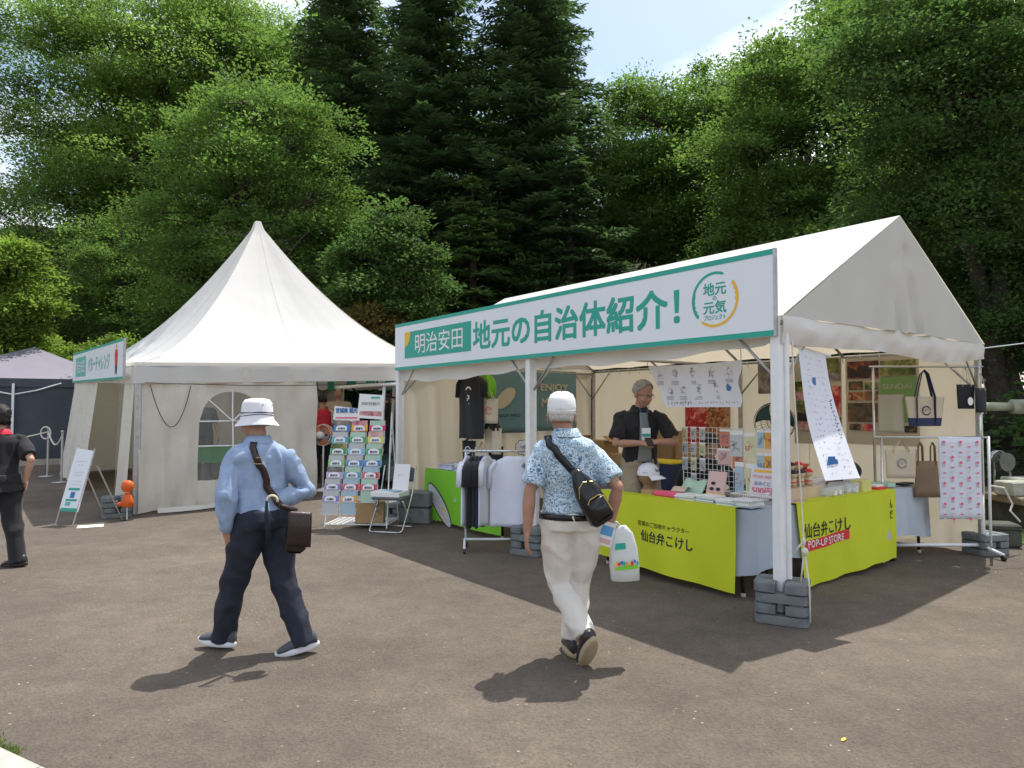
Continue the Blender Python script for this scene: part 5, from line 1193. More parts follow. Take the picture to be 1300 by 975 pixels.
# floor fan at the back wall
def floor_fan(loc, rz, z, R, m, bl, label, pole_m, cagem):
    t = empty('electric_fan', loc, rz, label, 'fan')
    mb = MB(); mb.lathe([(.001, 0), (.19, 0), (.19, .015), (.04, .04), (.02, .06)], 20); mb.build('base', pole_m, t, True)
    mb = MB(); mb.tube([(0, 0, .04), (0, 0, z)], .014, 8); mb.build('pole', pole_m, t, True)
    mb = MB(); mb.M = Matrix.Translation((0, .10, z)) @ Matrix.Rotation(pi / 2, 4, 'X'); mb.lathe([(.001, -.09), (.05, -.08), (.065, -.02), (.06, .05), (.001, .06)], 14); mb.build('motor', m, t, True)
    mb = MB()
    for rr_, y in ((R, 0), (R * .97, -.04), (R * .97, .05), (R * .6, -.075), (R * .3, -.085)):
        P = [(rr_ * cos(a), y, z + rr_ * sin(a)) for a in np.linspace(0, 2 * pi, 25)]; mb.tube(P, .004, 4, False)
    for k in range(28): a = 2 * pi * k / 28; mb.tube([(.03 * cos(a), -.088, z + .03 * sin(a)), (R * .6 * cos(a), -.075, z + R * .6 * sin(a)), (R * cos(a), 0, z + R * sin(a)), (R * .4 * cos(a), .07, z + R * .4 * sin(a))], .0015, 3, False)
    mb.build('cage', cagem, t)
    for k in range(3):
        a0 = 2 * pi * k / 3 + .4; mb = MB(); mb.grid(lambda a, b: ((.03 + R * .82 * a) * cos(a0 + (b - .5) * 1.15 * (.4 + a * .8)), .02 - .03 * (b - .5), z + (.03 + R * .82 * a) * sin(a0 + (b - .5) * 1.15 * (.4 + a * .8))), 6, 6, .003); mb.build('blade', bl, t, True)
    return t
floor_fan(T(-2.13, 3.3, 0), TA + .4, 1.38, .25, M_GREYP, mat("dark_green_blade", (.02, .07, .07), .3), 'black-caged pedestal fan with dark blades near the back wall', M_GALV, M_DARKT)
floor_fan((-3.33, 12.35, gh(-3.3, 12.35)), pi * .9, .98, .19, M_PWHITE, mat("orange_blade", (.66, .20, .05), .35, alpha=.8), 'cream pedestal fan with orange blades at the marquee opening', M_PWHITE, M_PWHITE)
gc = thing('fan_heater_lamp', -2.3, 3.62, 0, 'grey pole with a speaker box and dangling cable at the back wall', 'pole')
mb = MB(); mb.tube([(0, 0, 0), (0, 0, 2.1)], .02, 8); mb.build('pole', M_GALV, gc); mb = MB(); mb.box((0, -.08, 1.95), (.42, .02, .40), bev=.004); mb.build('notice_board', MATS["photo_grey"], gc); mb = MB(); mb.tube([(.02, -.03, 1.7), (.10, -.06, 1.5), (.0, -.06, 1.3), (.12, -.05, 1.45), (.09, -.05, 1.6)], .006, 5); mb.build('cable', M_DARKT, gc)
gc.name = 'utility_pole'

# ------------------------------------------------------------------ chrome rack on the right with bags
rk = empty('clothes_rack', (3.86, 7.45, 0), 0, 'double chrome garment rack with bags at the right side of the stall', 'clothes rack')
for x in (0, 1.13): 
    mb = MB(); mb.tube([(x, 0, .62), (x, 0, 2.0)], .014, 8); mb.build('upright', M_STEEL, rk, True); mb = MB(); mb.tube([(x + (.05 if x < .5 else -.05) * 0, 0, .10), (x, 0, .64)], .019, 8); mb.build('lower_upright', M_PWHITE, rk, True)
    mb = MB(); mb.tube([(x + .05, -.05, .10), (x + .05, -.05, 1.26)], .014, 8); mb.build('upright', M_PWHITE if x else M_STEEL, rk, True)
    mb = MB(); mb.tube([(x + .02, -.28, .06), (x, 0, .1), (x + .03, .28, .06)], .017, 8); ft = mb.build('foot_bar', M_PWHITE, rk, True)
    for y in (-.28, .28): mb = MB(); mb.M = Matrix.Translation((x + .02, y, .03)) @ Matrix.Rotation(pi / 2, 4, 'Y'); mb.lathe([(.001, -.014), (.03, -.014), (.03, .014), (.001, .014)], 12); mb.build('caster', M_DARKT, ft)
for z, y in ((2.0, 0), (1.25, -.05)): mb = MB(); mb.tube([(-.04, y, z), (1.17, y, z)], .012, 8); mb.build('hanging_bar', M_STEEL, rk, True)
mb = MB(); mb.tube([(0, 0, .11), (1.13, 0, .11)], .019, 8); mb.build('bottom_bar', M_PWHITE, rk, True)
tote((4.38, 7.41, 1.96), .12, .46, .31, M_CREAM, 'cream tote bag with navy base and long navy straps on the chrome rack', hm=M_NAVY, hl=.28, base=M_NAVY, logo=M_NAVY, taper=.8, strap=.034)
mb = MB(); mb.grid(lambda a, b: (-.14 + .28 * a, .01 * sin(a * 8), -.40 + .40 * b), 10, 10, .003); o = one(mb, 'hanging_towel', mat("olive_cream_cotton", (.40, .36, .27), .9), (4.02, 7.40, 1.70), 0, 'plain beige cloth panel hanging at the left of the chrome rack', 'cloth', smooth=True)
tote((4.83, 7.43, 2.0), .1, .21, .26, M_BLK, 'small black bag with white print high on the chrome rack', hl=.19, hm=M_CREAM, strap=.01, logo=None); mb = MB(); flat(mb, ellpoly(0, 0, .03, .045, 0, 10), XA, YA, (4.84, 7.37, 1.63), .002); bp_ = mb.build('w', M_WPRINT); bp_.name = 'white_print'; bp_.parent = [o for o in bpy.data.objects if o.get('label') == 'small black bag with white print high on the chrome rack'][0]; bp_.matrix_parent_inverse = (Matrix.Translation((4.83, 7.43, 2.0)) @ Matrix.Rotation(.1, 4, 'Z')).inverted()
tote((4.97, 7.40, 1.93), .3, .16, .26, M_BLK, 'second small black bag beside the right upright of the chrome rack', hl=.16, hm=M_CREAM, strap=.01)
tote((4.10, 7.38, 1.24), 0, .34, .30, M_CREAM, 'beige tote bag with round print on the middle bar of the rack', hl=.12, logo=M_GREYP)
bb = empty('shopping_bag', (4.37, 7.38, 1.20), 0, 'brown shopping bag with handle loops on the middle bar of the rack', 'bag')
mb = MB(); mb.loft([[Vector((.115 * (1 + .2 * (1 - k)) * cos(2 * pi * q / 14), .02 * sin(2 * pi * q / 14), -.58 + .38 * k)) for q in range(14)] for k in np.linspace(0, 1, 6)]); mb.build('bag_body', M_BROWNC, bb, True)
for x in (-.065, .065): mb = MB(); mb.tube([(x - .025, 0, -.24), (x - .022, 0, -.05), (x, 0, -.005), (x + .022, 0, -.05), (x + .025, 0, -.24)], .02, 8, True, .4); mb.build('handle', M_BROWNC, bb, True)
ptn = empty('patterned_towel', (4.71, 7.385, 1.25), 0, 'white towel with rows of small red motifs on the middle bar', 'towel')
mb = MB(); mb.grid(lambda a, b: (-.21 + .45 * a, .008 * sin(a * 13) * (1 - b), -.86 + .86 * b), 20, 14, .003); mb.build('towel_cloth', M_LAV, ptn, True)
mr_, mg_, my_ = MB(), MB(), MB()
for j in range(8):
    for i in range(5):
        c = (-.16 + .088 * i, -.014, -.05 - .108 * j - .05 * (i % 2)); big = (i + j) % 2 == 0
        flat(mr_, ellpoly(0, 0, .015 if big else .018, .016 if big else .008, 0, 9), XA, YA, c, .002)
        if big: flat(mg_, ellpoly(0, -.03, .012, .014, 0, 8), XA, YA, c, .002)
        else: flat(my_, ellpoly(0, -.045, .02, .005, 0, 8), XA, YA, c, .002)
for k_, m_, n_ in ((mr_, M_PINK, 'red_motifs'), (mg_, CT[6], 'pale_motifs'), (my_, CT[1], 'yellow_motifs')): k_.build(n_, m_, ptn)['kind'] = 'stuff'
# corner guy rope and knot
rp = thing('guy_rope', .17, .0, 0, 'knotted white rope hanging from the eave down to the near ballast stack', 'rope')
mb = MB(); mb.tube([(-.13, .10, 2.1), (-.10, .08, 1.6), (-.03, .03, .9), (.0, .0, .62), (.01, -.01, .50)], .0055, 6); mb.tube([(.0, 0, .50), (-.02, -.01, .31)], .006, 6); mb.tube([(.01, 0, .5), (.05, -.02, .3), (.06, -.03, .04)], .006, 6); mb.tube([(0, 0, .6), (-.03, -.01, .56), (-.06, -.02, .50)], .008, 6); mb.build('rope_strand', M_ROPE, rp, True)
mb = MB(); mb.ell((.012, -.005, .53), (.026, .02, .028), 10, 8); mb.ell((.0, -.0, .60), (.016, .014, .03), 10, 8); mb.build('knot', M_ROPE, rp, True)

# ------------------------------------------------------------------ folding chair, brochure rack, A-board, odds and ends
fc = empty('folding_chair', (-1.53, 9.0, 0), -.25, 'grey folding chair with chrome legs holding a white tray in front of the rack', 'chair')
mb = MB(); mb.box((0, 0, .42), (.42, .38, .035), bev=.012); mb.build('seat', mat("grey_vinyl", (.10, .115, .13), .5), fc)
mb = MB(); mb.grid(lambda a, b: (-.20 + .40 * a, .22 - .03 * cos((a - .5) * 3) + .03 * b, .60 + .20 * b * (1 - .15 * abs(a - .5) ** 3 * 8)), 12, 5, .02); mb.build('backrest', MATS["grey_vinyl"], fc, True)
for s in (-1, 1):
    mb = MB(); mb.tube([(s * .22, .24, .80), (s * .22, .12, .46), (s * .22, -.20, .03), (s * .20, -.24, .012)], .011, 8); mb.build('leg', M_STEEL, fc, True)
    mb = MB(); mb.tube([(s * .20, -.16, .40), (s * .20, .20, .03), (s * .18, .23, .012)], .011, 8); mb.build('leg', M_STEEL, fc, True)
for y, h in ((-.24, .012), (.23, .012)): mb = MB(); mb.tube([(-.2, y, h), (.2, y, h)], .011, 8); mb.build('floor_bar', M_STEEL, fc, True)
tb_ = empty('leaflet_tray', (-1.56, 8.98, .438), -.3, 'white tray of leaflets lying on the folding chair', 'tray')
mb = MB(); mb.box((0, 0, .03), (.40, .30, .06), bev=.004); mb.build('tray_box', M_PAPER, tb_); mb = MB(); mb.box((-.04, -.03, .066), (.26, .2, .01), rz=.1); mb.build('leaflet', M_WPRINT, tb_); mb = MB(); mb.box((.06, -.04, .072), (.2, .16, .006), rz=-.2); mb.build('leaflet', CT[3], tb_)
ns = empty('notice_sheet', (-1.44, 9.08, .50), -.25, 'white notice sheet standing upright on the folding chair', 'notice')
mb = MB(); mb.bar((0, -.02, 0), (0, .06, .33), .22, .004, up=(0, 1, 0)); mb.build('sheet', M_PAPER, ns); mb = MB(); squig(mb, (0, .012, .19), .04, .012, 9, random.Random(4), lift=(0, -.008, .002), th=.0015); mb.build('ink_marks', M_GREYP, ns)

br = empty('brochure_rack', (-1.98, 9.25, 0), -.10, 'white wire rack filled with colourful town brochures in three columns', 'brochure rack')
for x in (-.42, .40):
    mb = MB(); mb.tube([(x, -.22, .02), (x * .92, .10, 1.5)], .009, 6); mb.build('leg', M_PWHITE, br); mb = MB(); mb.tube([(x, .36, .02), (x * .92, .11, 1.45)], .009, 6); mb.build('leg', M_PWHITE, br)
mb = MB()
for k in range(12): mb.tube([(-.42 + .82 * k / 11, -.22, .06), (-.42 + .82 * k / 11, .36, .06)], .005, 4)
for k in range(8): mb.tube([(-.42, -.22 + .58 * k / 7, .062), (.40, -.22 + .58 * k / 7, .062)], .005, 4)
mb.build('base_grid', M_PWHITE, br)
HC3 = dict(b=(.05, .24, .62), o=(.80, .42, .05), c=(.65, .04, .14), t=(.05, .42, .52), g=(.05, .36, .12), y=(.72, .68, .04), l=(.25, .55, .75), lg=(.26, .55, .16), li=(.55, .42, .68), p=(.32, .24, .62), r=(.72, .05, .10))
rows = [('b', 'o', 'c'), ('t', 'g', 'y'), ('g', 'l', 'g'), ('lg', 'b', 'b'), ('li', 't', 'r'), ('p', 'r', 'r'), ('p', 'o', None)]
names = ["石巻市", "塩竈市", "気仙沼市", "白石市", "名取市", "角田市", "多賀城市", "岩沼市", "登米市", "栗原市", "東松島市", "大崎市", "富谷市", "蔵王町", "七ヶ宿町", "大河原町", "村田町", "柴田町", "川崎町", "丸森町"]
rnd = random.Random(14); q = 0; PBM = [PT['sea'], PT['green'], CT[0], CT[3], PT['pink'], CT[5], CT[0]]
for j, r in enumerate(rows):
    for i, c in enumerate(r):
        if c is None: continue
        x = -.28 + .242 * i - .014 * j; z = 1.30 - .152 * j; y = -.02 - .028 * j
        mb = MB(); mb.bar((x, y, z - .20), (x, y + .035, z + .095), .205, .012, up=(0, 1, 0)); b_ = mb.build('brochure', PBM[rnd.randrange(7)], br)
        mb = MB(); mb.bar((x, y - .007 + .02, z - .045), (x, y + .035 - .010, z + .035), .218, .006, up=(0, 1, 0)); h = mb.build('header_card', mat('header_' + c, HC3[c], .5), b_)
        nn_ = (0, .24, .97); mb = MB(); fan(mb, [(-.075, -.032)] + [(.075 * cos(t), .005 + .032 * sin(t)) for t in np.linspace(pi, 0, 9)] + [(.075, -.032)], lambda p: Vector((x + p.x, y + .0135 - .006 + p.z * .24, z - .004 + p.z))); mb.build('white_arch', M_WPRINT, b_)
        mb = MB(); lettering(mb, names[q], (x, y + .0045, z - .01), XA, nn_, .10, .032, .02, lift=.002); mb.build('town_lettering', M_NAVY, b_); q += 1
        mb = MB(); mb.tube([(x - .11, y - .005, z - .12), (x - .11, y - .025, z - .2), (x + .11, y - .025, z - .2), (x + .11, y - .005, z - .12)], .003, 4); mb.build('pocket_wire', M_PWHITE, br)
mb = MB(); mb.bar((-.24, .05, 1.39), (-.22, .06, 1.57), .36, .012, up=(0, 1, 0)); hb = mb.build('header_sign', M_PAPER, br); mb = MB(); lettering(mb, "宮城県 観光", (-.23, .045, 1.53), XA, YA, .30, .07, .02, lift=.004); mb.build('header_lettering', M_BLUE, br); mb = MB(); mb.box((-.235, .046, 1.43), (.30, .003, .02)); mb.build('header_strip', M_PINK, br)
mb = MB(); mb.bar((.10, .0, 1.42), (.12, .03, 1.74), .34, .01, up=(0, 1, 0)); mb.build('poster_board', M_PAPER, br); mb = MB(); lettering(mb, "市町村紹介", (.11, .010, 1.62), XA, (0, .09, 1), .26, .045, .01, lift=.006); mb.build('poster_lettering', M_GREYP, br); mb = MB(); mb.box((.11, .000, 1.48), (.30, .003, .08)); mb.build('poster_picture', MATS['photo_pink'], br); mb = MB(); mb.box((.17, .014, 1.70), (.12, .003, .025)); mb.build('poster_tab', M_TEALP, br)
mb = MB(); mb.box((0, 0, .13), (.36, .28, .26), bev=.004); one(mb, 'cardboard_box', M_CARD, (-1.86, 9.22, .07), .1, 'cardboard box on the base of the brochure rack', 'cardboard box')
for i, (x, y, z) in enumerate(((-1.28, 9.55, 0), (-1.28, 9.55, .22))): mb = MB(); mb.box((0, 0, .11), (.42, .3, .21), bev=.02); one(mb, 'plastic_case', M_WEIGHT, (x, y, z), -.2, ['lower', 'upper'][i] + ' grey plastic case behind the folding chair legs', 'case')

ab = empty('a_board_sign', (-5.80, 9.42, 0), -.30, 'white A-board notice on thin legs beside the marquee corner', 'sign')
ab.rotation_euler = (0, .0, -.25)
mb = MB(); mb.bar((-.075, -.10, .20), (.02, .06, 1.0), .29, .02, up=(0, 1, 0)); mb.build('panel', M_BOARD, ab)
for s in (-1, 1): mb = MB(); mb.tube([(s * .14 - .105, -.14, .0), (s * .145 + .02, .065, 1.02)], .010, 6); mb.build('front_leg', M_GALV, ab); mb = MB(); mb.tube([(s * .14 + .16, .42, .0), (s * .12 + .05, .10, .78)], .010, 6); mb.build('rear_leg', M_GALV, ab)
AX, AY = Vector((1, 0, 0)), (Vector((.02, .06, 1.0)) - Vector((-.075, -.10, .20))).normalized(); NA = AX.cross(AY)
def AB(x, t): return Vector((-.075, -.10, .20)) + AY * (t * .82) + AX * x + NA * .011
rnd = random.Random(2); mb = MB()
for t, w in ((.80, .10), (.74, .05), (.62, .09), (.57, .06), (.47, .09), (.42, .10)): 
    for k in range(int(w * 100)): squig(mb, AB(-w + 2 * w * (k + .5) / int(w * 100), t), .006, .007, 3, rnd, X=AX, Z=AY, lift=NA * .002, th=.0016)
mb.build('ink_marks', M_GREYP, ab)
for t, w, h, m, n_ in ((.345, .09, .016, M_TEAL, 'green_bar'), (.165, .09, .014, M_TEAL, 'green_bar'), (.01, .135, .022, M_TEAL, 'green_bar'), (.105, .04, .026, M_TEALP, 'green_mark'), (.25, .035, .04, M_BLUE, 'blue_mark')):
    mb = MB(); c = AB(0 if n_ != 'green_mark' else -.04, t) + NA * .002; mb.add([c - AX * w - AY * h, c + AX * w - AY * h, c + AX * w + AY * h, c - AX * w + AY * h], [(0, 1, 2, 3)]); mb.build(n_, m, ab)
mb = MB(); mb.box((0, 0, .004), (.30, .21, .003)); one(mb, 'paper_sheet', M_PAPER, (-5.55, 9.25, .003), .5, 'white sheet of paper lying on the tarmac by the A-board', 'paper')
ob = empty('orange_bag_stand', (-5.33, 9.72, 0), 0, 'bright orange plastic bag tied round a short stick at the marquee corner', 'bag')
M_OR = mat("orange_plastic", (.72, .13, .02), .35, trans=.1, bump=.004, bscale=40)
mb = MB(); mb.lathe([(.04, .19), (.085, .20), (.08, .28), (.05, .36), (.03, .395), (.06, .41), (.085, .46), (.075, .53), (.03, .56), (.001, .56)], 14, sx=1, sy=.8); mb.ell((-.09, 0, .23), (.06, .03, .03)); mb.build('bag_body', M_OR, ob, True)
mb = MB(); mb.tube([(0, 0, .02), (0, 0, .56)], .007, 6); mb.build('stick', M_PWHITE, ob); mb = MB(); mb.lathe([(.035, .393), (.036, .402)], 10, sx=1, sy=.8); mb.build('tie', M_WPRINT, ob); mb = MB(); mb.lathe([(.001, 0), (.09, 0), (.09, .012), (.01, .02)], 14); mb.build('foot_plate', M_DARKT, ob)
# rope stanchions left
stp = [(-9.35, 14.1), (-8.55, 13.3), (-12.5, 15.2)]
M_STN = M_GALV
for i, (x, y) in enumerate(stp):
    g = gh(x, y); t = empty('rope_post', (x, y, g), 0, ['metal rope post with a coiled rope end left of the marquee entrance', 'metal rope post closest to the marquee entrance', 'metal rope post by the grey canopy tent at the left edge'][i], 'rope post')
    mb = MB(); mb.lathe([(.001, 0), (.16, 0), (.16, .012), (.03, .025)], 18); mb.build('base', M_STN, t, True); mb = MB(); mb.tube([(0, 0, .02), (0, 0, .95)], .02, 8); mb.build('post', M_STN, t); mb = MB(); mb.ell((0, 0, .96), (.03, .03, .03)); mb.build('finial', M_STN, t, True)
for (a, b, lab) in ((stp[2], stp[0], 'white rope strung between the posts in front of the grey canopy tent'), (stp[0], stp[1], 'white rope from the left post to the marquee entrance post')):
    mb = MB(); P = []
    for k in range(13): s = k / 12; x = a[0] + (b[0] - a[0]) * s; y = a[1] + (b[1] - a[1]) * s; P.append((x, y, gh(x, y) + .90 - .22 * sin(pi * s)))
    mb.tube(P, .014, 6); one(mb, 'barrier_rope', M_ROPE, (0, 0, 0), 0, lab, 'rope')
mb = MB(); mb.tube([(stp[0][0] + .10 * cos(t) - .02, stp[0][1] - .05, gh(*stp[0]) + .88 + .12 * sin(t)) for t in np.linspace(0, 2 * pi, 20)], .014, 6); one(mb, 'rope_coil', M_ROPE, (0, 0, 0), 0, 'coil of white rope hanging on the left metal post', 'rope')

# golf cart inside the marquee opening
CG = gh(-1.6, 13.2); gcart = empty('golf_cart', (-1.75, 13.1, CG), 0, 'golf cart with white roof and brown seats parked at the marquee opening', 'golf cart')
M_DG = mat("dark_green_paint", (.012, .05, .035), .35)
mb = MB(); mb.grid(lambda a, b: (-1.42 + 2.7 * a, -.6 + 1.2 * b, 1.80 + .07 * sin(pi * a) + .03 * sin(pi * b)), 20, 8, .05); mb.build('roof', M_PWHITE, gcart, True)
for x, x2 in ((-.62, -.55), (.95, .9)):
    for y in (-.52, .52): mb = MB(); mb.bar((x, y, .45 if x < 0 else .6), (x2, y, 1.82), .07, .05); mb.build('roof_post', M_PWHITE, gcart)
mb = MB(); mb.box((.05, 0, .38), (2.2, 1.1, .35), bev=.1); mb.build('body', M_DG, gcart, True); mb = MB(); mb.box((-.95, 0, .6), (.5, 1.05, .35), bev=.12); mb.build('cowl', M_DG, gcart, True)
mb = MB(); mb.box((.05, 0, .66), (.5, 1.05, .2), bev=.05); mb.build('seat', M_DARKT, gcart, True)
for y in (-.27, .27): mb = MB(); mb.box((.32, y, .98), (.12, .46, .42), bev=.06); mb.build('seat_back', mat("tan_vinyl", (.45, .24, .10), .5), gcart, True)
mb = MB(); mb.box((.36, 0, .88), (.06, 1.08, .5), bev=.02); mb.build('seat_shell', M_DARKT, gcart)
mb = MB(); mb.tube([(-.45 + .14 * 0 + .05 * cos(t), -.25 + .17 * sin(t), .98 + .13 * cos(t)) for t in np.linspace(0, 2 * pi, 20)], .014, 6); mb.build('steering_wheel', M_DARKT, gcart)
for x in (-.85, .75):
    for y in (-.5, .5): mb = MB(); mb.M = Matrix.Translation((x, y, .22)) @ Matrix.Rotation(pi / 2, 4, 'X'); mb.lathe([(.12, -.09), (.2, -.09), (.22, -.05), (.22, .05), (.2, .09), (.12, .09)], 20); w_ = mb.build('wheel', M_DARKT, gcart, True); mb = MB(); mb.M = Matrix.Translation((x, y, .22)) @ Matrix.Rotation(pi / 2, 4, 'X'); mb.lathe([(.001, -.07), (.12, -.08), (.12, .08), (.001, .07)], 16); mb.build('hub', M_GALV, w_)
mb = MB(); mb.tube([(-1.2, -.2, 1.78), (-1.0, -.25, 1.62), (-.75, -.2, 1.68), (-.4, -.22, 1.60), (-.1, -.2, 1.70), (.3, -.2, 1.6)], .02, 6); mb.tube([(-.9, -.25, 1.63), (-1.0, -.28, 1.5), (-.98, -.3, 1.2)], .01, 5); mb.build('cable_bundle', M_DARKT, gcart)
# striped awning beyond and green putting table inside
aw = empty('striped_awning', (-3.9, 18.2, gh(0, 18)), -.05, 'green and white striped awning seen through the marquee opening', 'awning')
for k in range(16):
    mb = MB(); x = -1.6 + .24 * k; mb.grid(lambda a, b: (x + .24 * a, -.9 * b, 2.35 - .35 * b), 2, 4); mb.add([(x, -.9, 2.0), (x + .24, -.9, 2.0), (x + .24, -.9, 1.68), (x + .12, -.9, 1.64), (x, -.9, 1.68)], [(0, 1, 2, 3, 4)]); mb.build('stripe', M_TEAL if k % 2 == 0 else M_PAPER, aw)
for x in (-1.6, 2.2): mb = MB(); mb.bar((x, -.9, 0), (x, -.9, 1.7), .05); mb.build('post', M_GALV, aw)
gt = empty('green_table', (-5.35, 12.5, gh(-5.3, 12.5)), .65, 'table with a bright green cloth behind the arched marquee window', 'table')
mb = MB(); mb.box((0, 0, .76), (1.8, .6, .03)); mb.build('tabletop', mat("bright_green_cloth", (.03, .32, .09), .8), gt); mb = MB(); mb.grid(lambda a, b: (-.9 + 1.8 * a, -.31 - .01 * sin(a * 30), .50 + .26 * b), 30, 3); mb.build('cloth_skirt', MATS["bright_green_cloth"], gt, True)
for x in (-.8, .8):
    for y in (-.25, .25): mb = MB(); mb.bar((x, y, 0), (x, y, .75), .03); mb.build('leg', M_DARKT, gt)

# ------------------------------------------------------------------ people
from mathutils.bvhtree import BVHTree
def solid(mb, voxel, m, name, parent, smooth_it=4, factor=.5, wrinkle=None, loc=None):
    """fuse overlapping closed shapes into one continuous surface"""
    me = mb.mesh('tmp', []); o = bpy.data.objects.new('tmp', me); COL.objects.link(o)
    r = o.modifiers.new('r', 'REMESH'); r.mode = 'VOXEL'; r.voxel_size = voxel
    s = o.modifiers.new('s', 'SMOOTH'); s.factor = factor; s.iterations = smooth_it
    dg = bpy.context.evaluated_depsgraph_get(); me2 = bpy.data.meshes.new_from_object(o.evaluated_get(dg))
    bpy.data.objects.remove(o); bpy.data.meshes.remove(me); me2.name = name
    if wrinkle:
        n = len(me2.vertices); co = np.empty(n * 3, np.float32); me2.vertices.foreach_get('co', co); co = co.reshape(-1, 3)
        no = np.empty(n * 3, np.float32); me2.vertex_normals.foreach_get('vector', no); no = no.reshape(-1, 3)
        amp, sc, stretch = wrinkle; d = np.empty(n, np.float32)
        for i in range(n):
            c = co[i]; v = noise.noise(Vector((c[0] * sc, c[1] * sc, c[2] * sc * stretch))); w = noise.noise(Vector((c[0] * sc * 2.3 + 5, c[1] * sc * 2.3, c[2] * sc * 2.3 * stretch)))
            d[i] = amp * ((.85 - min(1, abs(v) * 3.2)) * 1.1 + .6 * w)
        co = co + no * d[:, None]; me2.vertices.foreach_set('co', co.ravel())
    me2.materials.clear(); me2.materials.append(m)
    me2.polygons.foreach_set('use_smooth', [True] * len(me2.polygons)); me2.update()
    ob = bpy.data.objects.new(name, me2); COL.objects.link(ob); ob.parent = parent; return ob
def limbs(mb, pts, rad, n=14, flat=1.):
    """tapered limb with round ends; pts and radii are refined with a smooth curve"""
    P = [Vector(p) for p in pts]
    mb.tube(P, rad, n, True, flat); 
    for p, r in zip(P, rad): mb.ell(p, (r * .99,) * 3, 12, 8)
def ik(a, b, l1, l2, pole):
    a, b = Vector(a), Vector(b); d = b - a; L = min(d.length, (l1 + l2) * .999); u = d.normalized(); b = a + u * L
    x = (l1 * l1 - l2 * l2 + L * L) / (2 * L); h = sqrt(max(0, l1 * l1 - x * x)); p = Vector(pole); p = (p - u * p.dot(u)).normalized()
    return a + u * x + p * h, b
HS = 1.08
def fw(a): return Vector((-sin(a), cos(a), 0))
def ringset(mb, spine, n=26):
    """spine: list of (centre, lateral axis, half width, half depth, forward axis)"""
    R = []
    for c, lat, a, b, f in spine:
        R.append([Vector(c) + lat * a * (abs(cos(t)) ** .85) * (1 if cos(t) > 0 else -1) + f * b * (abs(sin(t)) ** .9) * (1 if sin(t) > 0 else -1) for t in [2 * pi * k / n for k in range(n)]])
    mb.loft(R)
def hand(mb, W, d, n, thumb, curl=.5, s=1., spread=1.):
    """palm, four jointed fingers and a thumb; d along the hand, n out of the back of the hand, thumb = side"""
    d = Vector(d).normalized(); n = Vector(n); n = (n - d * n.dot(d)).normalized(); t = d.cross(n).normalized()
    if t.dot(Vector(thumb)) < 0: t = -t
    W = Vector(W); s = s * 1.0
    R = Matrix((t, d, n)).transposed()
    mb.ell(W + d * .045 * s, (.038 * s, .052 * s, .015 * s), 12, 8, R); mb.tube([W - d * .03, W + d * .03 * s], [.024 * s, .026 * s], 10, True, .75)
    for k, (off, ln, r) in enumerate(((.029, .072, .0088), (.010, .080, .0090), (-.010, .074, .0086), (-.029, .058, .0076))):
        p = W + d * .085 * s + t * off * s; cur = curl * (1 + .12 * k); P = [p - d * .02]; dr = (d + t * (off * 3.2 * spread)).normalized(); a = .15
        for seg in (.45, .32, .25):
            P.append(P[-1] + (dr * cos(a) - n * sin(a)) * (ln * seg * s + (.02 if len(P) == 1 else 0))); a += cur
        limbs(mb, P, [r * s * 1.05, r * s, r * s * .93, r * s * .8], 8)
    p = W + d * .02 * s + t * .028 * s; P = [p, p + (d * .55 + t * .75 - n * .2).normalized() * .035 * s, p + (d * .55 + t * .75 - n * .2).normalized() * .035 * s + (d * .9 + t * .25 - n * .45 * curl).normalized() * .034 * s]
    P.append(P[-1] + (d * .95 - t * .15 - n * .5 * curl).normalized() * .024 * s); limbs(mb, P, [.014 * s, .012 * s, .0105 * s, .009 * s], 8)
def head(mb, c, yaw, pitch=0, s=1.):
    s = s * HS
    R = Matrix.Rotation(yaw, 3, 'Z') @ Matrix.Rotation(pitch, 3, 'X'); c = Vector(c)
    def E(p, r): mb.ell(c + R @ (Vector(p) * s), Vector(r) * s, 18, 12, R)
    E((0, -.008, .030), (.076, .094, .090)); E((0, .018, -.035), (.062, .072, .075)); E((0, .038, -.078), (.038, .040, .034)); E((0, .055, -.03), (.050, .042, .05))
    E((0, .090, -.030), (.016, .022, .014)); E((0, .084, -.010), (.010, .016, .026)); E((0, .078, .016), (.050, .016, .012)); E((0, .082, -.064), (.024, .012, .007)); E((0, .080, -.074), (.020, .012, .006))
    for x in (-1, 1): E((x * .078, -.008, -.012), (.010, .020, .032)); E((x * .080, -.016, -.002), (.009, .018, .020)); E((x * .036, .058, -.035), (.022, .025, .022))
    return R
def hair_cap(parent, c, R, m, s_=1., low=-.05, front=.06, grow=1.07, curly=0., name='hair', top=1.):
    """hair shell: lower at the nape than at the forehead"""
    mb = MB(); n = 30; rings = []; c = Vector(c); rr = random.Random(3); s = s_ * HS
    for i in range(11):
        ring = []
        for k in range(n):
            a = 2 * pi * k / n; fy = sin(a); zlow = low + (front - low) * max(0, fy) ** .7 + (.0 if abs(cos(a)) < .8 else -.005)
            z0 = max(-.97, zlow / .095); zt = .999; z = z0 + (zt - z0) * (i / 10) ** .8; r = sqrt(max(0, 1 - z * z)) if z > -.2 else sqrt(max(0, 1 - .04)) * (1 + (z + .2) * .25)
            g = grow + curly * rr.uniform(-.5, 1) * (.6 + .4 * (i < 9)); ring.append(c + R @ (Vector((.076 * cos(a) * r * g, -.008 + .096 * sin(a) * r * g, .03 + .092 * z * g * top)) * s))
        rings.append(ring)
    # inner skin so that the hair has thickness
    inner = [[c + (p - c) * .93 for p in r] for r in rings[:2][::-1]]
    mb.loft(inner + rings, True); o = mb.build(name, m, parent, True); return o

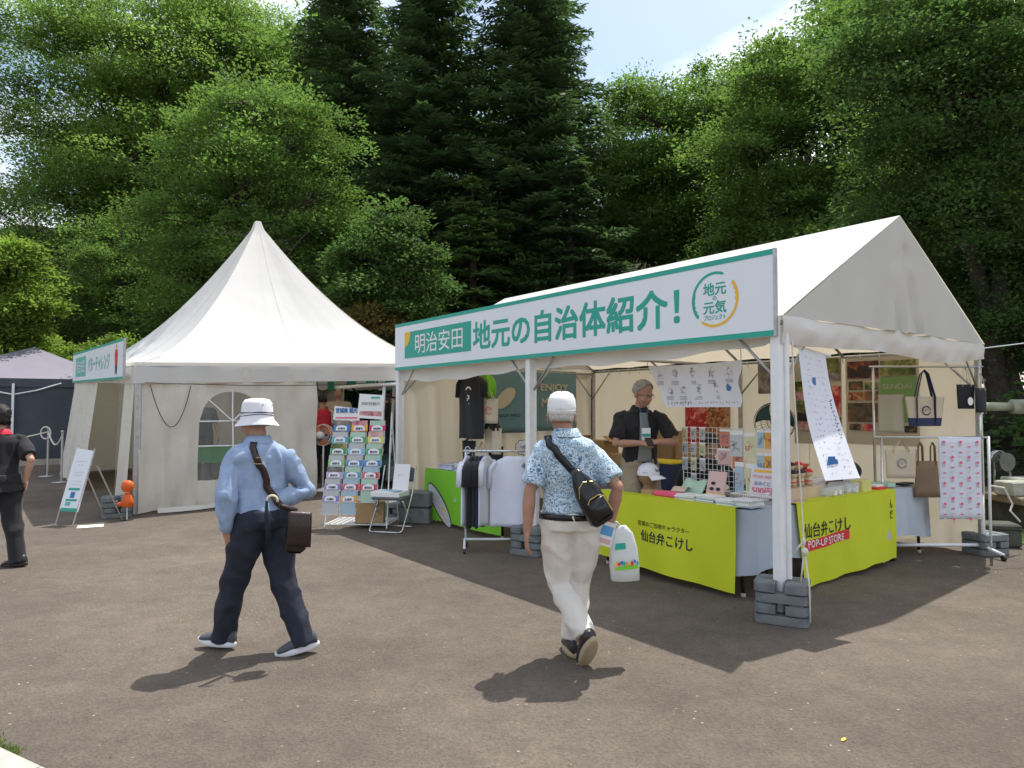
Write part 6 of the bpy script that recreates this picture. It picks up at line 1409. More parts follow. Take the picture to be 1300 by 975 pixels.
def shoe(parent, ankle, toe_dir, pitch, mU, mS, label=None, s=1.):
    """ankle = ankle joint; toe_dir horizontal direction; pitch>0 lifts the heel"""
    t = Vector(toe_dir).normalized(); lat = Vector((t.y, -t.x, 0)); Rz = Matrix((lat, t, Vector((0, 0, 1)))).transposed(); Rp = Rz @ Matrix.Rotation(-pitch, 3, 'X'); A = Vector(ankle)
    mb = MB(); R = []; n = 16
    prof = [(-.092, .020, .030, .060), (-.080, .034, .040, .092), (-.045, .042, .044, .108), (0, .044, .046, .104), (.045, .046, .036, .082), (.085, .050, .030, .062), (.125, .048, .026, .050), (.158, .038, .020, .038), (.178, .014, .012, .024)]
    for y, w, hc, hh in prof: R.append([A + Rp @ (Vector((w * cos(2 * pi * k / n), y, -.075 + .012 + hh * .5 + hh * .5 * sin(2 * pi * k / n) * (1 if sin(2 * pi * k / n) > 0 else .95))) * s) for k in range(n)])
    mb.loft(R); mb.tube([A + Rp @ Vector((0, -.03, -.03)), A + Rp @ Vector((0, -.035, .02))], [.043 * s, .040 * s], 12)
    u = mb.build('shoe', mU, parent, True)
    mb = MB(); R = []
    for z, g in ((-.085, .96), (-.080, 1.08), (-.056, 1.10), (-.046, 1.0)):
        R.append([A + Rp @ (Vector((.046 * g * (1 - .22 * abs(sin(a)) ** 3) * cos(a), .045 + .135 * g * sin(a), z + (.008 * max(0, sin(a)) ** 4))) * s) for a in [2 * pi * k / 22 for k in range(22)]])
    mb.loft(R); mb.build('sole', mS, u, True); return u

def person(loc, label, J, clo, vox=.0065, group=None, s=1.0):
    """J: joints in metres relative to loc, axes as the world; clo: clothing"""
    root = empty('person', loc, 0, label, 'person', group)
    P = Vector(J['pelvis']); N = Vector(J['neck']); hy, sy = J['hyaw'], J['syaw']; hf, sf = fw(hy), fw(sy); hl, sl = Vector((hf.y, -hf.x, 0)), Vector((sf.y, -sf.x, 0))   # lateral = to the person's right
    w = J.get('w', 1.); b = J.get('belly', 0.)
    Hc = Vector(J['head']); skin = clo['skin']
    hipR, hipL = P + hl * .085 * w - Vector((0, 0, .03)), P - hl * .085 * w - Vector((0, 0, .03))
    shR, shL = N + sl * .165 * w + Vector((0, 0, -.085)) * s, N - sl * .165 * w + Vector((0, 0, -.085)) * s
    if 'shR' in J: shR = Vector(J['shR'])
    if 'shL' in J: shL = Vector(J['shL'])
    arms = {}
    for k, sh in (('R', shR), ('L', shL)): e, wr = ik(sh, J['wr' + k], .275 * s, .245 * s, J.get('pole' + k, -sf)); arms[k] = (sh, e, wr)
    legs = {}
    for k, hp in (('R', hipR), ('L', hipL)): kn, an = ik(hp, J['an' + k], .405 * s, .40 * s, J.get('kp' + k, hf)); legs[k] = (hp, kn, an)
    def spine(g, gd, t0=0., t1=1., extra=None):
        S = []
        prof = [(-.10, .160, .110, 0), (0, .168, .118, -.005), (.15, .165, .112, .005), (.32, .162, .108, .01), (.5, .168, .112, .012), (.68, .180, .114, .008), (.80, .185, .105, -.005), (.90, .160, .085, -.012), (.97, .095, .065, -.008), (1.03, .058, .055, 0)]
        for t, a_, d_, o_ in prof:
            if t < t0 or t > t1: continue
            f = hf.lerp(sf, min(1, max(0, t))).normalized(); lat = Vector((f.y, -f.x, 0)); c = P.lerp(N, t) + f * (o_ + (b * .06 * math.exp(-((t - .2) / .25) ** 2)))
            S.append((c, lat, a_ * w * g + (gd if g > 1 else 0), d_ * (1 + b * .35 * math.exp(-((t - .2) / .3) ** 2)) * g + (gd if g > 1 else 0), f))
        return S
    # --- body: one continuous surface
    mb = MB(); ringset(mb, spine(.84, 0, .0, .98))
    limbs(mb, [N + Vector((0, 0, -.07)), N + (Hc - N) * .4, Hc + Vector((0, 0, -.05))], [.050, .054, .056])
    R = head(mb, Hc, J['hdyaw'], J.get('hdpitch', 0), s)
    for k in 'RL':
        sh, e, wr = arms[k]; m1 = sh.lerp(e, .5); m2 = e.lerp(wr, .3)
        limbs(mb, [sh, sh.lerp(e, .35), e, m2, wr], [.038 * w, .041 * w, .036 * w, .039 * w, .026 * w])
        hd = J['hand' + k]; hand(mb, wr, hd[0], hd[1], hd[2], hd[3], 1.0 * s)
        hp, kn, an = legs[k]; limbs(mb, [hp, hp.lerp(kn, .4), kn, kn.lerp(an, .3), an], [.066 * w, .062 * w, .046 * w, .046 * w, .034 * w])
        td = J['toe' + k][0]; mb.ell(an + Vector(td).normalized() * .05 + Vector((0, 0, -.035)), (.035, .035, .03))
    body = solid(mb, vox, skin, 'body', root, 2)
    # --- shirt
    c = clo['shirt']; mb = MB(); hem = c.get('hem', -.12); S = spine(1.0, .012)
    f0 = S[0]; S = [(P + (N - P) * hem + f0[4] * 0, f0[1], f0[2] * c.get('flare', 1.0), f0[3] * c.get('flare', 1.0), f0[4])] + [q for q, t in zip(S, (-.10, 0, .15, .32, .5, .68, .80, .90, .97, 1.03)) if t > hem + .02 and t < 1.0]
    ringset(mb, S, 30)
    for k in 'RL':
        sh, e, wr = arms[k]; g = c.get('slack', 1.0)
        if c['sleeve'] == 'short': pts, rad = [sh - (sh - N) * .35, sh, sh.lerp(e, .5), sh.lerp(e, .80)], [.052, .056 * w, .059 * w * g, .064 * w * g]; mb.tube(pts, rad, 16); mb.ell(sh, (.055 * w,) * 3)
        else: limbs(mb, [sh - (sh - N) * .25, sh, sh.lerp(e, .5), e, e.lerp(wr, .5), e.lerp(wr, .90)], [.048, .052 * w, .050 * w * g, .045 * w * g, .041 * w * g, .034 * g], 16)
    shirt = solid(mb, vox * 1.15, c['mat'], 'shirt', root, 5, .6, wrinkle=c.get('wr', (.006, 9, .45)))
    if c.get('collar', True):
        mb = MB(); cc = N + Vector((0, 0, .005)); n = 24
        mb.loft([[cc + sl * cos(a) * r * (1 + .12 * (z < .01)) + sf * sin(a) * r * 1.02 + Vector((0, 0, z - .028 * max(0, sin(a)))) for a in [2 * pi * q / n for q in range(n)]] for r, z in ((.075, -.035), (.071, .0), (.066, .026), (.070, .030), (.080, .0), (.090, -.022))], False); mb.build('collar', c.get('collar_mat', c['mat']), shirt, True)
    # --- trousers
    wt = clo.get('waist', .12); c = clo['trousers']; mb = MB(); S = spine(1.0, .006, -.2, .01); S.append((P.lerp(N, wt) + S[-1][4] * .0, S[-1][1], .165 * w, .112 * (1 + b * .3), S[-1][4])); g = c.get('slack', 1.0)
    ringset(mb, [(q[0], q[1], q[2] * 1.035 + .006, q[3] * 1.04 + .006, q[4]) for q in S], 30)
    for k in 'RL':
        hp, kn, an = legs[k]; mb.tube([hp + Vector((0, 0, .04)), hp.lerp(kn, .35), kn, kn.lerp(an, .45), an - (kn - an).normalized() * c.get('ext', .05)], [.092 * w * (1 + (g - 1) * .4), .088 * w * (1 + (g - 1) * .6), .066 * w * g, .063 * w * g, .057 * w * g], 18); mb.ell(kn, (.065 * w * g,) * 3); mb.ell(hp, (.088 * w,) * 3)
    tr = solid(mb, vox * 1.15, c['mat'], 'trousers', root, 5, .6, wrinkle=c.get('wr', (.007, 8, .7)))
    if 'belt' in clo:
        mb = MB(); t = wt - .03; ctr = P.lerp(N, t) + hf * (.0 + b * .02); 
        mb.loft([[ctr + Vector((0, 0, z)) + hl * cos(a) * (.168 * w + .018 + r) + hf * sin(a) * (.114 * (1 + b * .31) + .020 + r) for a in [2 * pi * k / 36 for k in range(36)]] for z, r in ((-.018, 0), (-.018, .006), (.018, .006), (.018, 0))], False); mb.build('belt', clo['belt'], root, True)
    for k in 'RL': shoe(root, legs[k][2], J['toe' + k][0], J['toe' + k][1], clo['shoe'], clo['sole'], s=s)
    # --- face
    def onh(p): return Hc + R @ (Vector(p) * s * HS)
    if clo.get('face', True):
        for x in (-1, 1):
            mb = MB(); mb.ell(onh((x * .031, .074, .001)), (.011 * s,) * 3, 10, 8); ey = mb.build('eye', mat('eye_white', (.6, .58, .55), .3), root, True); mb = MB(); mb.ell(onh((x * .031, .083, .001)), (.0052 * s,) * 3, 8, 6); mb.build('iris', M_BLACK, ey, True)
            mb = MB(); mb.tube([onh((x * .018, .090, .020)), onh((x * .034, .088, .024)), onh((x * .050, .076, .018))], .003, 5); mb.build('eyebrow', clo['hair'], root)
        mb = MB(); mb.tube([onh((-.022, .088, -.068)), onh((0, .095, -.067)), onh((.022, .088, -.068))], .0028, 5); mb.build('mouth', mat('lip', (.28, .10, .08), .5), root)
    if clo.get('hair'): hair_cap(root, Hc, R, clo['hair'], s, **clo.get('hairkw', {}))
    return root, shirt, R, Hc, arms, tr
def surf(obs, pts, off, n=6):
    """polyline laid on the surface of objects"""
    trees = []
    for ob in obs:
        me = ob.data; trees.append(BVHTree.FromPolygons([v.co[:] for v in me.vertices], [tuple(p.vertices) for p in me.polygons]))
    out = []; P = [Vector(p) for p in pts]
    for i in range(len(P) - 1):
        for k in range(n):
            q = P[i].lerp(P[i + 1], k / n); best = None
            for t in trees:
                l, nn, _, d = t.find_nearest(q)
                if best is None or d < best[2]: best = (l, nn, d)
            out.append((best[0] + best[1] * off, best[1]))
    return out
def strap(path, w, th):
    mb = MB(); R = []
    for i, (p, n) in enumerate(path):
        d = (path[min(i + 1, len(path) - 1)][0] - path[max(i - 1, 0)][0]).normalized(); x = d.cross(n).normalized()
        R.append([p - x * w / 2 - n * th / 2, p + x * w / 2 - n * th / 2, p + x * w / 2 + n * th / 2, p - x * w / 2 + n * th / 2])
    mb.loft(R); return mb

SK1 = mat("skin_tanned", (.40, .215, .145), .5, var=.08, vscale=14); SK2 = mat("skin_fair", (.50, .30, .215), .5, var=.08, vscale=14)
H_GREY = mat("grey_hair", (.30, .29, .28), .7, var=.3, vscale=60, bump=.004, bscale=180); H_WHITE = mat("white_hair", (.52, .50, .47), .7, var=.2, vscale=60, bump=.004, bscale=180); H_BLACK = mat("black_hair", (.012, .011, .011), .55, bump=.006, bscale=120); H_DGREY = mat("dark_grey_hair", (.10, .095, .09), .7, var=.3, vscale=60, bump=.004, bscale=180)
C_BLUE = mat("light_blue_cotton", (.28, .37, .53), .8, var=.06, vscale=30, bump=.012, bscale=11, trans=.05); C_NAVYT = mat("dark_navy_wool", (.018, .022, .038), .85, var=.2, vscale=20, bump=.010, bscale=9); C_WHT = mat("cream_white_chino", (.66, .62, .56), .85, var=.05, vscale=10, bump=.010, bscale=10)
C_KHAKI = mat("khaki_chino", (.30, .24, .17), .85); C_GREYT = mat("grey_knit", (.20, .21, .20), .9); C_BLKT = mat("black_loose_fabric", (.014, .013, .016), .85, sheen=.1); C_RED = mat("red_fabric", (.55, .02, .05), .7); C_BEIGE = mat("beige_fabric", (.50, .42, .34), .85); C_WHITET = mat("white_knit", (.70, .68, .66), .9)
S_DARK = mat("grey_mesh_shoe", (.07, .075, .09), .7, bump=.001, bscale=250); S_SOLE = mat("white_rubber", (.72, .72, .76), .6); S_BROWN = mat("dark_leather_shoe", (.03, .027, .028), .45); S_TAN = mat("tan_rubber_sole", (.38, .29, .19), .7); M_LEATH = mat("dark_brown_leather", (.030, .016, .014), .32, bump=.001, bscale=60); M_BLEATH = mat("black_leather", (.012, .012, .013), .25, bump=.001, bscale=50); M_BRASS = mat("brass_zip", (.55, .40, .16), .35, metal=.9)
def leafcloth():
    m = bpy.data.materials.new("blue_leaf_print"); m.use_nodes = True; N_ = m.node_tree.nodes; L = m.node_tree.links; b = N_["Principled BSDF"]; b.inputs['Roughness'].default_value = .85
    t = N_.new("ShaderNodeTexCoord"); n = N_.new("ShaderNodeTexNoise"); n.inputs['Scale'].default_value = 14; mixv = N_.new("ShaderNodeMixRGB"); mixv.inputs[0].default_value = .16; L.new(t.outputs['Object'], n.inputs['Vector']); L.new(t.outputs['Object'], mixv.inputs[1]); L.new(n.outputs['Color'], mixv.inputs[2])
    cols = []
    for k, (sx, sz, thr) in enumerate(((62, 22, .07), (26, 56, .07))):
        mp_ = N_.new("ShaderNodeMapping"); mp_.inputs['Scale'].default_value = (sx, sx, sz); mp_.inputs['Rotation'].default_value = (.5 * k, .8 - 1.5 * k, .3); L.new(mixv.outputs[0], mp_.inputs[0]); v = N_.new("ShaderNodeTexVoronoi"); v.feature = 'DISTANCE_TO_EDGE'; v.inputs['Scale'].default_value = 1; L.new(mp_.outputs[0], v.inputs['Vector'])
        g = N_.new("ShaderNodeMath"); g.operation = 'GREATER_THAN'; g.inputs[1].default_value = thr; L.new(v.outputs['Distance'], g.inputs[0]); cols.append(g)
    mu = N_.new("ShaderNodeMath"); mu.operation = 'MULTIPLY'; L.new(cols[0].outputs[0], mu.inputs[0]); L.new(cols[1].outputs[0], mu.inputs[1])
    n2 = N_.new("ShaderNodeTexNoise"); n2.inputs['Scale'].default_value = 9; L.new(t.outputs['Object'], n2.inputs['Vector']); r = N_.new("ShaderNodeValToRGB"); e = r.color_ramp.elements; e[0].position = .4; e[0].color = (.06, .15, .28, 1); e[1].position = .62; e[1].color = (.16, .30, .42, 1); L.new(n2.outputs[0], r.inputs[0])
    mx_ = N_.new("ShaderNodeMixRGB"); mx_.inputs[1].default_value = (.56, .66, .72, 1); L.new(mu.outputs[0], mx_.inputs[0]); L.new(r.outputs[0], mx_.inputs[2]); L.new(mx_.outputs[0], b.inputs['Base Color']); return m
C_LEAF = leafcloth()

# man in the light blue shirt and bucket hat, walking to the left
O1 = Vector((-1.60, 4.50, 0)); D_ = lambda x, y, z: (x, y, z)
J1 = dict(pelvis=(0, 0, .845), neck=(-.04, .02, 1.345), head=(-.065, .045, 1.475), hyaw=radians(58), syaw=radians(44), hdyaw=radians(72), hdpitch=.0, w=1.08, belly=.2,
          shR=(.120, .085, 1.235), shL=(-.155, -.06, 1.24), wrL=(-.172, -.13, .80), poleL=(.1, -1, 0), wrR=(.09, -.02, .95), poleR=(.42, .25, -1),
          anL=(-.27, .07, .085), anR=(.27, -.02, .10), toeL=((-.97, .2, 0), -.05), toeR=((-.95, -.25, 0), .22),
          handL=((-.03, .25, -1), (-.6, -.8, 0), (0, 1, 0), .5), handR=((-1, .1, -.1), (0, -1, .1), (0, 0, 1), .7))
m1, sh1, R1, H1, A1_, tr1 = person(O1, 'man in a light blue shirt and white bucket hat walking left with a shoulder bag', J1,
    dict(skin=SK1, shirt=dict(mat=C_BLUE, sleeve='long', hem=.075, slack=1.22, wr=(.013, 9, .45)), waist=.13, trousers=dict(mat=C_NAVYT, slack=1.14, wr=(.011, 7, .6)), shoe=S_DARK, sole=S_SOLE, hair=H_GREY, hairkw=dict(low=-.06, front=.05, grow=1.04)), s=.945, vox=.006)
M_HAT = mat("white_hat_cotton", (.72, .71, .74), .85, bump=.001, bscale=150)
ht = MB(); n = 28
def hatring(r, z, tilt=0): return [H1 + R1 @ (1.04 * Vector((r * .80 * cos(2 * pi * k / n), -.008 + r * .94 * sin(2 * pi * k / n), z + tilt * sin(2 * pi * k / n) + .006 * sin(4 * pi * k / n) * (r > .11)))) for k in range(n)]
ht.loft([hatring(.150, -.030), hatring(.146, -.022), hatring(.114, .012), hatring(.109, .035), hatring(.102, .105), hatring(.082, .130), hatring(.04, .138), hatring(.004, .136)], False)
ho = ht.build('bucket_hat', M_HAT, m1, True)
for z, r in ((.032, .1105), (.048, .1085)): mb = MB(); mb.loft([hatring(r, z - .002), hatring(r + .002, z), hatring(r, z + .003)], False); mb.build('hat_stripe', M_NAVY, ho)
mb = MB(); mb.M = Matrix.Translation(H1) @ R1.to_4x4(); mb.ell((.02, -.108, .10), (.004, .003, .004)); mb.ell((-.05, -.09, .10), (.004, .004, .004)); mb.build('vent_eyelet', M_NAVY, ho)
SATCH = empty('shoulder_bag', O1 + Vector((.255, -.105, .775)), 0, 'dark brown leather shoulder bag hanging at the hip of the man in light blue', 'bag')
mb = MB(); mb.M = Matrix.Rotation(.35, 4, 'Z') @ Matrix.Rotation(.12, 4, 'Y'); mb.box((0, 0, 0), (.13, .07, .25), bev=.03); mb.build('bag_body', M_LEATH, SATCH, True)
mb = MB(); mb.M = Matrix.Rotation(.35, 4, 'Z') @ Matrix.Rotation(.12, 4, 'Y'); mb.grid(lambda a, b: (-.07 + .14 * a + .02 * b, -.040 - .012 * sin(pi * b), .135 - .21 * b), 8, 8, .008); mb.build('bag_flap', M_LEATH, SATCH, True)
path = surf([sh1], [(-.02, .10, 1.30), (-.05, .0, 1.36), (-.03, -.10, 1.31), (.04, -.16, 1.18), (.11, -.16, 1.05), (.18, -.12, .97), (.22, -.09, .92)], .007)
path = [(p, n_) for p, n_ in path]; ofs = SATCH.location - O1
mb = strap([(p - ofs, n_) for p, n_ in path] + [(Vector((.0, .0, .13)), Vector((.3, -.9, 0)))], .042, .006); mb.build('shoulder_strap', M_LEATH, SATCH, True)
bi = path[16]; mb = MB(); mb.tube([bi[0] - ofs + bi[1] * .006 + Vector((x, 0, z)) for x, z in ((-.022, -.02), (.028, -.02), (.028, .018), (-.022, .018), (-.022, -.02))], .0035, 6); mb.build('strap_buckle', M_BRASS, SATCH)
mb = MB(); P_ = [Vector((.0, .0, 0)) + Vector((.032 * cos(t), 0, .032 * sin(t))) for t in np.linspace(-.2, pi, 12)]; P_ = P_ + [Vector((-.032, .0, -.1)), Vector((-.02, .04, -.26))]
uo = empty('umbrella', O1 + Vector((.125, -.185, .985)), .2, 'rolled umbrella with a cream hook handle carried behind the shoulder bag', 'umbrella'); mb.tube(P_[:12], .0075, 8); mb.build('hook_handle', mat('cream_plastic', (.68, .62, .40), .35), uo, True); mb = MB(); mb.tube(P_[11:], [.008, .014, .018], 8); mb.build('rolled_canopy', C_NAVYT, uo, True)

# man in the white cap and leaf shirt, seen from behind
O2 = Vector((.36, 4.40, 0))
J2 = dict(pelvis=(.01, -.02, .86), neck=(-.02, -.01, 1.395), head=(-.045, .02, 1.508), hyaw=radians(-6), syaw=radians(-4), hdyaw=radians(-8), hdpitch=-.06, w=1.06, belly=.3,
          shL=(-.168, -.01, 1.285), shR=(.142, .0, 1.275), wrL=(-.265, -.05, .80), poleL=(-.6, -.4, 0), wrR=(.255, -.02, .845), poleR=(.6, -.5, .1),
          anR=(.02, .06, .085), anL=(.085, -.15, .165), kpL=(-.45, 1, 0), kpR=(.1, 1, 0), toeR=((-.15, 1, 0), 0), toeL=((-.35, .9, 0), .95),
          handL=((-.08, .0, -1), (-1, -.2, 0), (.2, 1, 0), .35), handR=((.05, .12, -1), (1, -.2, 0), (0, 1, 0), .9))
HS = 1.12
m2, sh2, R2, H2, A2_, tr2 = person(O2, 'man in a white cap and blue leaf-print shirt walking towards the stall, seen from behind', J2,
    dict(skin=SK1, shirt=dict(mat=C_LEAF, sleeve='short', hem=.095, slack=1.10, wr=(.009, 9, .5)), waist=.085, trousers=dict(mat=C_WHT, ext=-.02, slack=1.13, wr=(.010, 7, .6)), belt=M_BLEATH, shoe=S_BROWN, sole=S_TAN, hair=H_WHITE, hairkw=dict(low=-.065, front=.06, grow=1.05)), s=.965, vox=.006)
HS = 1.08
M_CAP2 = mat("white_cap_cotton", (.74, .73, .72), .85, bump=.001, bscale=150)
mb = MB(); n = 26
def capring(r, z, g=1.): return [H2 + R2 @ (1.09 * Vector((r * .92 * cos(2 * pi * k / n), -.008 + r * 1.10 * sin(2 * pi * k / n), z - .010 * max(0, -sin(2 * pi * k / n))))) for k in range(n)]
mb.loft([capring(.084, .012), capring(.090, .014), capring(.0905, .05), capring(.086, .092), capring(.070, .122), capring(.040, .138), capring(.003, .142)], False); co = mb.build('cap', M_CAP2, m2, True)
mb = MB(); mb.M = Matrix.Translation(H2) @ R2.to_4x4(); mb.grid(lambda a, b: (.075 * sin((a - .5) * 2.4), .075 + .07 * cos((a - .5) * 2.2) * b, .022 - .012 * b), 12, 5, .004); mb.build('cap_peak', M_CAP2, co, True)
mb = MB(); mb.M = Matrix.Translation(H2) @ R2.to_4x4(); mb.box((0, -.110, .020), (.018, .004, .014)); mb.build('cap_tag', M_BLACK, co); mb = MB(); mb.loft([capring(.0915, .030), capring(.0925, .032), capring(.0915, .034)], False); mb.build('cap_seam', M_PAPER, co)
SL_ = empty('sling_bag', O2 + Vector((.10, -.20, 1.02)), 0, 'black leather sling bag with brass zips across the back of the leaf-shirt man', 'bag')
Mb = Matrix.Rotation(-.52, 4, 'Y') @ Matrix.Rotation(.25, 4, 'Z')
mb = MB(); mb.M = Mb; R = []
for z, wd, dp in ((-.17, .060, .035), (-.15, .078, .05), (-.06, .082, .06), (.04, .075, .055), (.11, .055, .042), (.16, .032, .028), (.19, .022, .012)): R.append([Vector((wd * (abs(cos(t)) ** .6) * (1 if cos(t) > 0 else -1), -.02 + dp * (abs(sin(t)) ** .7) * (1 if sin(t) > 0 else -1), z)) for t in [2 * pi * k / 24 for k in range(24)]])
mb.loft(R); mb.build('bag_body', M_BLEATH, SL_, True)
mb = MB(); mb.M = Mb; mb.box((0, -.075, -.075), (.115, .035, .13), bev=.02); pk = mb.build('front_pocket', M_BLEATH, SL_, True)
for P_ in ([(-.055, -.092, -.02), (-.03, -.095, .0), (.03, -.095, .0), (.055, -.092, -.02)], [(-.07, -.055, .03), (-.045, -.066, .085), (.0, -.062, .105), (.05, -.06, .08), (.072, -.05, .03)], [(.06, -.094, -.12), (.055, -.096, -.02)]):
    mb = MB(); mb.M = Mb; mb.tube(P_, .0028, 5); mb.build('zip', M_BRASS, SL_)
ofs = SL_.location - O2; path = surf([sh2], [(-.13, .08, 1.33), (-.135, .0, 1.38), (-.12, -.08, 1.33), (-.07, -.12, 1.26), (-.02, -.14, 1.20), (.02, -.14, 1.16)], .007)
top = Mb @ Vector((0, -.01, .17)); mb = strap([(p - ofs, n_) for p, n_ in path] + [(top, Vector((0, -1, .2)))], .045, .007); mb.build('shoulder_strap', M_BLEATH, SL_, True)
path = surf([sh2], [(.13, -.13, .93), (.18, -.05, .95), (.17, .06, 1.0), (.08, .13, 1.15), (-.05, .12, 1.28), (-.12, .08, 1.33)], .006); mb = strap([(Mb @ Vector((.04, .0, -.15)), Vector((0, -1, 0)))] + [(p - ofs, n_) for p, n_ in path], .03, .005); mb.build('lower_strap', M_BLEATH, SL_, True)
pb = empty('shopping_bag', O2 + Vector((.285, -.03, .76)), .15, 'white plastic carrier bag with printed figures held in the right hand of the capped man', 'bag')
M_BAGW = mat("white_plastic_film", (.72, .74, .73), .35, trans=.25, bump=.004, bscale=18)
mb = MB(); R = []
for z, w_, d_ in ((-.30, .085, .030), (-.295, .10, .045), (-.2, .105, .05), (-.08, .098, .04), (.02, .075, .022), (.07, .03, .014)): R.append([Vector((w_ * (abs(cos(t)) ** .5) * (1 if cos(t) > 0 else -1) + .05 - .12 * z * .5, d_ * (abs(sin(t)) ** .6) * (1 if sin(t) > 0 else -1) * (1 + .15 * sin(t * 5 + z * 30)), z)) for t in [2 * pi * k / 26 for k in range(26)]])
mb.loft(R); mb.build('bag_film', M_BAGW, pb, True)
mb = MB(); mb.tube([(.02, 0, .05), (.0, 0, .085), (-.02, 0, .095)], .012, 8, True, .5); mb.tube([(.05, .0, .04), (.015, -.0, .09), (-.01, 0, .10)], .011, 8, True, .5); mb.build('handle', M_BAGW, pb, True)
def bagp(a, b): return Vector((.05 + a, -.0555, b))
mb = MB(); flat(mb, [(-.075, -.022), (.005, -.018), (.0, .024), (-.07, .02)], (1, 0, 0), (0, 0, 1), bagp(.0, -.06), .004); bl = mb.build('green_mark', M_TEAL, pb)
mb = MB(); flat(mb, [(-.085, -.01), (-.04, .003), (.04, .012), (.085, .006), (.085, -.015), (-.085, -.024)], (1, 0, 0), (0, 0, 1), bagp(.01, -.195), .004); mb.build('green_field', M_LIME, pb); pb.scale = (.88, .88, .92)
rnd = random.Random(8)
for i in range(9):
    mb = MB(); flat(mb, ellpoly(0, 0, rnd.uniform(.008, .014), rnd.uniform(.010, .018), 0, 9), (1, 0, 0), (0, 0, 1), bagp(-.065 + .019 * i, -.172 + rnd.uniform(-.01, .012)), .006 + i * .0003); mb.build('coloured_spot', [M_YEL, M_RED, M_BLUE, M_TEAL, CT[4]][i % 5], pb)
lf = empty('leaflet', O2 + Vector((.235, -.055, .78)), -.3, 'blue and white folded leaflet held with the plastic bag', 'leaflet'); mb = MB(); mb.box((-.02, 0, 0), (.11, .006, .15), R=Matrix.Rotation(.25, 3, 'Y')); mb.build('folded_paper', M_PAPER, lf); mb = MB(); mb.box((-.02, -.004, .02), (.10, .002, .06), R=Matrix.Rotation(.25, 3, 'Y')); mb.build('blue_print', mat('sky_blue_print', (.12, .36, .70), .5), lf); mb = MB(); mb.box((-.03, -.004, -.045), (.09, .002, .03), R=Matrix.Rotation(.25, 3, 'Y')); mb.build('pink_print', CT[6], lf)

# seller behind the table
O3 = Vector((1.30, 7.02, .10))
J3 = dict(pelvis=(-.02, .03, .90), neck=(-.02, .0, 1.455), head=(.01, -.04, 1.60), hyaw=radians(190), syaw=radians(192), hdyaw=radians(214), hdpitch=-.30, w=1.06, belly=.3,
          shR=(-.215, .0, 1.36), shL=(.185, -.04, 1.36), wrR=(-.07, -.26, 1.12), poleR=(-.8, .3, -.5), wrL=(.10, -.27, 1.13), poleL=(.8, .2, -.5), anR=(-.12, .03, .085), anL=(.09, .02, .085), toeR=((-.1, -1, 0), 0), toeL=((.2, -1, 0), 0),
          handR=((.85, -.45, .0), (0, -.5, .8), (0, .1, 1), .8), handL=((-.85, -.4, .0), (0, -.5, .8), (0, .1, 1), .8))
m3, sh3, R3, H3, A3_, tr3 = person(O3, 'grey-haired seller in glasses and open black shirt standing behind the table', J3,
    dict(skin=SK1, shirt=dict(mat=C_BLKT, sleeve='short', hem=-.04, slack=1.18, flare=1.05, wr=(.010, 8, .5), collar=True), trousers=dict(mat=C_KHAKI, slack=1.2), shoe=S_BROWN, sole=S_TAN, hair=H_GREY, hairkw=dict(low=-.03, front=.075, grow=1.09, curly=.06)), s=1.03, vox=.007)
mb = MB(); pf = fw(J3['syaw']); lt = Vector((pf.y, -pf.x, 0))
mb.grid(lambda a, b: Vector(J3['pelvis']).lerp(Vector(J3['neck']), .05 + .87 * b) + pf * (.158 + .012 * sin(pi * b) - .045 * b ** 3 - .02 * (abs(a - .5) * 2) ** 2) + lt * ((a - .5) * (.15 - .08 * b)), 8, 14, .004); ts = mb.build('grey_tee_front', C_GREYT, sh3, True)
mb = MB()
def onh3(p): return H3 + R3 @ (Vector(p) * 1.03 * HS)
for x in (-1, 1): mb.tube([onh3((x * .033 + .022 * cos(t), .094 - .004 * abs(cos(t)), .0 + .015 * sin(t))) for t in np.linspace(0, 2 * pi, 15)], .0016, 5); mb.tube([onh3((x * .055, .088, .004)), onh3((x * .080, .03, .005)), onh3((x * .084, -.01, .0))], .0015, 5)
mb.tube([onh3((-.011, .095, .003)), onh3((.011, .095, .003))], .0016, 5); mb.build('glasses', M_DARKT, m3)
card = empty('name_badge', O3 + Vector(J3['pelvis']).lerp(Vector(J3['neck']), .58) + pf * .175, J3['syaw'] + pi, 'white name badge with a green bar on a lanyard round the seller’s neck', 'badge')
mb = MB(); mb.box((0, 0, -.02), (.09, .004, .12)); mb.build('badge_card', M_PAPER, card); mb = MB(); mb.box((0, -.003, -.03), (.085, .002, .03)); mb.build('green_bar', M_TEAL, card); mb = MB(); mb.tube([(-.05, .06, .26), (-.02, .02, .12), (0, 0, .04), (.02, .02, .12), (.05, .06, .26)], .003, 5); mb.build('lanyard', M_BLUE, card)
ph = empty('mobile_phone', O3 + Vector((.015, -.325, 1.135)), .2, 'small dark phone held in both hands of the seller', 'phone'); mb = MB(); mb.box((0, 0, 0), (.07, .009, .12), R=Matrix.Rotation(-.9, 3, 'X'), bev=.004); mb.build('phone_body', M_BLACK, ph); mb = MB(); mb.M = Matrix.Rotation(-.9, 4, 'X'); mb.box((0, .006, 0), (.06, .002, .10)); mb.build('screen', M_DARKT, ph)

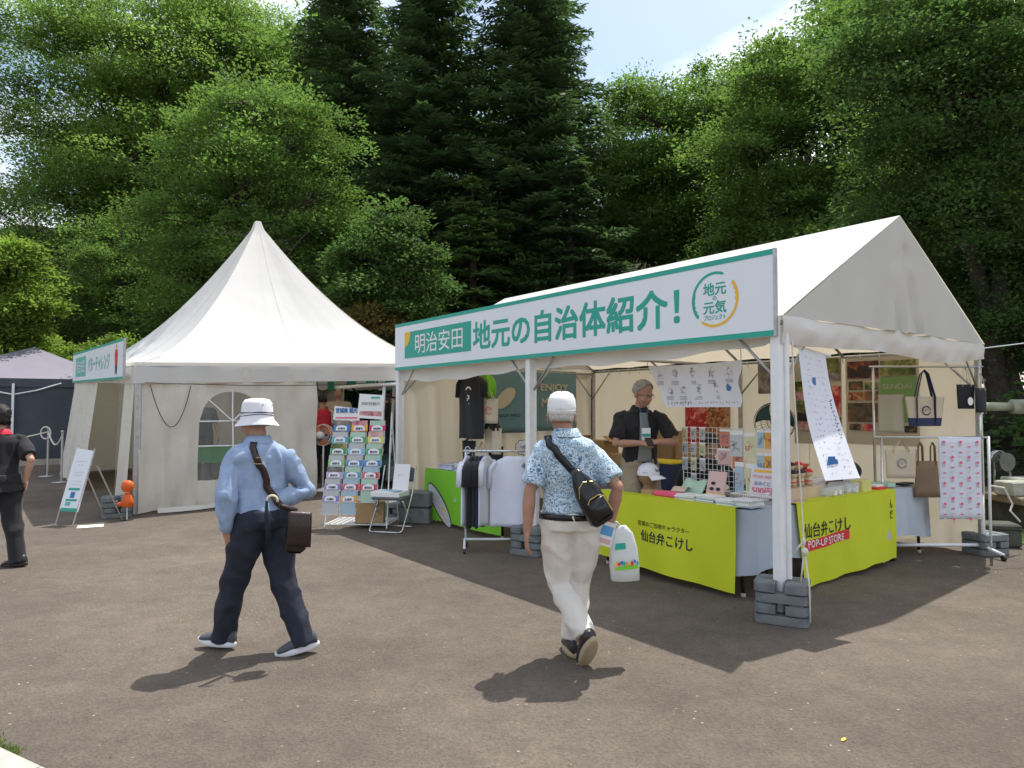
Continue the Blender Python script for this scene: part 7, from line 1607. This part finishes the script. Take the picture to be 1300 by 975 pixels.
# person at the left edge in loose black
O4 = Vector((-5.06, 6.95, 0))
J4 = dict(pelvis=(0, 0, .84), neck=(-.04, .02, 1.315), head=(-.075, .04, 1.455), hyaw=radians(70), syaw=radians(50), hdyaw=radians(62), hdpitch=-.05, w=.95, belly=.2,
          shR=(.10, .13, 1.23), shL=(-.16, -.09, 1.23), wrR=(.17, .10, .84), poleR=(.5, -.3, -.2), wrL=(-.22, -.06, .82), poleL=(-.2, -.6, 0), anR=(.20, -.03, .075), anL=(-.26, .10, .075), toeR=((-.98, .05, 0), .12), toeL=((-1, .1, 0), 0), handR=((0, .1, -1), (.5, .5, 0), (-1, 0, 0), .4), handL=((-.1, 0, -1), (0, -1, 0), (-1, 0, 0), .4))
m4, sh4, R4, H4, A4_, tr4 = person(O4, 'person with short curly black hair in loose black clothes walking out at the left edge', J4,
    dict(skin=SK2, shirt=dict(mat=C_BLKT, sleeve='short', hem=-.22, slack=1.22, flare=1.2, wr=(.010, 6, .4), collar=True, collar_mat=C_RED), trousers=dict(mat=C_BLKT, slack=1.32, wr=(.012, 6, .5)), shoe=S_BROWN, sole=M_DARKT, hair=H_BLACK, hairkw=dict(low=-.08, front=.05, grow=1.2, curly=.22)), s=.94, vox=.008)

# seated person behind the display grid
O5 = Vector((1.98, 7.28, .06))
J5 = dict(pelvis=(0, .06, .47), neck=(.02, -.10, .98), head=(.03, -.17, 1.11), hyaw=radians(185), syaw=radians(185), hdyaw=radians(185), hdpitch=-.5, w=1.05, belly=.3,
          shR=(-.17, -.08, .90), shL=(.20, -.08, .90), wrR=(-.10, -.30, .62), poleR=(-.8, .2, -.5), wrL=(.12, -.30, .62), poleL=(.8, .2, -.5), anR=(-.12, -.30, .085), anL=(.12, -.30, .085), toeR=((0, -1, 0), 0), toeL=((0, -1, 0), 0), handR=((.5, -.8, .0), (0, 0, 1), (1, 0, 0), .4), handL=((-.5, -.8, .0), (0, 0, 1), (-1, 0, 0), .4))
person(O5, 'person in black seated with lowered head behind the wire display grid', J5, dict(skin=SK2, shirt=dict(mat=C_BLKT, sleeve='long', hem=-.08, slack=1.2), trousers=dict(mat=C_BLKT, slack=1.1), shoe=S_BROWN, sole=M_DARKT, hair=H_BLACK, hairkw=dict(low=-.07, front=.05, grow=1.1)), s=1., vox=.010)
st = empty('folding_chair', O5 + Vector((0, .12, -.06)), 0, 'low folding chair under the seated person in black', 'chair'); mb = MB(); mb.box((0, 0, .40), (.40, .38, .03), bev=.01); mb.build('seat', MATS['grey_vinyl'], st); mb = MB(); mb.box((0, .22, .68), (.40, .02, .2), bev=.006); mb.build('backrest', MATS['grey_vinyl'], st)
for x in (-.18, .18):
    for y, z in ((-.16, .40), (.22, .75)): mb = MB(); mb.tube([(x, y, 0), (x, y, z)], .011, 6); mb.build('leg', M_STEEL, st)

# people inside and beyond the marquee
def bystander(x, y, yaw, h, label, top, bot, hair, sleeve='short', skin=SK2, w=1.0, arm=(.0, .12), hat=None):
    g = gh(x, y); k = h / 1.70; f = fw(yaw); r = Vector((f.y, -f.x, 0)); V3 = lambda a, b, c: tuple(r * a + f * b + Vector((0, 0, c)))
    J = dict(pelvis=V3(0, 0, .90 * k), neck=V3(0, 0, 1.43 * k), head=V3(0, .02, 1.585 * k), hyaw=yaw, syaw=yaw, hdyaw=yaw, w=w, wrR=V3(.27, arm[1], (.86 + arm[0]) * k), wrL=V3(-.27, .03, .84 * k), anR=V3(.10, .04, .085), anL=V3(-.10, -.04, .085), toeR=(V3(.1, 1, 0), 0), toeL=(V3(-.1, 1, 0), 0), handR=(V3(0, .3, -1), V3(1, 0, 0), V3(0, 1, 0), .4), handL=(V3(0, .2, -1), V3(-1, 0, 0), V3(0, 1, 0), .4))
    return person((x, y, g), label, J, dict(skin=skin, shirt=dict(mat=top, sleeve=sleeve, hem=.0, slack=1.15, wr=None, collar=False), trousers=dict(mat=bot, slack=1.15, wr=None), shoe=S_BROWN, sole=M_DARKT, hair=hair, face=True), s=k, vox=.012)
q = bystander(-3.62, 13.35, radians(25), 1.66, 'person with a red backpack over a white top at the marquee opening', C_WHITET, C_NAVYT, H_BLACK)
rb_ = empty('backpack', Vector((-3.62, 13.35, gh(-3.6, 13.3))) + Vector((.05, -.17, 1.18)), radians(25), 'bright red backpack worn over a white top in the marquee opening', 'backpack'); mb = MB(); mb.box((0, 0, 0), (.30, .14, .42), bev=.05); mb.build('pack_body', C_RED, rb_, True); mb = MB(); mb.box((0, -.08, -.07), (.22, .05, .20), bev=.02); mb.build('front_pocket', C_RED, rb_, True)
for x in (-.1, .1): mb = MB(); mb.tube([(x, .08, .18), (x, .14, .26), (x, .22, .22), (x, .26, .05), (x, .2, -.1)], .02, 6, True, .4); mb.build('shoulder_strap', C_RED, rb_, True)
bystander(-3.75, 15.1, radians(190), 1.78, 'large person in a beige top standing inside the marquee', C_BEIGE, C_KHAKI, H_BLACK, w=1.25)
bystander(-2.66, 15.6, radians(10), 1.72, 'person in a black T-shirt and dark cap beyond the golf cart', C_BLKT, C_NAVYT, H_BLACK, w=1.1)
bystander(-2.95, 16.3, radians(5), 1.60, 'person in a white T-shirt half hidden by the brochure rack poster', C_WHITET, C_KHAKI, H_DGREY)
bystander(-6.0, 13.6, radians(200), 1.70, 'person in dark clothes behind the green table in the arched window', C_BLKT, C_NAVYT, H_BLACK, arm=(.15, .3))

# ------------------------------------------------------------------ right-hand background
M_PIPE = mat("mossy_pale_pipe", (.34, .36, .26), .7, var=.3, vscale=6, bump=.004, bscale=20); M_CONC = mat("weathered_concrete", (.27, .27, .23), .9, var=.35, vscale=7, bump=.008, bscale=18)
M_CAB = mat("grey_cabinet_paint", (.11, .13, .12), .6, var=.3, vscale=4); M_GRASS = mat("lawn_green", (.07, .14, .03), .95, col2=(.12, .18, .05), vscale=5, bump=.02, bscale=60); M_PLANK = mat("weathered_timber", (.20, .15, .10), .9, var=.35, vscale=10, bump=.004, bscale=40); M_BIN = mat("dark_mossy_box", (.07, .072, .06), .8, var=.35, vscale=6, bump=.005, bscale=20)
sheet('grass_verge', [(5.75, 7.55), (7.9, 6.3), (17, 15), (6.6, 12.2)], M_GRASS, .012, n=18)
sheet('gravel_bed', [(6.35, 8.9), (12, 8.6), (17, 16), (6.9, 13.0)], M_SOIL, .02, n=14)
def blades(name, n, fn, h, m, label, seed):
    rng = np.random.default_rng(seed); C_ = np.array([fn(rng) for _ in range(n)]); A = nrm(rng.normal(0, .35, (n, 3)) + [0, 0, 1]); Nn = nrm(rng.normal(0, 1, (n, 3)) * [1, 1, .2]); L = rng.uniform(.4, 1.1, n) * h
    V = leaves(C_ + A * L[:, None] * .45, A, Nn, L, L * .14 + .004); o = bpy.data.objects.new(name, mesh_leaves(name, V, m)); COL.objects.link(o); tag(o, label, 'grass', kind='stuff')
def vg(rng):
    a, b = rng.uniform(0, 1), rng.uniform(0, 1); p = (Vector((5.8, 7.6)).lerp(Vector((7.9, 6.35)), a)).lerp(Vector((6.6, 12)).lerp(Vector((13, 12)), a), b ** 1.3); return (p.x, p.y, gh(p.x, p.y))
blades('grass_blades', 9000, vg, .13, leafmat("grass_blade_green", (.10, .17, .035)), 'short bright grass growing on the verge at the right', 3)
def lg(rng):
    a, b = rng.uniform(0, 1), rng.uniform(0, 1); p = Vector((-19, 13.0)).lerp(Vector((-8.8, 17.1)), a) + Vector((-.2, 1.6)) * b; return (p.x, p.y, gh(p.x, p.y) + .03)
blades('lawn_blades', 9000, lg, .07, leafmat("grass_blade_dry", (.22, .20, .08)), 'dry yellowish lawn grass behind the kerb on the left', 4)
for i, (a, b, lab) in enumerate((((5.72, 7.62), (7.9, 6.32), 'weathered timber edging plank nearest the tarmac on the right'), ((6.1, 8.15), (8.2, 7.05), 'second weathered timber plank lying in the grass on the right'), ((6.5, 10.0), (8.6, 9.6), 'timber plank behind the dark box on the right'))):
    mb = MB(); L_ = (Vector(b) - Vector(a)).length; mb.box((0, 0, .06), (L_, .07, .11), bev=.008); m_ = (Vector(a) + Vector(b)) / 2; one(mb, 'edging_plank', M_PLANK, (m_.x, m_.y, 0), atan2(b[1] - a[1], b[0] - a[0]), lab, 'plank')
pp = empty('pipe', (6.30, 9.8, 1.58), -.03, 'thick pale mossy horizontal pipe with a wide collar at the right edge', 'pipe')
for x0, x1, r, nm in ((-.6, .72, .062, 'pipe_run'), (.70, 1.15, .105, 'collar'), (1.12, 2.6, .075, 'pipe_run')): mb = MB(); mb.tube([(x0, 0, 0), (x1, 0, 0)], r, 18); mb.build(nm, M_PIPE, pp, True)
for x in (-.5, 2.3): mb = MB(); mb.bar((x, .0, -1.6), (x, .0, -.05), .1); mb.build('support', M_CONC, pp)
cb = empty('control_cabinet', (6.42, 10.2, gh(6.4, 10.2)), .1, 'tall grey-green cabinet behind the pale pipe', 'cabinet'); mb = MB(); mb.box((0, 0, 1.0), (.62, .4, 1.85), bev=.01); mb.build('cabinet_body', M_CAB, cb); mb = MB(); mb.box((0, -.21, 1.0), (.54, .02, 1.6), bev=.005); dr = mb.build('door', M_CAB, cb); mb = MB(); mb.box((.2, -.225, 1.0), (.03, .02, .12)); mb.build('handle', M_DARKT, dr); mb = MB(); mb.box((0, -.02, 1.94), (.68, .46, .04)); mb.build('lid', M_CAB, cb)
mb = MB(); mb.tube([(7.30, 9.0, 2.62), (7.33, 9.0, 2.1), (7.5, 9.0, 1.2), (7.55, 9, 0)], [.34, .22, .12, .12], 16); one(mb, 'green_funnel', mat("dull_green_metal", (.06, .13, .10), .6, var=.2), (0, 0, 0), 0, 'dull green flared metal funnel on a stem at the right edge', 'funnel', smooth=True)
rl = empty('hose_reel', (6.62, 9.5, .52), .2, 'round metal hose reel standing behind the right post of the tent', 'reel'); rl.scale = (.66, .66, .66)
mb = MB(); mb.M = Matrix.Translation((0, 0, .48)) @ Matrix.Rotation(pi / 2, 4, 'X'); mb.lathe([(.001, -.02), (.19, -.03), (.19, -.02), (.001, -.01)], 24); mb.lathe([(.001, .16), (.19, .17), (.19, .18), (.001, .17)], 24); mb.lathe([(.07, -.02), (.07, .17)], 16); mb.build('reel_disc', mat("worn_aluminium", (.16, .165, .145), .6, metal=.3, var=.25), rl)
for k in range(6): a = pi * k / 3; mb = MB(); mb.bar((.03 * cos(a), -.035, .48 + .03 * sin(a)), (.18 * cos(a), -.04, .48 + .18 * sin(a)), .02, .006); mb.build('spoke', M_DARKT, rl)
for d in (0, .06, .12, .18): mb = MB(); mb.tube([(.215 * cos(t) + d * .6, -.0 + d, .48 + .215 * sin(t)) for t in np.linspace(-.1, pi * .95, 16)], .008, 5); mb.build('guard_hoop', M_STEEL, rl, True)
for x in (-.2, .2): mb = MB(); mb.bar((x, -.05, 0), (x * .9, -.05, .48), .025); mb.build('frame_leg', M_STEEL, rl)
blk = [(6.45, 8.95, .45, .40, .30, .18, 'pale concrete block at the left of the ledge behind the right post'), (6.72, 9.25, .45, .36, .3, .20, 'second pale concrete block behind the first on the ledge')]
for x, y, z, w, d, h, lab in blk: mb = MB(); mb.box((0, 0, h / 2), (w, d, h), bev=.015); one(mb, 'concrete_block', mat("pale_concrete", (.36, .37, .30), .9, var=.25, vscale=8, bump=.005, bscale=25), (x, y, z), .15, lab, 'block')
mb = MB(); mb.ell((0, 0, .09), (.15, .12, .09), 14, 8); one(mb, 'buoy', M_PAPER, (7.05, 9.3, .45), 0, 'round white float on the ledge right of the concrete blocks', 'float', smooth=True)
mb = MB(); mb.tube([(7.15, 9.35, .56), (8.3, 9.4, .58)], .03, 8); one(mb, 'white_pipe', M_PWHITE, (0, 0, 0), 0, 'thin white pipe running right from the round float', 'pipe')
lg_ = empty('concrete_ledge', (7.3, 9.35, 0), .05, 'low weathered ledge carrying the reel and the pale blocks', 'ledge'); mb = MB(); mb.box((0, 0, .40), (2.1, 1.3, .10), bev=.015); mb.build('slab', M_PLANK, lg_); mb = MB(); mb.box((.05, .0, .17), (1.9, 1.1, .35), bev=.02); mb.build('plinth', M_BIN, lg_)
for x, y in ((.05, .3), (.3, -.2), (-.4, .1)): mb = MB(); mb.ell((x, y, .455), (.05, .04, .012)); mb.build('fallen_leaf', M_CARD, lg_)
mb = MB(); mb.box((0, 0, .19), (1.0, .5, .38), bev=.02); one(mb, 'stone_trough', M_BIN, (6.95, 8.35, 0), -.1, 'dark mossy rectangular trough in the grass below the ledge', 'trough')
cs = empty('equipment_case', (5.5, 8.0, 0), -.25, 'dark grey ballast case on the verge behind the right post', 'case'); mb = MB(); mb.box((0, 0, .13), (.42, .3, .26), bev=.02); mb.build('case_body', M_BIN, cs); mb = MB(); mb.box((0, 0, .20), (.43, .31, .02), bev=.003); mb.build('lid_seam', M_DARKT, cs)
mb = MB(); mb.tube([(5.18, 7.6, .72), (5.3, 7.55, .70), (5.42, 7.6, .52), (5.38, 7.58, .45), (5.5, 7.6, .33)], .010, 6); one(mb, 'guy_line', M_ROPE, (0, 0, 0), 0, 'loose white cord dangling from the right tent post', 'cord')
mb = MB(); P_ = [Vector((5.06, 7.55, 2.20)).lerp(Vector((9.5, 8.6, 2.75)), k / 10) for k in range(11)]; mb.tube(P_, .007, 5); one(mb, 'guy_wire', M_STEEL, (0, 0, 0), 0, 'thin wire running right from the top of the tent corner', 'wire')
# drain channel at the lower left
dc = empty('drain_channel', (-2.6, 3.30, 0), 0, None, None); dc['kind'] = 'structure'
a, b = Vector((-3.4, 3.82, 0)), Vector((-1.55, 2.78, 0)); d = (b - a).normalized(); nn_ = Vector((d.y, -d.x, 0)); base = dc.location
for i in range(4):
    p, q = a + d * (.53 * i + .004), a + d * (.53 * i + .526); mb = MB(); mb.bar(p - base + nn_ * .07 + Vector((0, 0, .008)), q - base + nn_ * .07 + Vector((0, 0, .008)), .14, .03); mb.build('edge_stone', mat("pale_kerb_stone", (.40, .39, .35), .9, var=.15, vscale=12, bump=.003, bscale=70), dc)
mb = MB(); mb.bar(a - base + nn_ * .30 - Vector((0, 0, .0)), b - base + nn_ * .30 - Vector((0, 0, .0)), .30, .006); mb.build('channel_floor', M_DARKT, dc)
for i in range(84): p = a + d * (.025 * i) - base; mb = MB() if i == 0 else mb; mb.bar(p + nn_ * .155 + Vector((0, 0, .012)), p + nn_ * .42 + Vector((0, 0, .012)), .010, .014)
gb = mb.build('grate_bars', M_GALV, dc); gb['kind'] = 'stuff'
def tuft(rng): t = rng.uniform(0, 1); p = a + d * (1.0 * t + .35) - nn_ * abs(rng.normal(0, .03)); return (p.x, p.y, 0)
blades('edge_grass', 900, tuft, .028, MATS["grass_blade_green"], 'thin line of grass along the drain edge at the lower left', 5)
# scattered leaves and twigs on the tarmac
rnd = random.Random(6); SPOTS = [((1.55, 3.32), 'dry yellow leaf', 'lying on the bare tarmac at the lower right')]
for (x, y), nm, w_ in SPOTS: mb = MB(); mb.grid(lambda a, b: (.03 * (a - .5), .018 * (b - .5) * (1 - abs(a - .5)), .004 + .006 * a), 4, 3, .001); one(mb, 'fallen_leaf', M_YEL, (x, y, 0), .6, nm + ' ' + w_, 'leaf')
def grit():
    rng = np.random.default_rng(12); n = 700; r = rng.uniform(0, 1, n) ** .7; y = 2.4 + r * 6.5; x = rng.uniform(-1, 1, n) * (y * .78); C_ = np.stack([x, y, np.full(n, .002)], 1)
    A = nrm(rng.normal(0, 1, (n, 3)) * [1, 1, .1]); Nn = nrm(rng.normal(0, .3, (n, 3)) + [0, 0, 1]); L = rng.uniform(.006, .018, n); V = leaves(C_ + [0, 0, .002], A, Nn, L, L * rng.uniform(.25, .8, n)); o = bpy.data.objects.new('tarmac_litter', mesh_leaves('tarmac_litter', V, mat("dry_litter", (.30, .24, .15), .9, island=.6))); COL.objects.link(o); tag(o, 'scattered dry litter and grit on the brown tarmac', 'litter', kind='stuff')
grit()
